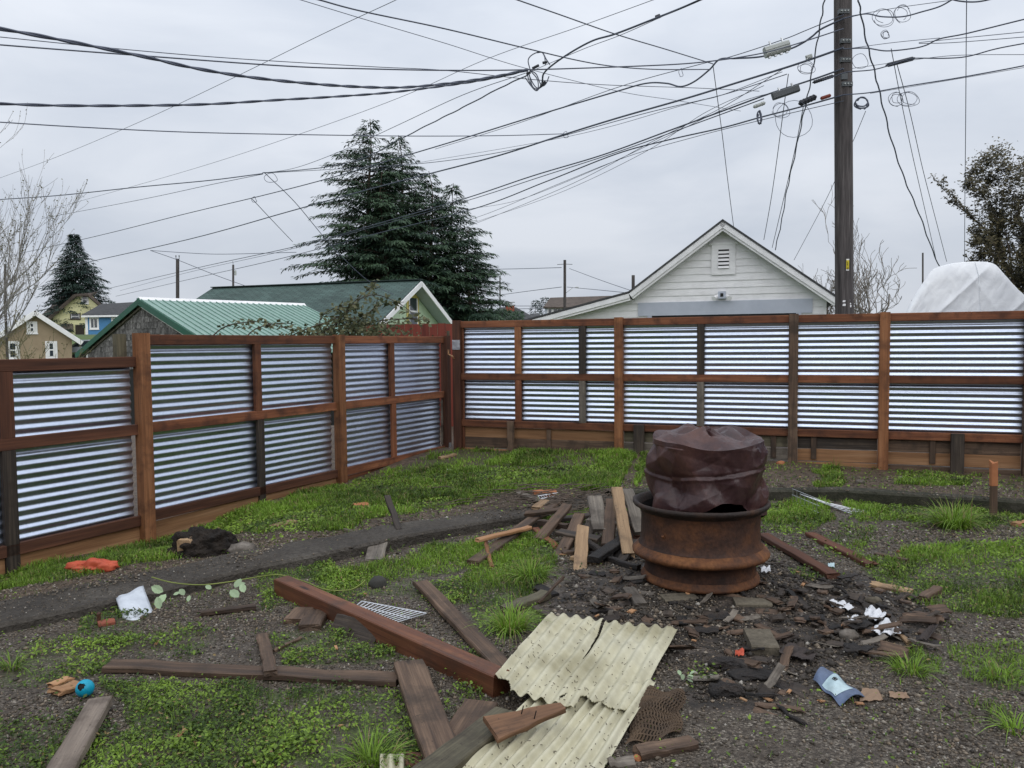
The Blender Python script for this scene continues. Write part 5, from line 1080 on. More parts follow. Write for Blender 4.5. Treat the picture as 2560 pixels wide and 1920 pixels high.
def bare_tree(label, base, forks, seed, mat, levels=5, name='bare_tree', curly=0.0, upw=.35, spread=.6, leaf=None, lmat=None, r0=.12, shrink=.72, kids=(2, 4), leafn=3, lsz=.05, minr=.004, twigleaf=0.0):
    """forks: list of (dir, length) of the main limbs"""
    rr = random.Random(seed); t = thing(name, base, label, 'tree'); tk = MB(); br = MB(); lv = Leaves(); base = Vector(base)
    def grow(p, d, ln, r, lev):
        n = 5 if curly else 4; pts = [p]; cur = p; dd = d.normalized()
        for k in range(n):
            dd = (dd+Vector((rr.uniform(-1, 1), rr.uniform(-1, 1), rr.uniform(-1, 1)))*(.16+curly)+Vector((0, 0, upw*.25))).normalized(); cur = cur+dd*ln/n; pts.append(cur)
        re = max(minr, r*.62); rad = [r+(re-r)*i/n for i in range(n+1)]
        br.tube(pts, rad, 6 if r > .03 else 3, False)
        if leaf and lev <= leaf:
            for _ in range(leafn):
                k = rr.randrange(1, n+1); dl = Vector((rr.uniform(-1, 1), rr.uniform(-1, 1), rr.uniform(-.6, 1))).normalized(); sd_ = dl.orthogonal().normalized()
                lv.kite(pts[k]+Vector((rr.uniform(-1, 1), rr.uniform(-1, 1), rr.uniform(-1, 1)))*lsz*.8, dl, sd_, lsz*rr.uniform(.7, 1.6), lsz*rr.uniform(.3, .55), rr.random())
        if lev == 0: return
        for i in range(rr.randint(*kids)):
            k = rr.randint(max(1, n-3), n); ax = Vector((rr.uniform(-1, 1), rr.uniform(-1, 1), rr.uniform(-.4, 1)))
            nd = (dd+ax*spread).normalized(); grow(pts[k], nd, ln*shrink*rr.uniform(.75, 1.2), max(minr, rad[k]*rr.uniform(.55, .8)), lev-1)
    tr = base+Vector((0, 0, .9)); tk.tube([base, base+Vector((.03, 0, .5)), tr], [r0*1.25, r0*1.05, r0], 9); tk.put('trunk', mat, t)
    for d, ln in forks: grow(tr, Vector(d), ln, r0*.7, levels)
    br.put('branches', mat, t)
    if lv.f: lv.put('buds' if not lmat or lmat == MT['bud'] else 'foliage', lmat or MT['bud'], t)
    return t
MT['bud'] = leafmat('bud', (.09,.08,.03), (.17,.16,.07), .2)
b = at_depth(-150, 900, 17); bare_tree('budding bare tree leaning into the left edge of the view', (b.x-.3, 17, -1.0), [((.30,-.1,1), 2.9), ((.05,.2,1.1), 3.2), ((.50,.1,.8), 2.5), ((.25,.3,.8), 2.4), ((.62,0,.4), 1.9)], 12, MT['pale_twig'], levels=5, leaf=2, leafn=2, lsz=.032, r0=.09, spread=.5, upw=.30, kids=(2, 4), minr=.0034)
b = at_depth(40, 930, 15); bare_tree('low mossy bare branches in front of the beige house', (b.x, 15, -1.1), [((.4,.1,.8), .9), ((-.2,.1,.9), .9), ((.7,0,.55), .9)], 31, MT['mossy_bark'], levels=4, leaf=2, leafn=2, lsz=.03, r0=.05, spread=.75, upw=.16, kids=(2, 3), minr=.004)
b = at_depth(270, 800, 98); bare_tree('small round bare tree behind the blue house', (b.x, 98, 2.0), [((.3,0,1), 1.6), ((-.3,.1,1), 1.6), ((.7,0,.6), 1.5), ((-.7,0,.6), 1.5), ((0,.2,1), 1.6)], 14, MT['bark'], levels=4, r0=.2, minr=.022, spread=.8, upw=.05)
b = at_depth(2168, 800, 27); bare_tree('curly-branched bare tree just right of the utility pole', (b.x, 27, -1.0), [((.35,0,1), 2.35), ((.6,.1,.9), 2.35), ((.15,.1,1.1), 2.0)], 17, MT['grey_bark'], levels=5, curly=.28, r0=.12, minr=.0075, spread=.55, upw=.5, kids=(2, 3))
b = at_depth(2105, 800, 29); bare_tree('dark scrubby tree with shrivelled leaves behind the utility pole', (b.x, 29, -1.0), [((-.35,0,1), 1.7), ((.1,.1,1), 1.8), ((-.65,0,.7), 1.5), ((.45,0,.8), 1.6)], 19, MT['grey_bark'], levels=5, leaf=1, leafn=2, lsz=.05, lmat=MT['ivy'], r0=.11, minr=.007, spread=.6, upw=.2)
b = at_depth(2550, 800, 31); bare_tree('tall ivy-covered tree with olive clumps at the right edge', (b.x, 31, -1.0), [((-.10,0,1.2), 3.6), ((.16,0,1.1), 3.6), ((-.28,.1,1.1), 2.7), ((.4,.1,.9), 3.0), ((-.2,-.2,1.1), 3.0)], 26, MT['bark'], levels=4, leaf=3, leafn=42, lsz=.10, lmat=MT['ivy'], r0=.22, minr=.012, spread=.55, upw=.18, kids=(2, 4))
ivt = b; lv = Leaves(); rr = random.Random(41); ivy_tree = [o for o in COL.objects if o.get('label', '').startswith('tall ivy')][0]
for (x, y, rp_) in ((2425,440,26),(2450,410,26),(2480,395,30),(2498,428,26),(2462,455,24),(2410,470,20),(2440,490,20),(2520,460,34),(2550,430,30),(2490,500,34),(2545,510,40),(2470,545,28),(2510,570,36),(2560,580,36),(2455,590,28),(2500,630,38),(2550,660,40),(2440,645,26),(2470,690,34),(2525,710,44),(2425,615,16),(2590,470,40),(2600,560,50),(2600,650,50),(2450,740,30),(2500,770,40),(2565,760,40)):
    c = at_depth(x+14, y-8, 31+rr.uniform(-1, 1)); R0_ = rp_*31/FPX
    for _ in range(int(15*rp_)):
        dl = Vector((rr.gauss(0, 1), rr.gauss(0, 1), rr.gauss(0, 1))); q = c+dl*R0_*.46; d2 = Vector((rr.uniform(-1, 1), rr.uniform(-1, 1), rr.uniform(-.7, .9))).normalized(); lv.kite(q, d2, d2.orthogonal().normalized(), rr.uniform(.07, .16), rr.uniform(.025, .055), min(1, max(0, .35+.2*dl.z+rr.gauss(0, .25))))
lv.put('ivy', MT['ivy'], ivy_tree)
b = at_depth(2395, 800, 30); bare_tree('thin bare twiggy tree between the boat and the ivy tree', (b.x, 30, -1.0), [((-.2,0,1), 1.8), ((.15,0,1.1), 1.9), ((-.5,0,.8), 1.6)], 29, MT['grey_bark'], levels=4, r0=.08, minr=.007, spread=.5, upw=.3)
b = at_depth(1447, 780, 92); bare_tree('reddish upright bare tree behind the distant brown roof', (b.x, 92, -1.0), [((.05,0,1), 1.8), ((-.1,0,1), 1.7), ((.12,.1,1), 1.6)], 33, MT['bark'], levels=4, r0=.16, minr=.02, spread=.22, upw=.5)
# low evergreen shrub at the foot of the cedar
t = thing('shrub', (at_depth(1235, 790, 50).x, 50, -1), 'low dark green shrub at the right foot of the cedar', 'shrub'); lv = Leaves(); rr = random.Random(2)
for _ in range(1500):
    a, q = rr.uniform(0, 6.28), rr.random()**.5; x = 1180+rr.uniform(-40, 130); p = at_depth(x, 772+.0012*(x-1200)**2*rr.uniform(.6, 1)+rr.uniform(0, 40), 50+rr.uniform(-1, 1)); dl = Vector((rr.uniform(-1, 1), rr.uniform(-1, 1), rr.uniform(-.2, 1))).normalized()
    lv.kite(p, dl, dl.orthogonal().normalized(), .22, .05, rr.random())
lv.put('foliage', MT['needles'], t)
# ------------------------------------------------------------------ bramble over the left fence
t = thing('bramble', (at_depth(830, 840, 12).x, 12, -.2), 'tangled bramble canes with olive leaves arching over the left fence', 'bramble'); canes = MB(); lv = Leaves(); rr = random.Random(8)
paths = [[(520,850),(560,818),(610,806),(660,806),(720,822),(765,838)], [(690,860),(760,825),(830,800),(880,770),(905,745),(945,738),(1000,760),(1040,790)], [(800,870),(850,800),(880,760),(925,720),(940,705)], [(860,870),(900,820),(960,800),(1040,798),(1075,803)], [(880,860),(860,790),(840,768),(880,770)],
         [(740,870),(800,830),(870,810),(930,812),(975,822)], [(840,870),(870,830),(900,800),(935,770),(945,745)], [(600,860),(640,822),(700,808),(740,812)], [(900,870),(930,830),(990,800),(1060,795)], [(820,870),(800,800),(850,765),(900,760)], [(780,870),(830,815),(905,790),(960,760),(1010,755)]]
for i, pth in enumerate(paths):
    C = crom([at_depth(x, y, 11.6+.15*math.sin(i*2.3+j)) for j, (x, y) in enumerate(pth)], 7); canes.tube(C, [.011*(1-.6*j/len(C)) for j in range(len(C))], 5)
    for j, p in enumerate(C):
        for q in range(rr.choice((1, 2, 3)) if j > 3 else 0):
            dl = Vector((rr.uniform(-1, 1), rr.uniform(-1, .3), rr.uniform(-.8, .7))).normalized(); st = p+Vector((rr.uniform(-1, 1), rr.uniform(-1, 1), rr.uniform(-1, .6)))*.06
            lv.kite(st, dl, (dl.orthogonal()+Vector((0, 0, .2))).normalized(), rr.uniform(.05, .10), rr.uniform(.02, .036), rr.random(), .01)
for _ in range(900):
    x = rr.gauss(880, 70); y = 842-abs(rr.gauss(0, 34))*math.exp(-((x-890)/110)**2)-rr.uniform(-10, 8); p = at_depth(x, y, 11.6+rr.uniform(-.3, .4)); dl = Vector((rr.uniform(-1, 1), rr.uniform(-1, .3), rr.uniform(-.8, .7))).normalized()
    lv.kite(p, dl, dl.orthogonal().normalized(), rr.uniform(.035, .08), rr.uniform(.014, .028), rr.random(), .01)
canes.put('canes', MT['bark'], t); lv.put('leaves', MT['bramble'], t)
# ------------------------------------------------------------------ yard things
MT['tan_grey'] = wood('tan_grey', (.15,.115,.09), (.25,.20,.16), (.34,.28,.225), famt=.35, dirt=(.07,.05,.038))
MT['beam_red'] = wood('beam_red', (.070,.025,.013), (.15,.055,.026), (.23,.098,.048), spotcol=(.03,.012,.008), dirt=(.06,.03,.018), rough=.55)
MT['rust'] = noisemat('rust', (.020,.011,.009), (.062,.027,.016), (.155,.060,.022), scale=5, rough=.7, bump=.5, bdist=.006, fine=45, famt=.45, var=.05, detail=9, pos=(.32,.52,.74))
MT['rust_bright'] = noisemat('rust_bright', (.04,.018,.011), (.135,.052,.02), (.27,.115,.042), scale=7, rough=.75, bump=.5, bdist=.006, fine=50, famt=.4, var=.05, detail=9)
MT['drum'] = noisemat('drum', (.026,.012,.013), (.055,.026,.026), (.105,.046,.034), scale=4, rough=.38, rvar=.14, bump=.3, bdist=.006, fine=55, famt=.28, var=0, detail=9, spot=.10, spotscale=3.5, spotcol=(.16,.07,.035))
MT['soot_and_hole_black'] = noisemat('soot_and_hole_black', (.006,.005,.005), (.016,.013,.012), scale=8, rough=.85, bump=.4, var=0)
MT['fibreglass'] = noisemat('fibreglass', (.38,.35,.23), (.53,.50,.36), (.60,.575,.44), scale=3, rough=.55, bump=.15, fine=9, famt=.22, var=0, spot=.13, spotscale=26, spotcol=(.10,.075,.04), detail=8)
MT['white_plastic'] = noisemat('white_plastic', (.52,.56,.62), (.64,.68,.73), scale=5, rough=.4, bump=.05, fine=20, famt=.12, var=0)
MT['white_wire'] = noisemat('white_wire', (.45,.48,.52), (.62,.64,.68), scale=9, rough=.4, bump=0, var=0)
MT['blue_ball'] = noisemat('blue_ball', (.0,.26,.40), (.01,.34,.50), scale=9, rough=.45, bump=.2, fine=60, famt=.15, var=0)
MT['orange_bag'] = noisemat('orange_bag', (.36,.05,.025), (.52,.10,.045), scale=6, rough=.5, bump=.2, var=0)
MT['orange_brick'] = noisemat('orange_brick', (.30,.11,.05), (.42,.18,.08), scale=8, rough=.9, bump=.4, var=.1)
MT['block'] = noisemat('block', (.075,.062,.045), (.13,.11,.08), (.18,.155,.115), scale=8, rough=.9, bump=.5, fine=60, famt=.35, var=.1)
MT['rock'] = noisemat('rock', (.05,.042,.035), (.14,.12,.10), (.26,.23,.20), scale=7, rough=.9, bump=.6, fine=40, famt=.4, var=.2)
MT['dark_rock'] = noisemat('dark_rock', (.02,.02,.018), (.05,.048,.042), scale=8, rough=.8, bump=.5, var=.1)
MT['root'] = noisemat('root', (.008,.006,.005), (.022,.016,.012), (.045,.034,.026), scale=14, rough=.95, bump=1, bdist=.03, fine=60, famt=.5, var=0)
MT['paper'] = noisemat('paper', (.55,.56,.58), (.70,.71,.74), scale=6, rough=.8, bump=.3, fine=25, famt=.12, var=.05)
MT['cardboard'] = noisemat('cardboard', (.20,.13,.085), (.29,.20,.135), scale=7, rough=.9, bump=.2, var=.1)
MT['package'] = noisemat('package', (.075,.11,.19), (.13,.17,.26), scale=6, rough=.35, bump=.1, fine=30, famt=.25, var=0)
MT['package_label'] = noisemat('package_label', (.40,.55,.60), (.55,.68,.70), scale=8, rough=.35, bump=.1, fine=20, famt=.3, var=0)
MT['mesh_rust'] = noisemat('mesh_rust', (.045,.029,.018), (.105,.07,.043), scale=12, rough=.8, bump=.2, var=0)
MT['shingle_scrap'] = noisemat('shingle_scrap', (.03,.024,.022), (.065,.05,.045), scale=12, rough=.9, bump=.5, fine=80, famt=.4, var=.2)
MT['sprig_leaf'] = noisemat('sprig_leaf', (.20,.29,.15), (.34,.42,.27), scale=12, rough=.55, bump=.2, var=.2)
MT['sprig_stem'] = noisemat('sprig_stem', (.16,.20,.04), (.24,.27,.07), scale=12, rough=.6, bump=0, var=.1)
prr = random.Random(77)
def pip(x, y, poly):
    r = False; n = len(poly)
    for i in range(n):
        x1, y1 = poly[i]; x2, y2 = poly[i-1]
        if (y1 > y) != (y2 > y) and x < (x2-x1)*(y-y1)/(y2-y1)+x1: r = not r
    return r
def plank(label, a, b, w, th, mat, l0=0.0, l1=0.0, Y0=None, Y1=None, name='plank', rag=(.012, .012), roll=0.0, seg=7, warp=.0045, cat='plank', taper=1.0, group=None):
    p0 = at_depth(a[0], a[1], Y0) if Y0 else gp(a[0], a[1], th/2+l0); p1 = at_depth(b[0], b[1], Y1) if Y1 else gp(b[0], b[1], th/2+l1)
    d = (p1-p0).normalized(); upv = Matrix.Rotation(roll, 3, d) @ Vector((0, 0, 1))
    o = beam(name, p0, p1, w, th, MT[mat], None, upv=upv, seg=seg, warp=warp, ragged=rag, taper=taper, rnd=prr, ch=.005)
    tag(o, label, cat, group); return o
# --- timbers in the foreground
bm = plank('long reddish brown square timber lying across the middle foreground', (703,1462), (1258,1711), .098, .098, 'beam_red', name='timber_beam', cat='beam', seg=6, warp=.002)
plank('dark board end propped against the long square timber', (838,1562), (950,1592), .115, .038, 'old_dark', Y0=4.07, Y1=3.88, roll=1.0)
plank('dark weathered plank with broken pale end right of the square timber', (1050,1453), (1262,1672), .092, .032, 'old_brown', rag=(.05, 0), l0=.02, l1=.01)
plank('wide brown board with soil on it beside the corrugated sheet', (1022,1660), (1118,1920), .135, .038, 'old_brown', l0=.03, l1=.03)
plank('short wide brown board half under the corrugated sheet', (1205,1762), (1120,1890), .145, .035, 'old_brown', l1=.0)
plank('moss-grey board disappearing under the corrugated sheet', (1275,1785), (1030,1965), .12, .036, 'green_wood', l0=.035, l1=.06)
plank('dark brown board at the bottom edge under the grey board', (1000,1900), (1090,1918), .09, .03, 'cedar_dark')
plank('long weathered plank lying level in the left foreground', (268,1664), (1000,1699), .098, .03, 'old_brown', seg=8, warp=.006)
plank('short brown batten crossing the long left plank', (655,1588), (678,1683), .058, .026, 'old_brown', l1=.03)
plank('thin brown stick beside the short batten', (682,1629), (755,1592), .018, .014, 'old_brown', name='wood_stick', cat='stick')
plank('small dark board behind the square timber, left of two', (765,1522), (735,1555), .12, .03, 'old_brown'); plank('small dark board behind the square timber, right of two', (795,1530), (772,1570), .12, .035, 'old_brown')
plank('grey two by four running off the bottom left edge', (252,1752), (120,1985), .092, .040, 'tan_grey', l0=.01, l1=.02)
plank('orange broken board beside the blue ball', (128,1735), (205,1708), .075, .022, 'fresh_wood', rag=(.04, .02), l0=.01); plank('split sliver of the broken orange board, farther from the ball', (115,1718), (180,1693), .045, .016, 'fresh_wood', rag=(.05, .02), name='wood_splinter', cat='splinter')
plank('grey-brown stick with splintered pale end near the white shard', (478,1537), (640,1518), .04, .028, 'old_brown', rag=(.07, 0))
MT['wedge'] = wood('wedge', (.09,.045,.024), (.17,.088,.046), (.25,.14,.08), dirt=(.05,.03,.02))
wd_ = plank('brown tapered board with nails lying flat on the corrugated sheet', (1222,1826), (1412,1768), .125, .022, 'wedge', l0=.10, l1=.11, name='board_wedge', taper=.3, roll=.30)
for nx_, ny_ in ((.45, .02), (.55, -.02)):
    L_ = max(v.co.x for v in wd_.data.vertices); mb = MB(); a_ = wd_.matrix_local @ Vector((L_*nx_, ny_, .011)); mb.tube([a_, a_+Vector((.004, 0, .035))], .0022, 5); mb.put('nail', MT['soot_and_hole_black'], wd_, a_).matrix_parent_inverse = wd_.matrix_local.inverted() @ Matrix.Translation(wd_.location)
# --- on and near the concrete strip
plank('grey board leaning off the concrete strip edge', (949,1350), (934,1404), .13, .025, 'old_grey', l0=.02)
plank('narrow dark upright-looking slat on the strip', (968,1240), (999,1328), .05, .03, 'old_dark', Y0=6.55, Y1=5.95)
plank('yellowish stick lying on the concrete strip', (860,1324), (922,1340), .03, .02, 'green_wood', name='wood_stick', cat='stick')
plank('pale split board in the grass by the left fence', (680,1318), (735,1302), .09, .02, 'tan_wood', rag=(.05, .0))
plank('small flat wood offcut in the fence-side grass', (876,1232), (918,1240), .06, .02, 'tan_wood', name='wood_offcut', cat='offcut')
plank('thin wood sliver at the foot of the fence corner', (1098,1146), (1140,1136), .06, .03, 'tan_wood', name='wood_offcut', cat='offcut')
# --- pile left of the fire ring
plank('long dark board sloping through the left side of the wood pile', (1413,1240), (1182,1408), .095, .03, 'old_brown', l0=.03, l1=.01)
plank('bright orange board resting on the long dark board', (1326,1319), (1193,1351), .055, .025, 'fresh_wood', l0=.07, l1=.07)
plank('small orange-brown stake propped under the orange board', (1214,1354), (1229,1420), .028, .022, 'cedar_post', name='wood_stick', cat='stick', l0=.05)
plank('pale short board at the back of the wood pile', (1296,1232), (1362,1256), .07, .025, 'old_grey', l0=.02, l1=.03); plank('tan block on the back of the wood pile', (1362,1253), (1338,1272), .085, .03, 'tan_wood', l0=.05, l1=.03, name='wood_block', cat='block')
o = plank('round bark-covered branch in the wood pile', (1346,1306), (1425,1318), .05, .05, 'old_brown', l0=.04, l1=.05, name='branch', cat='branch', warp=.006)
plank('reddish split scrap below the branch in the pile', (1338,1322), (1394,1370), .055, .02, 'cedar', l0=.02, rag=(.0, .05))
plank('brown two by four leaning left in the wood pile', (1450,1288), (1394,1407), .088, .04, 'old_brown', Y0=6.05, Y1=5.40)
plank('pale-topped two by four standing toward the viewer in the pile', (1457,1318), (1446,1462), .088, .042, 'tan_wood', Y0=5.60, Y1=4.90, roll=-.2)
plank('wide grey-brown board leaning at the top of the pile', (1487,1243), (1502,1328), .118, .03, 'old_grey', Y0=6.20, Y1=5.72)
plank('light tan two by four leaning beside the fire ring', (1541,1222), (1573,1394), .085, .038, 'tan_wood', Y0=6.00, Y1=5.25, rag=(0, .05))
plank('grey plank behind the tan two by four, against the ring', (1568,1224), (1602,1335), .09, .03, 'old_grey', Y0=6.05, Y1=5.55)
plank('reddish plank between the tan board and the ring', (1574,1280), (1592,1345), .06, .03, 'cedar_dark', Y0=6.0, Y1=5.55)
plank('pale splintered end low in the pile', (1430,1395), (1505,1408), .05, .03, 'tan_wood', rag=(0, .05), name='wood_splinter', cat='splinter'); plank('brown board lying crosswise under the pile', (1390,1300), (1560,1275), .09, .03, 'old_dark', l0=.05, l1=.08)
plank('dark board lying under the pile toward the ring', (1480,1400), (1590,1330), .09, .04, 'char', l0=.02, l1=.08); plank('brown stick poking left from the pile base', (1345,1415), (1400,1398), .025, .02, 'old_grey', name='wood_stick', cat='stick')
plank('burnt branch lying flat in front of the pile', (1480,1385), (1600,1420), .04, .035, 'char', name='branch', cat='branch', warp=.008, seg=6); plank('thin twig leaning out of the ash beside the grass', (1345,1510), (1410,1440), .016, .014, 'old_brown', l1=.12, name='twig', cat='twig')
plank('mossy grey board between the grass tuft and the ash', (1262,1526), (1368,1484), .085, .035, 'green_wood'); plank('dark shard below the mossy grey board', (1336,1518), (1392,1550), .05, .02, 'old_dark'); plank('black charred board behind the mossy grey board', (1335,1462), (1385,1490), .08, .02, 'char')
plank('short ribbed wood stub in front of the fire ring', (1570,1472), (1606,1516), .075, .03, 'old_grey'); plank('tiny bright orange chip in front of the fire ring', (1572,1532), (1588,1524), .03, .012, 'fresh_wood', name='wood_chip', cat='chip')
for k_, (a_, b_, w_, m_, y0_, y1_) in enumerate((((1420,1262),(1345,1352),.09,'old_brown',6.3,5.85), ((1500,1270),(1440,1395),.085,'old_dark',6.1,5.5), ((1530,1250),(1520,1365),.09,'old_brown',6.1,5.55), ((1470,1300),(1585,1310),.085,'old_grey',5.95,5.75), ((1395,1330),(1500,1350),.09,'old_dark',5.8,5.6), ((1560,1300),(1545,1400),.07,'char',5.7,5.3), ((1455,1345),(1530,1400),.08,'char',5.5,5.35), ((1310,1285),(1400,1275),.06,'old_brown',6.4,6.35), ((1405,1385),(1490,1372),.06,'old_brown',5.45,5.5), ((1590,1352),(1540,1420),.07,'old_dark',5.45,5.15))):
    plank('%s board, %s layer of the wood pile by the fire ring' % (['rough brown','dark','warped brown','grey crossing','dark crossing','charred upright','charred slanting','far thin brown','near thin brown','dark ringside'][k_], ['upper left','upper','upper middle','middle','lower left','right','lower','rear','front','right-hand'][k_]), a_, b_, w_, .032, m_, Y0=y0_, Y1=y1_, roll=prr.uniform(-.3, .3))
# --- right of the ring
plank('dark red-brown plank slanting away right of the fire ring', (1908,1338), (2085,1440), .085, .035, 'cedar_dark', l0=.01, l1=.01); plank('red-brown plank with pointed fresh end farther right', (2024,1335), (2186,1416), .085, .03, 'cedar_dark', rag=(.02, .07))
plank('thin pale-edged slat right of the pointed plank', (2186,1384), (2272,1401), .04, .02, 'old_brown'); plank('short slim stick above the thin slat', (2242,1381), (2275,1374), .02, .015, 'cedar', name='wood_stick', cat='stick')
plank('bleached flat board at the far edge of the debris heap', (2168,1458), (2288,1481), .08, .02, 'tan_wood', rag=(.05, .05)); plank('brown block at the grass edge of the debris heap', (2305,1498), (2346,1471), .055, .035, 'old_brown')
plank('tan stick lying beside the white papers', (2222,1562), (2276,1610), .028, .02, 'tan_wood', name='wood_stick', cat='stick'); plank('dark plank at the bottom right of the corrugated sheet', (1590,1884), (1738,1855), .07, .03, 'old_brown'); plank('weathered board end at the very bottom edge', (1520,1912), (1590,1908), .06, .03, 'old_grey')
plank('small orange board at the right picture edge', (2530,1312), (2600,1302), .07, .03, 'fresh_wood', rag=(.03, 0))
# upright stake
p = gp(2484, 1268); st = thing('stake', p, 'upright wooden stake with splintered orange top before the right fence', 'stake')
q = at_depth(2484, 1148, p.y); sp_ = Vector((p.x, p.y, p.z+.19)); q = Vector((p.x+(q.x-p.x), p.y, q.z))
beam('lower_shaft', p-Vector((0,0,.08)), p.lerp(q, .45), .052, .035, MT['old_brown'], st, upv=(0,-1,0)); beam('painted_top', p.lerp(q, .45), q, .056, .038, MT['orange_brick'], st, upv=(0,-1,0), ragged=(0, .04))

# --- fire ring: stacked rusted wheel rim on blocks, crushed drum inside
RC = Vector((1.156, 4.80, 0.0)); RC.z = float(zg(RC.x, RC.y))-.045
def lathe(name, prof, mat, parent, n=96, jit=.006, seed=1, cen=RC):
    V = []; F = []; m = len(prof)
    for i in range(n):
        a = 2*math.pi*i/n
        for k, (r, z) in enumerate(prof):
            j = jit*float(fbm(a*2.0, z*9+k*.0, 1.6, seed, 3)); V.append((cen.x+(r+j)*math.cos(a), cen.y+(r+j)*math.sin(a), cen.z+z+j*.6))
    for i in range(n):
        for k in range(m-1): F.append((i*m+k, ((i+1) % n)*m+k, ((i+1) % n)*m+k+1, i*m+k+1))
    return put(name, mesh_np(name, V, F), mat, parent, smooth=True)
MT['rim_top'] = noisemat('rim_top', (.012,.009,.008), (.030,.019,.015), (.075,.036,.02), scale=8, rough=.7, bump=.5, fine=50, famt=.4, var=0)
fire = thing('fire_ring', RC, 'rusty tractor wheel rim standing on blocks as a fire ring', 'fire ring')
lathe('bottom_flange', [(.33,.05),(.352,.047),(.362,.058),(.358,.072),(.345,.085),(.338,.098)], MT['rust_bright'], fire, seed=2)
lathe('lower_wall', [(.338,.098),(.334,.13),(.337,.165),(.35,.186),(.375,.196)], MT['rust'], fire, seed=3)
lathe('middle_flange', [(.375,.196),(.402,.200),(.414,.212),(.416,.226),(.405,.240),(.39,.250),(.376,.264)], MT['rust_bright'], fire, seed=4)
lathe('upper_wall', [(.376,.264),(.364,.285),(.359,.33),(.358,.40),(.360,.445),(.368,.475)], MT['rust'], fire, seed=5)
lathe('top_flange', [(.368,.475),(.385,.494),(.406,.503),(.414,.516),(.411,.530),(.400,.533),(.386,.527),(.372,.508),(.362,.488)], MT['rim_top'], fire, seed=6)
lathe('inner_wall', [(.362,.488),(.350,.45),(.346,.36),(.348,.28),(.335,.2),(.325,.12),(.0,.10)], MT['soot_and_hole_black'], fire, seed=7)
# rim bead seam
mb = MB(); mb.tube([RC+Vector((.36*math.cos(a), .36*math.sin(a), .36)) for a in (-2.45, -2.42, -2.40)], .012, 6); mb.put('valve_stub', MT['rust_bright'], fire)
def crushed_drum():
    n = 220; C0 = Vector((1766, 0, 0)); cx = (1766-CX)/FPX*4.78; cen = Vector((cx+.01, 4.80, RC.z)); R_ = .342; V = []; F = []
    rr = random.Random(4); dents = []
    for _ in range(20): dents.append((rr.uniform(-math.pi, 0), rr.uniform(.58, .95), rr.uniform(.06, .14), rr.uniform(-.045, .02)))
    nv = 80
    def hgt(a):   # top edge height by angle (front = -pi/2)
        x = math.cos(a); return .925+.025*math.cos(a-1.35)+.018*math.sin(2.2*a+.6)-.03*max(0, x)**4-.015*max(0, -x)**4
    def low(a):
        f = max(0, -math.sin(a)); x = math.cos(a)
        return .40+.125*f**.8+.045*f*math.exp(-((x-.12)/.38)**2)+.01*math.sin(5*a+1)+.006*math.sin(11*a)+.012*float(vnoise(a*3, 0, 2.0, 4))
    def crease(a, z):
        u = a*.36*2.6; v = z*2.6; s = 0
        for k, (fx, fz, ph, am) in enumerate(((2.3, 1.7, .4, .020), (-1.6, 3.1, 1.9, .020), (4.1, -2.6, 3.1, .012), (1.1, 5.7, .9, .008), (6.0, 3.0, 2.2, .004))):
            t_ = (u*fx+v*fz+ph)/1.6; t_ = abs((t_ % 2)-1); s += am*(t_-.5)*2
        return s
    for j in range(nv+1):
        v = j/nv
        for i in range(n):
            a = 2*math.pi*i/n; z = low(a)+(hgt(a)-low(a))*v; r = R_*(1-.03*(1-v))
            d_ = crease(a, z)
            for (da, dz_, sg, am) in dents:
                w_ = math.atan2(math.sin(a-da), math.cos(a-da)); d_ += am*max(0, 1-math.hypot(w_*.34, z-dz_)/sg)
            bead = -.006*math.exp(-((z-.735-.03*math.cos(a))/.010)**2)+.005*math.exp(-((z-.715-.03*math.cos(a))/.010)**2)
            V.append((cen.x+(r+d_*(.4 if v > .93 else 1)+bead)*math.cos(a), cen.y+(r+d_+bead)*math.sin(a), cen.z+z+.3*d_))
    rings = 12; base = nv*n
    for k in range(1, rings+1):
        s = 1-k/rings
        for i in range(n):
            a = 2*math.pi*i/n; x, y = s*R_*math.cos(a), s*R_*math.sin(a)
            z = hgt(a)*s+(.945)*(1-s)+.03*(1-s*s)*math.cos(3*x/.3+1)-.016*math.exp(-((s-.88)/.06)**2)+.8*crease(a, s*.5)*(s > .02)
            V.append((cen.x+x, cen.y+y, cen.z+z))
    for j in range(nv+rings):
        for i in range(n): F.append((j*n+i, j*n+(i+1) % n, (j+1)*n+(i+1) % n, (j+1)*n+i))
    o = put('crushed_drum', mesh_np('crushed_drum', V, F), MT['drum'], None, None, (cen.x, cen.y, RC.z+.4)); o.data.polygons.foreach_set('use_smooth', np.ones(len(F), bool)); o.data.set_sharp_from_angle(angle=R(13))
    tag(o, 'crumpled maroon steel drum jammed upside down into the fire ring', 'drum')
crushed_drum()
def block(label, c, sz_, rz, mat, name, cat, lift=0.0, tilt=0.0):
    p = gp(*c); mb = MB(); x, y, z = sz_
    M = Matrix.Translation(p+Vector((0, 0, lift))) @ Matrix.Rotation(rz, 4, 'Z') @ Matrix.Rotation(tilt, 4, 'X')
    o = beam(name, (-x/2, 0, z/2), (x/2, 0, z/2), y, z, MT[mat], None, ch=.008, seg=3, warp=.004, rnd=prr); o.matrix_local = M @ o.matrix_local; return tag(o, label, cat)
block('dark concrete block under the front left of the fire ring', (1655,1500), (.2,.11,.075), .15, 'block', 'support_block', 'block', -.02); block('sooty concrete block under the front right of the fire ring', (1835,1508), (.2,.11,.075), -.1, 'block', 'support_block', 'block', -.02)
block('plain concrete block under the back of the fire ring', (1770,1420), (.2,.11,.075), 0, 'block', 'support_block', 'block', -.02)
block('grey-brown paving block lying in the ash', (1868,1612), (.13,.235,.085), -.12, 'block', 'paving_block', 'block')
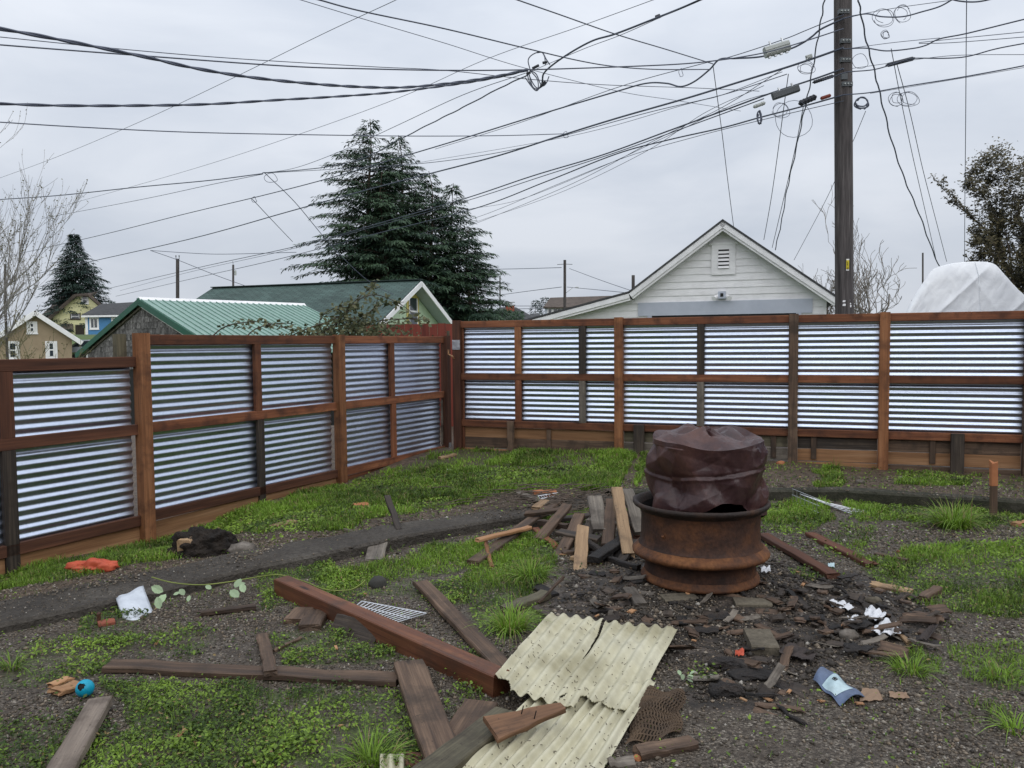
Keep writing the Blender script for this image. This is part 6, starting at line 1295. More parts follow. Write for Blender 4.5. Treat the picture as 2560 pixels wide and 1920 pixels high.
block('orange brick chunk in the grass by the left fence', (885,1272), (.13,.11,.09), .3, 'orange_brick', 'brick_chunk', 'brick'); block('larger orange brick chunk behind the wood pile', (1333,1240), (.22,.12,.10), .1, 'orange_brick', 'brick_chunk', 'brick')
block('small red-brown broken brick below the concrete strip at left', (245,1565), (.08,.06,.045), .6, 'brick', 'brick_chunk', 'brick')
def lump(name, label, c, r, mat, cat, seed=1, rough_=.22, sub=3, lift=0.0, sink=.25, freq=2.2, group=None, wp=None):
    p = Vector(wp) if wp else gp(*c); import bmesh
    bm = bmesh.new(); bmesh.ops.create_icosphere(bm, subdivisions=sub, radius=1.0)
    from mathutils import noise as mn
    for v in bm.verts:
        n_ = mn.fractal(v.co*freq+Vector((seed*3.7, seed, 0)), 1.0, 2.0, 4); s = 1+rough_*n_; v.co = Vector((v.co.x*r[0]*s, v.co.y*r[1]*s, v.co.z*r[2]*s+r[2]*(1-2*sink)*.5+lift))
    me = bpy.data.meshes.new(name); bm.to_mesh(me); bm.free(); o = put(name, me, MT[mat], None, Matrix.Translation(p), smooth=True)
    if label: tag(o, label, cat, group)
    return o
t = thing('root_stump', gp(505, 1385), 'black soil-caked root stump with a pale sawn end beside the strip', 'stump')
o = lump('root_ball', None, (508,1382), (.24,.15,.14), 'root', None, seed=3, rough_=.34, sub=5, freq=2.2); o.location -= t.location; o.parent = t
p = gp(470, 1388); beam('sawn_end', p+Vector((.01,.06,.085)), p+Vector((-.005,-.055,.075)), .105, .10, MT['tan_wood'], t, ch=.01).location
lump('rock', 'grey rock with a pale face beside the root stump', (607,1382), (.105,.08,.062), 'rock', 'rock', seed=5); lump('rock', 'round dark stone behind the square timber', (945,1466), (.055,.05,.05), 'dark_rock', 'rock', seed=6, rough_=.1, sink=.2)
lump('rock', 'pale pebble on the bed before the right fence', (2150,1208), (.045,.035,.03), 'rock', 'rock', seed=7); lump('rock', 'small tan stone by the dark fence post', (1952,1160), (.05,.04,.03), 'orange_brick', 'rock', seed=8); lump('rock', 'pinkish stone at the bottom of the gravel', (1594,1898), (.018,.016,.012), 'orange_brick', 'rock', seed=9)
lump('rock', 'grey stone inside the debris heap', (2122,1592), (.05,.04,.03), 'rock', 'rock', seed=10); lump('rock', 'small brown stone near the debris heap edge', (2185,1505), (.045,.035,.025), 'block', 'rock', seed=11); lump('rock', 'white pebble in the fence-side grass', (1122,1178), (.035,.03,.02), 'paper', 'rock', seed=12)
lump('cloth_bag', 'crumpled red-orange bag lying by the left fence foot', (235,1425), (.15,.085,.062), 'orange_bag', 'bag', seed=13, rough_=.45, sub=4, freq=1.5)
# --- blue ball with heart-shaped hole
p = gp(213, 1741); ball = thing('toy_ball', p, 'small turquoise ball with a heart-shaped hole beside the broken orange board', 'ball')
R_ = .037; cb = p+Vector((0, 0, R_*.95)); V = []; F = []; n, m = 32, 20
vdir = (EYE-cb).normalized(); axs = (vdir+Vector((-.45, 0, .12))).normalized(); ex = axs.orthogonal().normalized(); ex = Vector((0,0,1)).cross(axs).normalized(); ey = axs.cross(ex)
import bmesh
bm = bmesh.new(); bmesh.ops.create_icosphere(bm, subdivisions=4, radius=R_)
def heart(x, y): x /= .36; y = y/.36+.1; return (x*x+y*y-1)**3-x*x*y**3 < 0
dele = [f for f in bm.faces if (lambda c: c.dot(axs) > 0 and heart(c.dot(ex)/R_, c.dot(ey)/R_))(f.calc_center_median())]
bmesh.ops.delete(bm, geom=dele, context='FACES'); me = bpy.data.meshes.new('shell'); bm.to_mesh(me); bm.free()
put('shell', me, MT['blue_ball'], ball, Matrix.Translation(cb), smooth=True); bm = bmesh.new(); bmesh.ops.create_icosphere(bm, subdivisions=3, radius=R_*.88); me = bpy.data.meshes.new('core'); bm.to_mesh(me); bm.free(); put('core', me, MT['soot_and_hole_black'], ball, Matrix.Translation(cb))  # black inner sphere puts the shade of the hole into colour
# --- white bucket shard
def patch(name, fn, nu, nv, mat, parent=None, label=None, cat=None, th=.004, keep=None, smooth=True):
    V = []; F = []
    for j in range(nv+1):
        for i in range(nu+1): V.append(fn(i/nu, j/nv))
    for j in range(nv):
        for i in range(nu):
            if keep is None or keep((i+.5)/nu, (j+.5)/nv): F.append((j*(nu+1)+i, j*(nu+1)+i+1, (j+1)*(nu+1)+i+1, (j+1)*(nu+1)+i))
    c = Vector(fn(.5, 1)); o = put(name, mesh_np(name, V, F), mat, parent, None, None if parent else c, smooth)
    md = o.modifiers.new('thickness', 'SOLIDIFY'); md.thickness = th; md.offset = 0
    if label: tag(o, label, cat)
    return o
bl, brr, tl, tr = gp(312,1560,-.02), gp(388,1545,-.02), at_depth(290,1497,4.42), at_depth(358,1466,4.60)
def shard(u, v):
    p = tl.lerp(tr, u).lerp(bl.lerp(brr, u), v); return p+Vector((.2, -1, .3)).normalized()*(.05*math.sin(math.pi*u))+Vector((0, 0, .006*math.sin(9*u)*(v < .1)))
patch('plastic_shard', shard, 14, 8, MT['white_plastic'], None, 'curved white plastic bucket shard leaning beside the concrete strip', 'plastic shard')
p = gp(246, 1560); mb = MB(); mb.tube([p+Vector((0,0,-.02)), p+Vector((.004,0,.055)), p+Vector((.004,-.002,.06))], .011, 8); tag(mb.put('iron_pin', MT['rust'], None, p), 'short rusty iron pin standing by the strip at left', 'iron pin')
# --- wire racks
def rack(name, label, corners, lift, nw, mat, r=.0026, bars=2, cat='rack', feet=True):
    A, B, C, D = [gp(x, y, l) for (x, y), l in zip(corners, lift)]; t = thing(name, gp(*corners[3]), label, cat)
    mb = MB(); mb.tube([A, B, C, D, A], r*1.5, 5); mb.put('frame', MT[mat], t)
    for i in range(1, nw): mb = MB(); s = i/nw; mb.tube([A.lerp(B, s), D.lerp(C, s)], r, 4); mb.put('wire', MT[mat], t)
    for i in range(1, bars+1): mb = MB(); s = i/(bars+1); mb.tube([A.lerp(D, s)+Vector((0,0,-.004)), B.lerp(C, s)+Vector((0,0,-.004))], r*1.2, 4); mb.put('crossbar', MT[mat], t)
    return t
rack('wire_rack', 'white wire rack lying behind the square timber', [(905,1503),(1066,1533),(990,1556),(880,1522)], [.05,.03,.02,.03], 15, 'white_wire', bars=1)
rack('wire_rack', 'bent grey wire panel in the grass before the right kerb', [(2000,1235),(2130,1285),(2190,1278),(2080,1262)], [.09,.01,.01,.02], 12, 'steel', bars=3); 
t = thing('wire_fence_offcut', gp(2000, 1275), 'upright offcut of thin wire fencing against the right kerb', 'wire fencing')
for i in range(7): p = gp(1982+i*10, 1262+i*4.5); mb = MB(); mb.tube([p, p+Vector((0,0,.15))], .0025, 4); mb.put('wire', MT['steel'], t)
for z in (.03, .09, .145): mb = MB(); mb.tube([gp(1980, 1261)+Vector((0,0,z)), gp(2048, 1291)+Vector((0,0,z))], .0025, 4); mb.put('wire', MT['steel'], t)
rack('wire_rack', 'small grey wire piece on the brush behind the wood pile', [(1345,1240),(1395,1232),(1400,1238),(1352,1247)], [.06,.06,.05,.05], 8, 'steel', r=.003, bars=0)
# --- rusty mesh mat
t = thing('mesh_mat', gp(1630, 1840), 'crumpled rusty wire mesh mat right of the corrugated sheet', 'wire mesh')
mc = [gp(1608,1728,.02), gp(1708,1738,.02), gp(1697,1838,.0), gp(1560,1872,.0)]
def mfn(u, v):
    p = mc[0].lerp(mc[1], u).lerp(mc[3].lerp(mc[2], u), v); e = 1-abs(2*u-1)**3
    return p+Vector((.012*math.sin(v*9), .01*math.sin(u*8), .012+.035*math.sin(math.pi*min(1, u*1.05))*math.sin(math.pi*v)**.6+.010*math.sin(u*9+v*7)))
mb = MB(); NW = 17
for k in range(NW+1):
    mb.tube([Vector(mfn(k/NW, v))+Vector((.004*math.sin(v*60), 0, 0)) for v in np.linspace(0, 1, 26)], .0042, 4, False); mb.tube([Vector(mfn(u, k/NW)) for u in np.linspace(0, 1, 24)], .004, 4, False)
o = mb.put('wires', MT['mesh_rust'], t); tag(o, kind='stuff')
# --- corrugated fibreglass sheets
def corr(name, label, cs, waves, outline, cracks, nu=230, nv=110, sag=0.0, curl=0.0):
    A, B, C, D = [gp(x, y, l) for (x, y, l) in cs]; nrm = (B-A).cross(D-A).normalized()
    if nrm.z < 0: nrm = -nrm
    rs_ = random.Random(len(label))
    def fn(u, v):
        p = A.lerp(B, u).lerp(D.lerp(C, u), v)
        return p+nrm*(.0105*math.cos(2*math.pi*waves*u+.3*math.sin(v*2))+sag*math.sin(math.pi*v)+.004*math.sin(u*7+v*5)+.003*math.sin(v*13-u*4)+curl*max(0, v-.8)*(.5-u))
    def keep(u, v):
        p = Vector(fn(u, v)); dp = p-EYE; w_ = dp.dot(fwd); x = CX+FPX*dp.dot(right)/w_; y = CY-FPX*dp.dot(up)/w_
        if outline and not pip(x, y, outline): return False
        for line, w0, w1 in cracks:
            for k in range(len(line)-1):
                (ax, ay), (bx, by) = line[k], line[k+1]; t_ = max(0, min(1, ((x-ax)*(bx-ax)+(y-ay)*(by-ay))/((bx-ax)**2+(by-ay)**2))); f = (k+t_)/(len(line)-1)
                if math.hypot(x-ax-t_*(bx-ax), y-ay-t_*(by-ay)) < w0+(w1-w0)*f: return False
        return True
    return patch(name, fn, nu, nv, MT['fibreglass'], None, label, 'corrugated sheet', th=.003, keep=keep)
q7 = lambda *a: [(1150+x/3.456, 1440+y/3.456) for x, y in a]
corr('corrugated_sheet', 'upper cream corrugated fibreglass sheet with a long crack and torn lower edge', [(1378,1535,.035), (1694,1571,.035), (1562,1806,.05), (1215,1712,.13)], 9.6,
     q7((770,300),(900,320),(1240,340),(1310,330),(1890,450),(1860,560),(1700,920),(1590,1160),(1440,1160),(1280,1135),(1225,1085),(1150,1090),(1090,1035),(1035,1040),(1020,1085),(985,1130),(945,1150),(930,1125),(700,1130),(600,1110),(490,1140),(470,1105),(410,1080),(435,1040),(440,960),(425,905),(395,890),(335,885),(305,850)),
     [(q7((1240,385),(1195,520),(1110,660),(1060,720)), 4.2, 1.0), (q7((870,1045),(900,1030),(925,1010)), 3.5, .8)], curl=-.0)
corr('corrugated_sheet', 'lower cream corrugated fibreglass sheet running off the bottom edge', [(1330,1745,.07), (1640,1702,.042), (1462,1990,.02), (1085,1990,.05)], 9.6, None, [], nu=110, nv=40)
p = gp(965, 1905, .02); patch('corrugated_offcut', lambda u, v: gp(950+60*u, 1885+60*v, .03+.012*math.cos(u*14)), 16, 4, MT['fibreglass'], None, 'small cream corrugated offcut at the bottom edge', 'corrugated sheet', th=.003)
def specks(sheet_label, n, seed, px0, px1, py0, py1, lift):
    sh = [o for o in COL.objects if o.get('label') == sheet_label][0]; rr = random.Random(seed); mb = MB(); dg = bpy.context.evaluated_depsgraph_get(); dg.update(); ob = sh
    from mathutils.bvhtree import BVHTree
    bv = BVHTree.FromPolygons([sh.matrix_world @ v.co if False else v.co+sh.location for v in sh.data.vertices], [tuple(p.vertices) for p in sh.data.polygons])
    for _ in range(n):
        h = bv.ray_cast(EYE, ray(rr.uniform(px0, px1), rr.uniform(py0, py1)))
        if h[0] is None: continue
        nr = h[1] if h[1].z > 0 else -h[1]; a = nr.orthogonal().normalized(); a = Matrix.Rotation(rr.uniform(0, 6.28), 3, nr) @ a; b_ = nr.cross(a); l_, w_ = rr.choice(((.0022, .0016), (.003, .002), (.006, .001), (.0018, .0018), (.0015, .001), (.009, .0006)))
        c = h[0]+nr*.0035; mb.prism([c-a*l_-b_*w_, c+a*l_*.8-b_*w_, c+a*l_+b_*w_, c-a*l_*.7+b_*w_], nr*.0015)
    o = mb.put('dirt_specks', MT['bark'], sh); tag(o, kind='stuff')
specks('upper cream corrugated fibreglass sheet with a long crack and torn lower edge', 300, 1, 1240, 1700, 1530, 1790, 0); specks('lower cream corrugated fibreglass sheet running off the bottom edge', 220, 2, 1100, 1650, 1700, 1930, 0)
# --- papers, packaging, cardboard
def crumple(name, label, poly, lift, mat, cat, amp=.02, seed=1, n=10):
    xs_ = [a for a, b in poly]; ys_ = [b for a, b in poly]; x0, x1, y0, y1 = min(xs_), max(xs_), min(ys_), max(ys_)
    q4 = [gp(x0, y0, lift), gp(x1, y0, lift), gp(x1, y1, lift), gp(x0, y1, lift)]
    def fn(u, v): 
        return q4[0].lerp(q4[1], u).lerp(q4[3].lerp(q4[2], u), v)+Vector((0, 0, amp*(.5+.5*float(fbm(u*3, v*3, 1.7, seed, 3)))+amp*.6*abs(math.sin(u*7+v*4+seed))))
    keep = lambda u, v: pip(x0+(x1-x0)*u, y0+(y1-y0)*v, poly)
    return patch(name, fn, n, n, MT[mat], None, label, cat, th=.002, keep=keep, smooth=False)
crumple('tissue_paper', 'largest crumpled white paper in the debris heap', [(2178,1588),(2205,1568),(2238,1566),(2252,1600),(2228,1604),(2186,1596)], .01, 'paper', 'paper', .035, 1, 34)
crumple('tissue_paper', 'upper crumpled white paper in the debris heap', [(2160,1552),(2165,1532),(2188,1534),(2215,1552),(2205,1565),(2172,1562)], .01, 'paper', 'paper', .035, 2, 34)
crumple('tissue_paper', 'greyish paper strip above the white papers', [(2068,1508),(2110,1512),(2135,1526),(2120,1532),(2080,1520)], .01, 'paper', 'paper', .02, 3, 24)
crumple('tissue_paper', 'small grey-white paper scrap left of the white papers', [(2118,1552),(2145,1545),(2155,1570),(2140,1575)], .01, 'paper', 'paper', .02, 4, 24)
crumple('tissue_paper', 'white paper scrap near the fire ring right side', [(1902,1424),(1925,1422),(1926,1434),(1904,1436)], .01, 'paper', 'paper', .02, 5, 20)
crumple('cardboard_scrap', 'brown cardboard flap under the blue package', [(2155,1722),(2195,1727),(2208,1752),(2150,1756)], .004, 'cardboard', 'cardboard', .006, 6, 24); crumple('cardboard_scrap', 'torn brown cardboard piece right of the blue package', [(2222,1732),(2265,1735),(2274,1750),(2225,1748)], .004, 'cardboard', 'cardboard', .008, 7, 24)
pk0 = [gp(2033,1700,.012), gp(2070,1672,.012), gp(2162,1742,.012), gp(2100,1762,.012)]
def pfn(u, v): 
    p = pk0[0].lerp(pk0[3], u).lerp(pk0[1].lerp(pk0[2], u), v); return p+Vector((0, 0, .03*math.sin(math.pi*v)*(1-.4*u)+.006*math.sin(u*11+v*5)))
t = thing('snack_package', pk0[0], 'crushed blue and pale package lying on the gravel', 'package')
patch('wrapper', pfn, 16, 12, MT['package'], t, th=.003, smooth=False); patch('label_panel', lambda u, v: Vector(pfn(.30+.48*u, .06+.80*v))+Vector((0, -.001, .0035)), 14, 10, MT['package_label'], t, th=.001, smooth=False)
mb = MB()
for k, ch in enumerate('68'):
    for (a, b) in SEG[ch]:
        f = lambda q: Vector(pfn(.42+.035*k*1.5+.04*q[0], .42+.13*q[1]))+Vector((0, -.001, .006)); mb.tube([f(a), f(b)], .0016, 4)
mb.put('printed_figures', MT['soot_and_hole_black'], t)
crumple('plastic_scrap', 'tiny pale blue plastic scrap right of the slanting plank', [(2070,1412),(2086,1413),(2086,1421),(2072,1421)], .01, 'package_label', 'plastic scrap', .012, 8, 5); crumple('plastic_scrap', 'tiny red scrap beside the paving block', [(1838,1632),(1860,1629),(1860,1644),(1838,1645)], .01, 'orange_bag', 'plastic scrap', .015, 9, 5)
# --- big charred pieces and roofing scraps
def char_log(label, a, b, w, h, seed):
    import bmesh
    from mathutils import noise as mn
    p0, p1 = gp(*a), gp(*b); M, Ln = frame(p0.lerp(p1, .5), p1); bm = bmesh.new(); bmesh.ops.create_icosphere(bm, subdivisions=5, radius=1.0)
    for v in bm.verts:
        c = v.co.copy(); e = abs(c.x)**2.2; k_ = 1+.30*mn.fractal(Vector((c.x*2.2, c.y*1.4, c.z*1.4))+Vector((seed*5.1, 0, 0)), 1., 2., 5); f_ = (1-.12*e)/max(.35, math.sqrt(max(1e-4, 1-.82*c.x*c.x)))
        crk = .05*math.sin(c.x*26+3*mn.noise(c*3)); v.co = Vector((c.x*Ln*.52*(1+.06*mn.noise(c*4)), (c.y*f_*k_+crk*.3)*w*.5+.25*w*math.sin(c.x*2+seed), (c.z*f_*k_+crk*.4)*h*.5+h*.32))
    me = bpy.data.meshes.new('charred_log'); bm.to_mesh(me); bm.free(); tag(put('charred_log', me, MT['char'], None, M), label, 'log')
char_log('long charred log in front of the paving block', (1728,1652), (1925,1690), .075, .05, 1); char_log('thick charred curved log nearest the gravel', (1738,1748), (1890,1730), .085, .055, 2); char_log('charred brown slab between the two burnt logs', (1790,1712), (1975,1672), .12, .03, 3)
crumple('roofing_scrap', 'dark flat roofing scrap right of the paving block', [(1948,1632),(1972,1610),(2044,1640),(2030,1656),(1950,1640)], .02, 'shingle_scrap', 'roofing scrap', .012, 11, 30); crumple('roofing_scrap', 'curled dark roofing strip at the far end of the debris', [(2290,1610),(2345,1555),(2345,1575),(2320,1605)], .02, 'shingle_scrap', 'roofing scrap', .02, 12, 30)
frg = random.Random(15); protos = []
for k in range(9):
    ln, wd, th = frg.uniform(.05, .21), frg.uniform(.014, .055), frg.uniform(.004, .013); o = beam('charred_scrap', (0, 0, 0), (ln, 0, 0), wd, th, MT['char' if k < 3 else 'old_dark' if k < 5 else 'old_brown' if k < 8 else 'old_grey'], None, seg=4, warp=.007, ragged=(ln*.15, ln*.15), rnd=frg); protos.append(o)
poly = [(1960,1425),(2110,1440),(2300,1490),(2340,1560),(2260,1620),(2110,1640),(2000,1560),(1950,1480)]; poly2 = ASH; cnt = 0
while cnt < 200:
    x, y = frg.uniform(1400, 2350), frg.uniform(1410, 1770)
    A_ = pip(x, y, poly); B_ = pip(x, y, poly2)
    if not (A_ or (B_ and frg.random() < .5)): continue
    s = protos[cnt] if cnt < 9 else protos[frg.randrange(9)].copy()
    if cnt >= 9: COL.objects.link(s)
    p = gp(x, y, frg.uniform(.006, .035 if A_ else .012)); s.matrix_local = Matrix.Translation(p) @ Matrix.Rotation(frg.gauss(-.5, .7), 4, 'Z') @ Matrix.Rotation(frg.gauss(0, .2), 4, 'Y') @ Matrix.Rotation(frg.gauss(0, .3), 4, 'X')
    tag(s, 'small charred wood scrap strewn in the ash and debris around the fire ring', 'wood scrap', 'charred scraps around the fire ring'); cnt += 1
cp = None
for k in range(34):
    x, y = frg.choice([(frg.uniform(1650, 2330), frg.uniform(1420, 1770)), (frg.uniform(250, 1500), frg.uniform(1300, 1880)), (frg.uniform(1180, 1600), frg.uniform(1230, 1420))])
    if cp is None: cp = beam('wood_chip', (0, 0, 0), (.045, 0, 0), .018, .006, MT['fresh_wood'], None, ragged=(.012, .012), rnd=frg); s = cp
    else: s = cp.copy(); COL.objects.link(s)
    s.matrix_local = Matrix.Translation(gp(x, y, .012)) @ Matrix.Rotation(frg.uniform(0, 3), 4, 'Z') @ Matrix.Rotation(frg.gauss(0, .2), 4, 'Y') @ Matrix.Diagonal((frg.uniform(.5, 1.5), frg.uniform(.5, 1.3), 1, 1))
    tag(s, 'small pale orange wood chip lying loose on the ground', 'wood chip', 'loose pale wood chips')
# --- brush behind the pile
t = thing('brush_heap', gp(1400, 1260), 'heap of thin brown twigs and dead stems behind the wood pile', 'brush heap'); mb = MB()
for _ in range(170):
    x, y = frg.gauss(1380, 85), frg.gauss(1252, 22); p = gp(x, min(1330, max(1215, y)), frg.uniform(.005, .06)); a = frg.gauss(.25, .5); ln = frg.uniform(.12, .5); d = Vector((math.cos(a), math.sin(a), frg.uniform(-.08, .12)))
    mb.tube([p-d*ln*.5, p+Vector((0, 0, .02)), p+d*ln*.5+Vector((0, 0, frg.uniform(-.02, .03)))], [.005, .0045, .002], 3, False)
o = mb.put('twigs', MT['bark'], t); tag(o, kind='stuff')
# --- bramble sprig on the strip edge
t = thing('bramble_sprig', gp(640, 1445), 'trailing green bramble runner with pale leaves on the strip edge', 'bramble sprig'); mb = MB()
C = crom([gp(x, y, l) for x, y, l in ((380,1443,.11),(430,1456,.11),(500,1462,.11),(570,1455,.11),(640,1443,.10),(697,1437,.05),(760,1453,.06),(815,1474,.05),(872,1475,.06),(900,1462,.08),(912,1452,.09))], 6); mb.tube(C, .004, 5); mb.put('stem', MT['sprig_stem'], t)
lme = None
for (x, y, w_, a) in ((393,1473,.05,1.2),(402,1500,.055,-.3),(396,1507,.045,.4),(455,1480,.035,.8),(441,1484,.022,2.0),(472,1496,.025,.1),(521,1468,.03,1.0),(586,1484,.05,.9),(595,1458,.045,-.2),(607,1470,.042,.5),(600,1462,.04,2.2)):
    p = gp(x, y, .11); Rm = Matrix.Translation(p) @ Matrix.Rotation(.75+frg.gauss(0,.15), 4, 'X') @ Matrix.Rotation(a, 4, 'Z') @ Matrix.Diagonal((w_, w_, w_, 1))
    if lme is None: lme = mesh_np('leaf', [(0,-1,0),(.45,-.6,.08),(.6,0,.1),(.4,.6,.08),(0,1,-.05),(-.4,.6,.08),(-.6,0,.1),(-.45,-.6,.08),(0,-.5,0),(0,.1,0),(0,.6,-.02)], [(0,1,8),(1,2,9,8),(2,3,10,9),(3,4,10),(0,8,7),(7,8,9,6),(6,9,10,5),(5,10,4)]); lme.materials.append(MT['sprig_leaf'])
    put('leaf', lme, None, t, Rm @ Matrix.Diagonal((.8,.8,.8,1)))
# ------------------------------------------------------------------ grass, weeds and gravel (numpy scatter)
MT['grass'] = leafmat('grass', (.040,.070,.012), (.24,.40,.045), .3, .5, (.30,.24,.11)); MT['weed'] = leafmat('weed', (.034,.065,.011), (.24,.37,.045), .25, .5, (.26,.19,.08))
def strip_w(x): return np.where(x < .96, np.interp(x, [-4,-2.6,-1.7,0,1], [.43,.43,.42,.34,.26])*1.36, .18)
def on_strip(X, Y): d = Y-kf(X); e = fbm(X, Y, 3.5, 131, 4); return (d > -.03) & (d < strip_w(X)-.05-.5*np.clip(e, -.1, 1)*(X < 1)) & ((d > .10*np.clip(e-.15, 0, 1)) | (e < .25))
def scatter(n, x0=-4.4, x1=5.8, y0=1.9, y1=11.2, seed=1):
    g = np.random.default_rng(seed); X = g.uniform(x0, x1, n); Y = g.uniform(y0, y1, n); X, Y, _z = cull(X, Y, 0*X); k_ = in_front(X, Y); X, Y = X[k_], Y[k_]; Z = zyard(X, Y); d = Y-kf(X); Z = np.where((d > -.01) & (d < strip_w(X)-.02), np.where(X < .96, .068, .105), Z); return X, Y, Z, g
def cull(X, Y, Z, mx=90):
    px, py = project(X, Y, Z); k = (px > -mx) & (px < 2560+mx) & (py < 1920+mx); return X[k], Y[k], Z[k]
def in_front(X, Y):
    """on the yard side of both fences"""
    a = (X-LP.A.x)*LP.n.x+(Y-LP.A.y)*LP.n.y; b = (X-RP.A.x)*RP.n.x+(Y-RP.A.y)*RP.n.y; return (a > .05) & (b > .05)
def blades(name, X, Y, Z, Ln, Wd, lean, tv, mat, g, parent=None):
    n = len(X); az = g.uniform(0, 2*np.pi, n); a2 = g.uniform(0, 2*np.pi, n); cx, sx = np.cos(az), np.sin(az)
    dx, dy = np.cos(a2), np.sin(a2); B = np.stack([X, Y, Z-.004], 1); side = np.stack([cx, sx, 0*cx], 1)*Wd[:, None]
    lean = lean*g.uniform(.3, 1.3, n); m = B+np.stack([dx*Ln*lean*.3, dy*Ln*lean*.3, Ln*.6], 1); t = B+np.stack([dx*Ln*lean, dy*Ln*lean, Ln*(1-.45*lean)], 1)
    V = np.stack([B-side, B+side, m+side*.75, m-side*.75, t], 1).reshape(-1, 3); i = np.arange(n)[:, None]*5
    F = np.concatenate([i+np.array([[0,1,2]]), i+np.array([[0,2,3]]), i+np.array([[3,2,4]])], 1).reshape(-1, 3)
    me = mesh_np(name, V-(np.array(wloc(parent)) if parent else 0), F.astype(np.int32)); tint(me, np.repeat(np.clip(tv, 0, 1), 5))
    o = bpy.data.objects.new(name, me); COL.objects.link(o); me.materials.append(mat); o.parent = parent; return o
X, Y, Z, g = scatter(900000, seed=11); G, Wm, A_ = masks(X, Y, Z); cl = fbm(X, Y, 5, 61, 3)
pt = fbm(X, Y, 1.5, 63, 4); dens = np.clip(G*(.52+1.0*cl+1.7*pt), .05*G, 1)+.03*(A_ < .5)*(cl > .25)+.14*Wm
k = (g.random(len(X)) < dens*.95) & ~on_strip(X, Y) & in_front(X, Y) & (Y > 1.9); X, Y, Z, G, cl = X[k], Y[k], Z[k], G[k], cl[k]
far = np.clip((Y-4)/4, 0, 1); pt = pt[k]; Ln = np.maximum(.015, .024+.045*G*(.5+.5*far)*(.7+1.0*pt)+.045*np.clip(cl, 0, 1))*g.uniform(.45, 1.4, len(X)); Wd = (.0016+.0022*far)*g.uniform(.7, 1.3, len(X))
tv = np.clip(.42+.75*fbm(X, Y, 2.2, 71, 4)+g.normal(0, .22, len(X)), 0, .85); tv = np.where(g.random(len(X)) < .07, 1.0, tv)
tag(blades('grass', X, Y, Z, Ln, Wd, .75, tv, MT['grass'], g), 'bright green grass growing in patches over the yard', 'grass', kind='stuff')
# broad-leaved weeds: small leaves on low stems
X, Y, Z, g = scatter(1500000, y1=9.5, seed=23); G, Wm, A_ = masks(X, Y, Z); cl = fbm(X, Y, 7, 81, 3)
# weedy fringe along the strip and fence foot
k = (g.random(len(X)) < np.clip(Wm*(.62+1.2*cl+.9*fbm(X, Y, 1.8, 84, 3)), 0, 1)*.85+.16*G*(Y < 9)+.016*(A_ < .5)) & ~on_strip(X, Y) & in_front(X, Y); X, Y, Z, cl = X[k], Y[k], Z[k], cl[k]; n = len(X)
def leaves_np(name, X, Y, Z, size, h, tv, mat, g, up=.9):
    n = len(X); nrm = np.stack([g.normal(0, .55, n), g.normal(0, .55, n), np.full(n, up)], 1); nrm /= np.linalg.norm(nrm, axis=1)[:, None]
    r = g.normal(0, 1, (n, 3)); a = np.cross(nrm, r); a /= np.linalg.norm(a, axis=1)[:, None]; b = np.cross(nrm, a); P = np.stack([X, Y, Z+h], 1); s = size[:, None]
    V = np.stack([P-a*s, P-a*s*.1+b*s*.55+nrm*s*.12, P+a*s, P-a*s*.1-b*s*.55+nrm*s*.12], 1).reshape(-1, 3); i = np.arange(n)[:, None]*4
    F = np.concatenate([i+np.array([[0,1,2]]), i+np.array([[0,2,3]])], 1).reshape(-1, 3)
    me = mesh_np(name, V, F.astype(np.int32)); tint(me, np.repeat(np.clip(tv, 0, 1), 4)); o = bpy.data.objects.new(name, me); COL.objects.link(o); me.materials.append(mat); return o
near = np.clip((5-Y)/2.5, 0, 1)
tag(leaves_np('weeds', X, Y, Z, g.uniform(.0045, .011, n)*(1+.25*(cl > .3))*np.where(Y > 5.5, 1.5, 1), g.uniform(.002, .028, n)*(1+.6*cl), np.where(g.random(n) < .03, 1.0, np.clip(.40+.8*fbm(X, Y, 3.0, 91, 4)+g.normal(0, .22, n), 0, .85)), MT['weed'], g), 'low leafy weeds carpeting the foreground and gravel edges', 'weeds', kind='stuff')
# gravel
MT['gravel'] = None
def gravelmat():
    m, nt, b = new_mat('gravel'); L = nt.links.new; at = NN(nt, 'ShaderNodeAttribute', attribute_name='tint')
    r = ramp(nt, [(0, (.020,.015,.010)), (.3, (.055,.042,.029)), (.55, (.115,.090,.064)), (.72, (.19,.145,.098)), (.85, (.26,.235,.20)), (1, (.48,.45,.40))]); L(at.outputs['Fac'], r.inputs[0]); L(r.outputs[0], b.inputs['Base Color']); b.inputs['Roughness'].default_value = .7; return m
MT['gravel'] = gravelmat()
def stones(name, label, X, Y, Z, r, tv, g, mat, cat):
    n = len(X); oct_ = np.array([(1,0,0),(-1,0,0),(0,1,0),(0,-1,0),(0,0,1),(0,0,-1)], float); J = 1+g.uniform(-.35, .35, (n, 6, 1)); rot = g.uniform(0, 6.28, n); c, s = np.cos(rot), np.sin(rot)
    V = oct_[None]*J*r[:, None, None]*np.array([1.25, 1, .72]); V = np.stack([V[..., 0]*c[:, None]-V[..., 1]*s[:, None], V[..., 0]*s[:, None]+V[..., 1]*c[:, None], V[..., 2]], 2)+np.stack([X, Y, Z+r*.25], 1)[:, None, :]
    F = np.array([(0,2,4),(2,1,4),(1,3,4),(3,0,4),(2,0,5),(1,2,5),(3,1,5),(0,3,5)]); F = (np.arange(n)[:, None, None]*6+F[None]).reshape(-1, 3).astype(np.int32)
    me = mesh_np(name, V.reshape(-1, 3), F); tint(me, np.repeat(np.clip(tv, 0, 1), 6)); me.materials.append(mat); me.polygons.foreach_set('use_smooth', np.ones(len(F), bool))
    o = bpy.data.objects.new(name, me); COL.objects.link(o); tag(o, label, cat, kind='stuff')
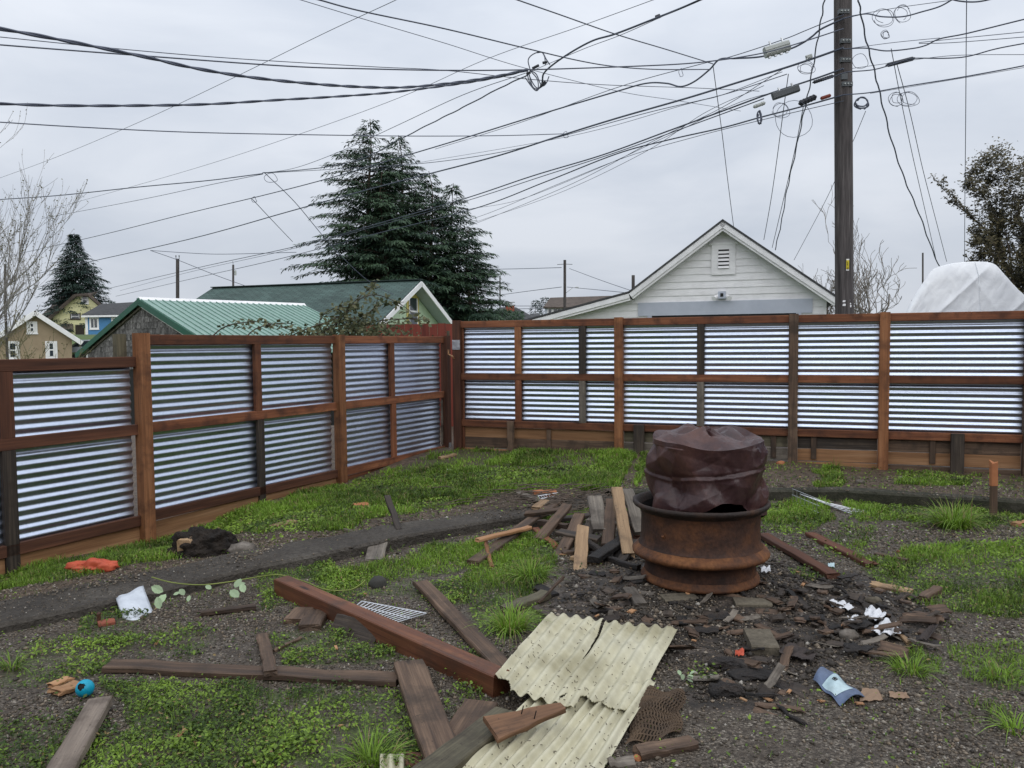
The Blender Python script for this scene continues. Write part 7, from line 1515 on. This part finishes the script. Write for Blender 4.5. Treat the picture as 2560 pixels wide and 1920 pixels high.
xs1, g1 = [], np.random.default_rng(38)
for nn_, y0, y1, sd in ((330000, 1.9, 4.7, 37), (300000, 4.7, 8.2, 39)):
    X, Y, Z, g = scatter(nn_, y0=y0, y1=y1, seed=sd); G, Wm, A_ = masks(X, Y, Z); cl = fbm(X, Y, 1.7, 101, 4)
    dens = np.clip(.6+1.0*cl, .12, 1)*(1-.7*np.maximum(G, Wm))*(1-.5*A_)*np.where(Y > 6.3, .4, 1.0); dens = np.where(on_strip(X, Y), .22, dens); k = g.random(len(X)) < dens*.7; xs1.append((X[k], Y[k], Z[k]))
X, Y, Z = [np.concatenate(q) for q in zip(*xs1)]; n = len(X); g = g1
stones('gravel', 'small mixed brown and grey gravel covering the yard', X, Y, Z, np.clip(g.lognormal(math.log(.0043), .42, n), .0018, .014)*np.where(Y > 5, 1.25, 1)*np.where(on_strip(X, Y), .7, 1), g.beta(1.9, 2.3, n), g, MT['gravel'], 'gravel')
X, Y, Z, g = scatter(130000, x0=.2, x1=3.4, y0=3.2, y1=6.0, seed=57); _, _, A_ = masks(X, Y, Z); cl = fbm(X, Y, 3, 111, 3); k = g.random(len(X)) < A_*np.clip(.35+1.1*cl, .03, 1)*.5; X, Y, Z = X[k], Y[k], Z[k]; n = len(X)
stones('charcoal_bits', 'charcoal crumbs and ash lumps spread around the fire ring', X, Y, Z, np.clip(g.lognormal(math.log(.006), .5, n), .0025, .022), np.where(g.random(n) < .72, g.uniform(0, .14, n), g.uniform(.2, .9, n)), g, MT['gravel'], 'charcoal')
# distinct tufts and plants
def tuft(label, x, y, n, rad, ln, seed, tone=.5, wd=.003):
    p = gp(x, y); g = np.random.default_rng(seed); t = thing('grass_tuft', p, label, 'grass tuft'); a = g.uniform(0, 6.28, n); r_ = rad*np.sqrt(g.random(n)); X = p.x+r_*np.cos(a)*.5; Y = p.y+r_*np.sin(a)*.5; Ln = ln*g.uniform(.5, 1.15, n)
    az = a+g.normal(0, .5, n); lean = np.clip(g.normal(.75, .3, n), .1, 1.2); S = 5; V = []; 
    d = np.stack([np.cos(az), np.sin(az)], 1); sd_ = np.stack([-d[:, 1], d[:, 0]], 1); Vs = []
    for k_ in range(S):
        u = k_/(S-1); cx_ = X+d[:, 0]*Ln*lean*u**1.5; cy_ = Y+d[:, 1]*Ln*lean*u**1.5; cz_ = p.z-.01+Ln*(u*(1-.15*lean)-.62*lean*u**2.6); w_ = wd*(1-u*.9)
        Vs += [np.stack([cx_-sd_[:, 0]*w_, cy_-sd_[:, 1]*w_, cz_], 1), np.stack([cx_+sd_[:, 0]*w_, cy_+sd_[:, 1]*w_, cz_], 1)]
    V = np.stack(Vs, 1); V = V.reshape(-1, 3)-np.array(p); i = np.arange(n)[:, None]*(2*S); F = np.concatenate([i+np.array([[2*q, 2*q+1, 2*q+3, 2*q+2]]) for q in range(S-1)], 1).reshape(-1, 4)
    me = mesh_np('blades', V, F.astype(np.int32)); tint(me, np.repeat(np.where(g.random(n) < .1, 1.0, np.clip(tone+g.normal(0, .22, n), 0, .85)), 2*S)); me.materials.append(MT['grass']); o = bpy.data.objects.new('blades', me); COL.objects.link(o); o.parent = t; return t
tuft('large drooping grass tuft in front of the right kerb', 2385, 1318, 420, .24, .30, 1, .55, .0045)
tuft('spiky bright grass tuft between the square timber and the corrugated sheet', 1278, 1575, 300, .15, .20, 2, .7, .003)
tuft('lush grass tuft left of the pale two by four', 1330, 1445, 260, .17, .18, 3, .7, .003); tuft('small grass tuft at the far left edge of the foreground', 30, 1672, 60, .07, .13, 4, .45, .003); tuft('grass tuft at the bottom left of the grey board', 930, 1905, 160, .14, .16, 5, .5, .003)
tuft('grass tuft in the gravel right of the package', 2275, 1680, 140, .13, .13, 6, .6, .003); tuft('grass tuft at the right edge of the foreground gravel', 2500, 1690, 90, .12, .11, 7, .55, .003); tuft('yellowish grass tuft low at the right edge', 2540, 1825, 60, .09, .12, 8, .8, .003)
tuft('small grass tuft on the bed left of the orange fence post', 2085, 1172, 90, .12, .16, 9, .35, .004); tuft('small grass tuft on the bed beside the dark short post', 2340, 1195, 90, .16, .15, 10, .35, .004)
p = gp(1745, 1708); t = thing('seedling', p, 'small round-leaved seedling at the edge of the charred logs', 'seedling')
for i in range(14):
    a = frg.uniform(0, 6.28); q = p+Vector((math.cos(a)*frg.uniform(.01, .09), math.sin(a)*frg.uniform(.01, .05), .02+frg.uniform(0, .03))); put('leaf', lme, None, t, Matrix.Translation(q) @ Matrix.Rotation(a, 4, 'Z') @ Matrix.Rotation(frg.gauss(-.3, .3), 4, 'X') @ Matrix.Diagonal((.016,.014,.014,1)))
p = gp(1560, 1420)
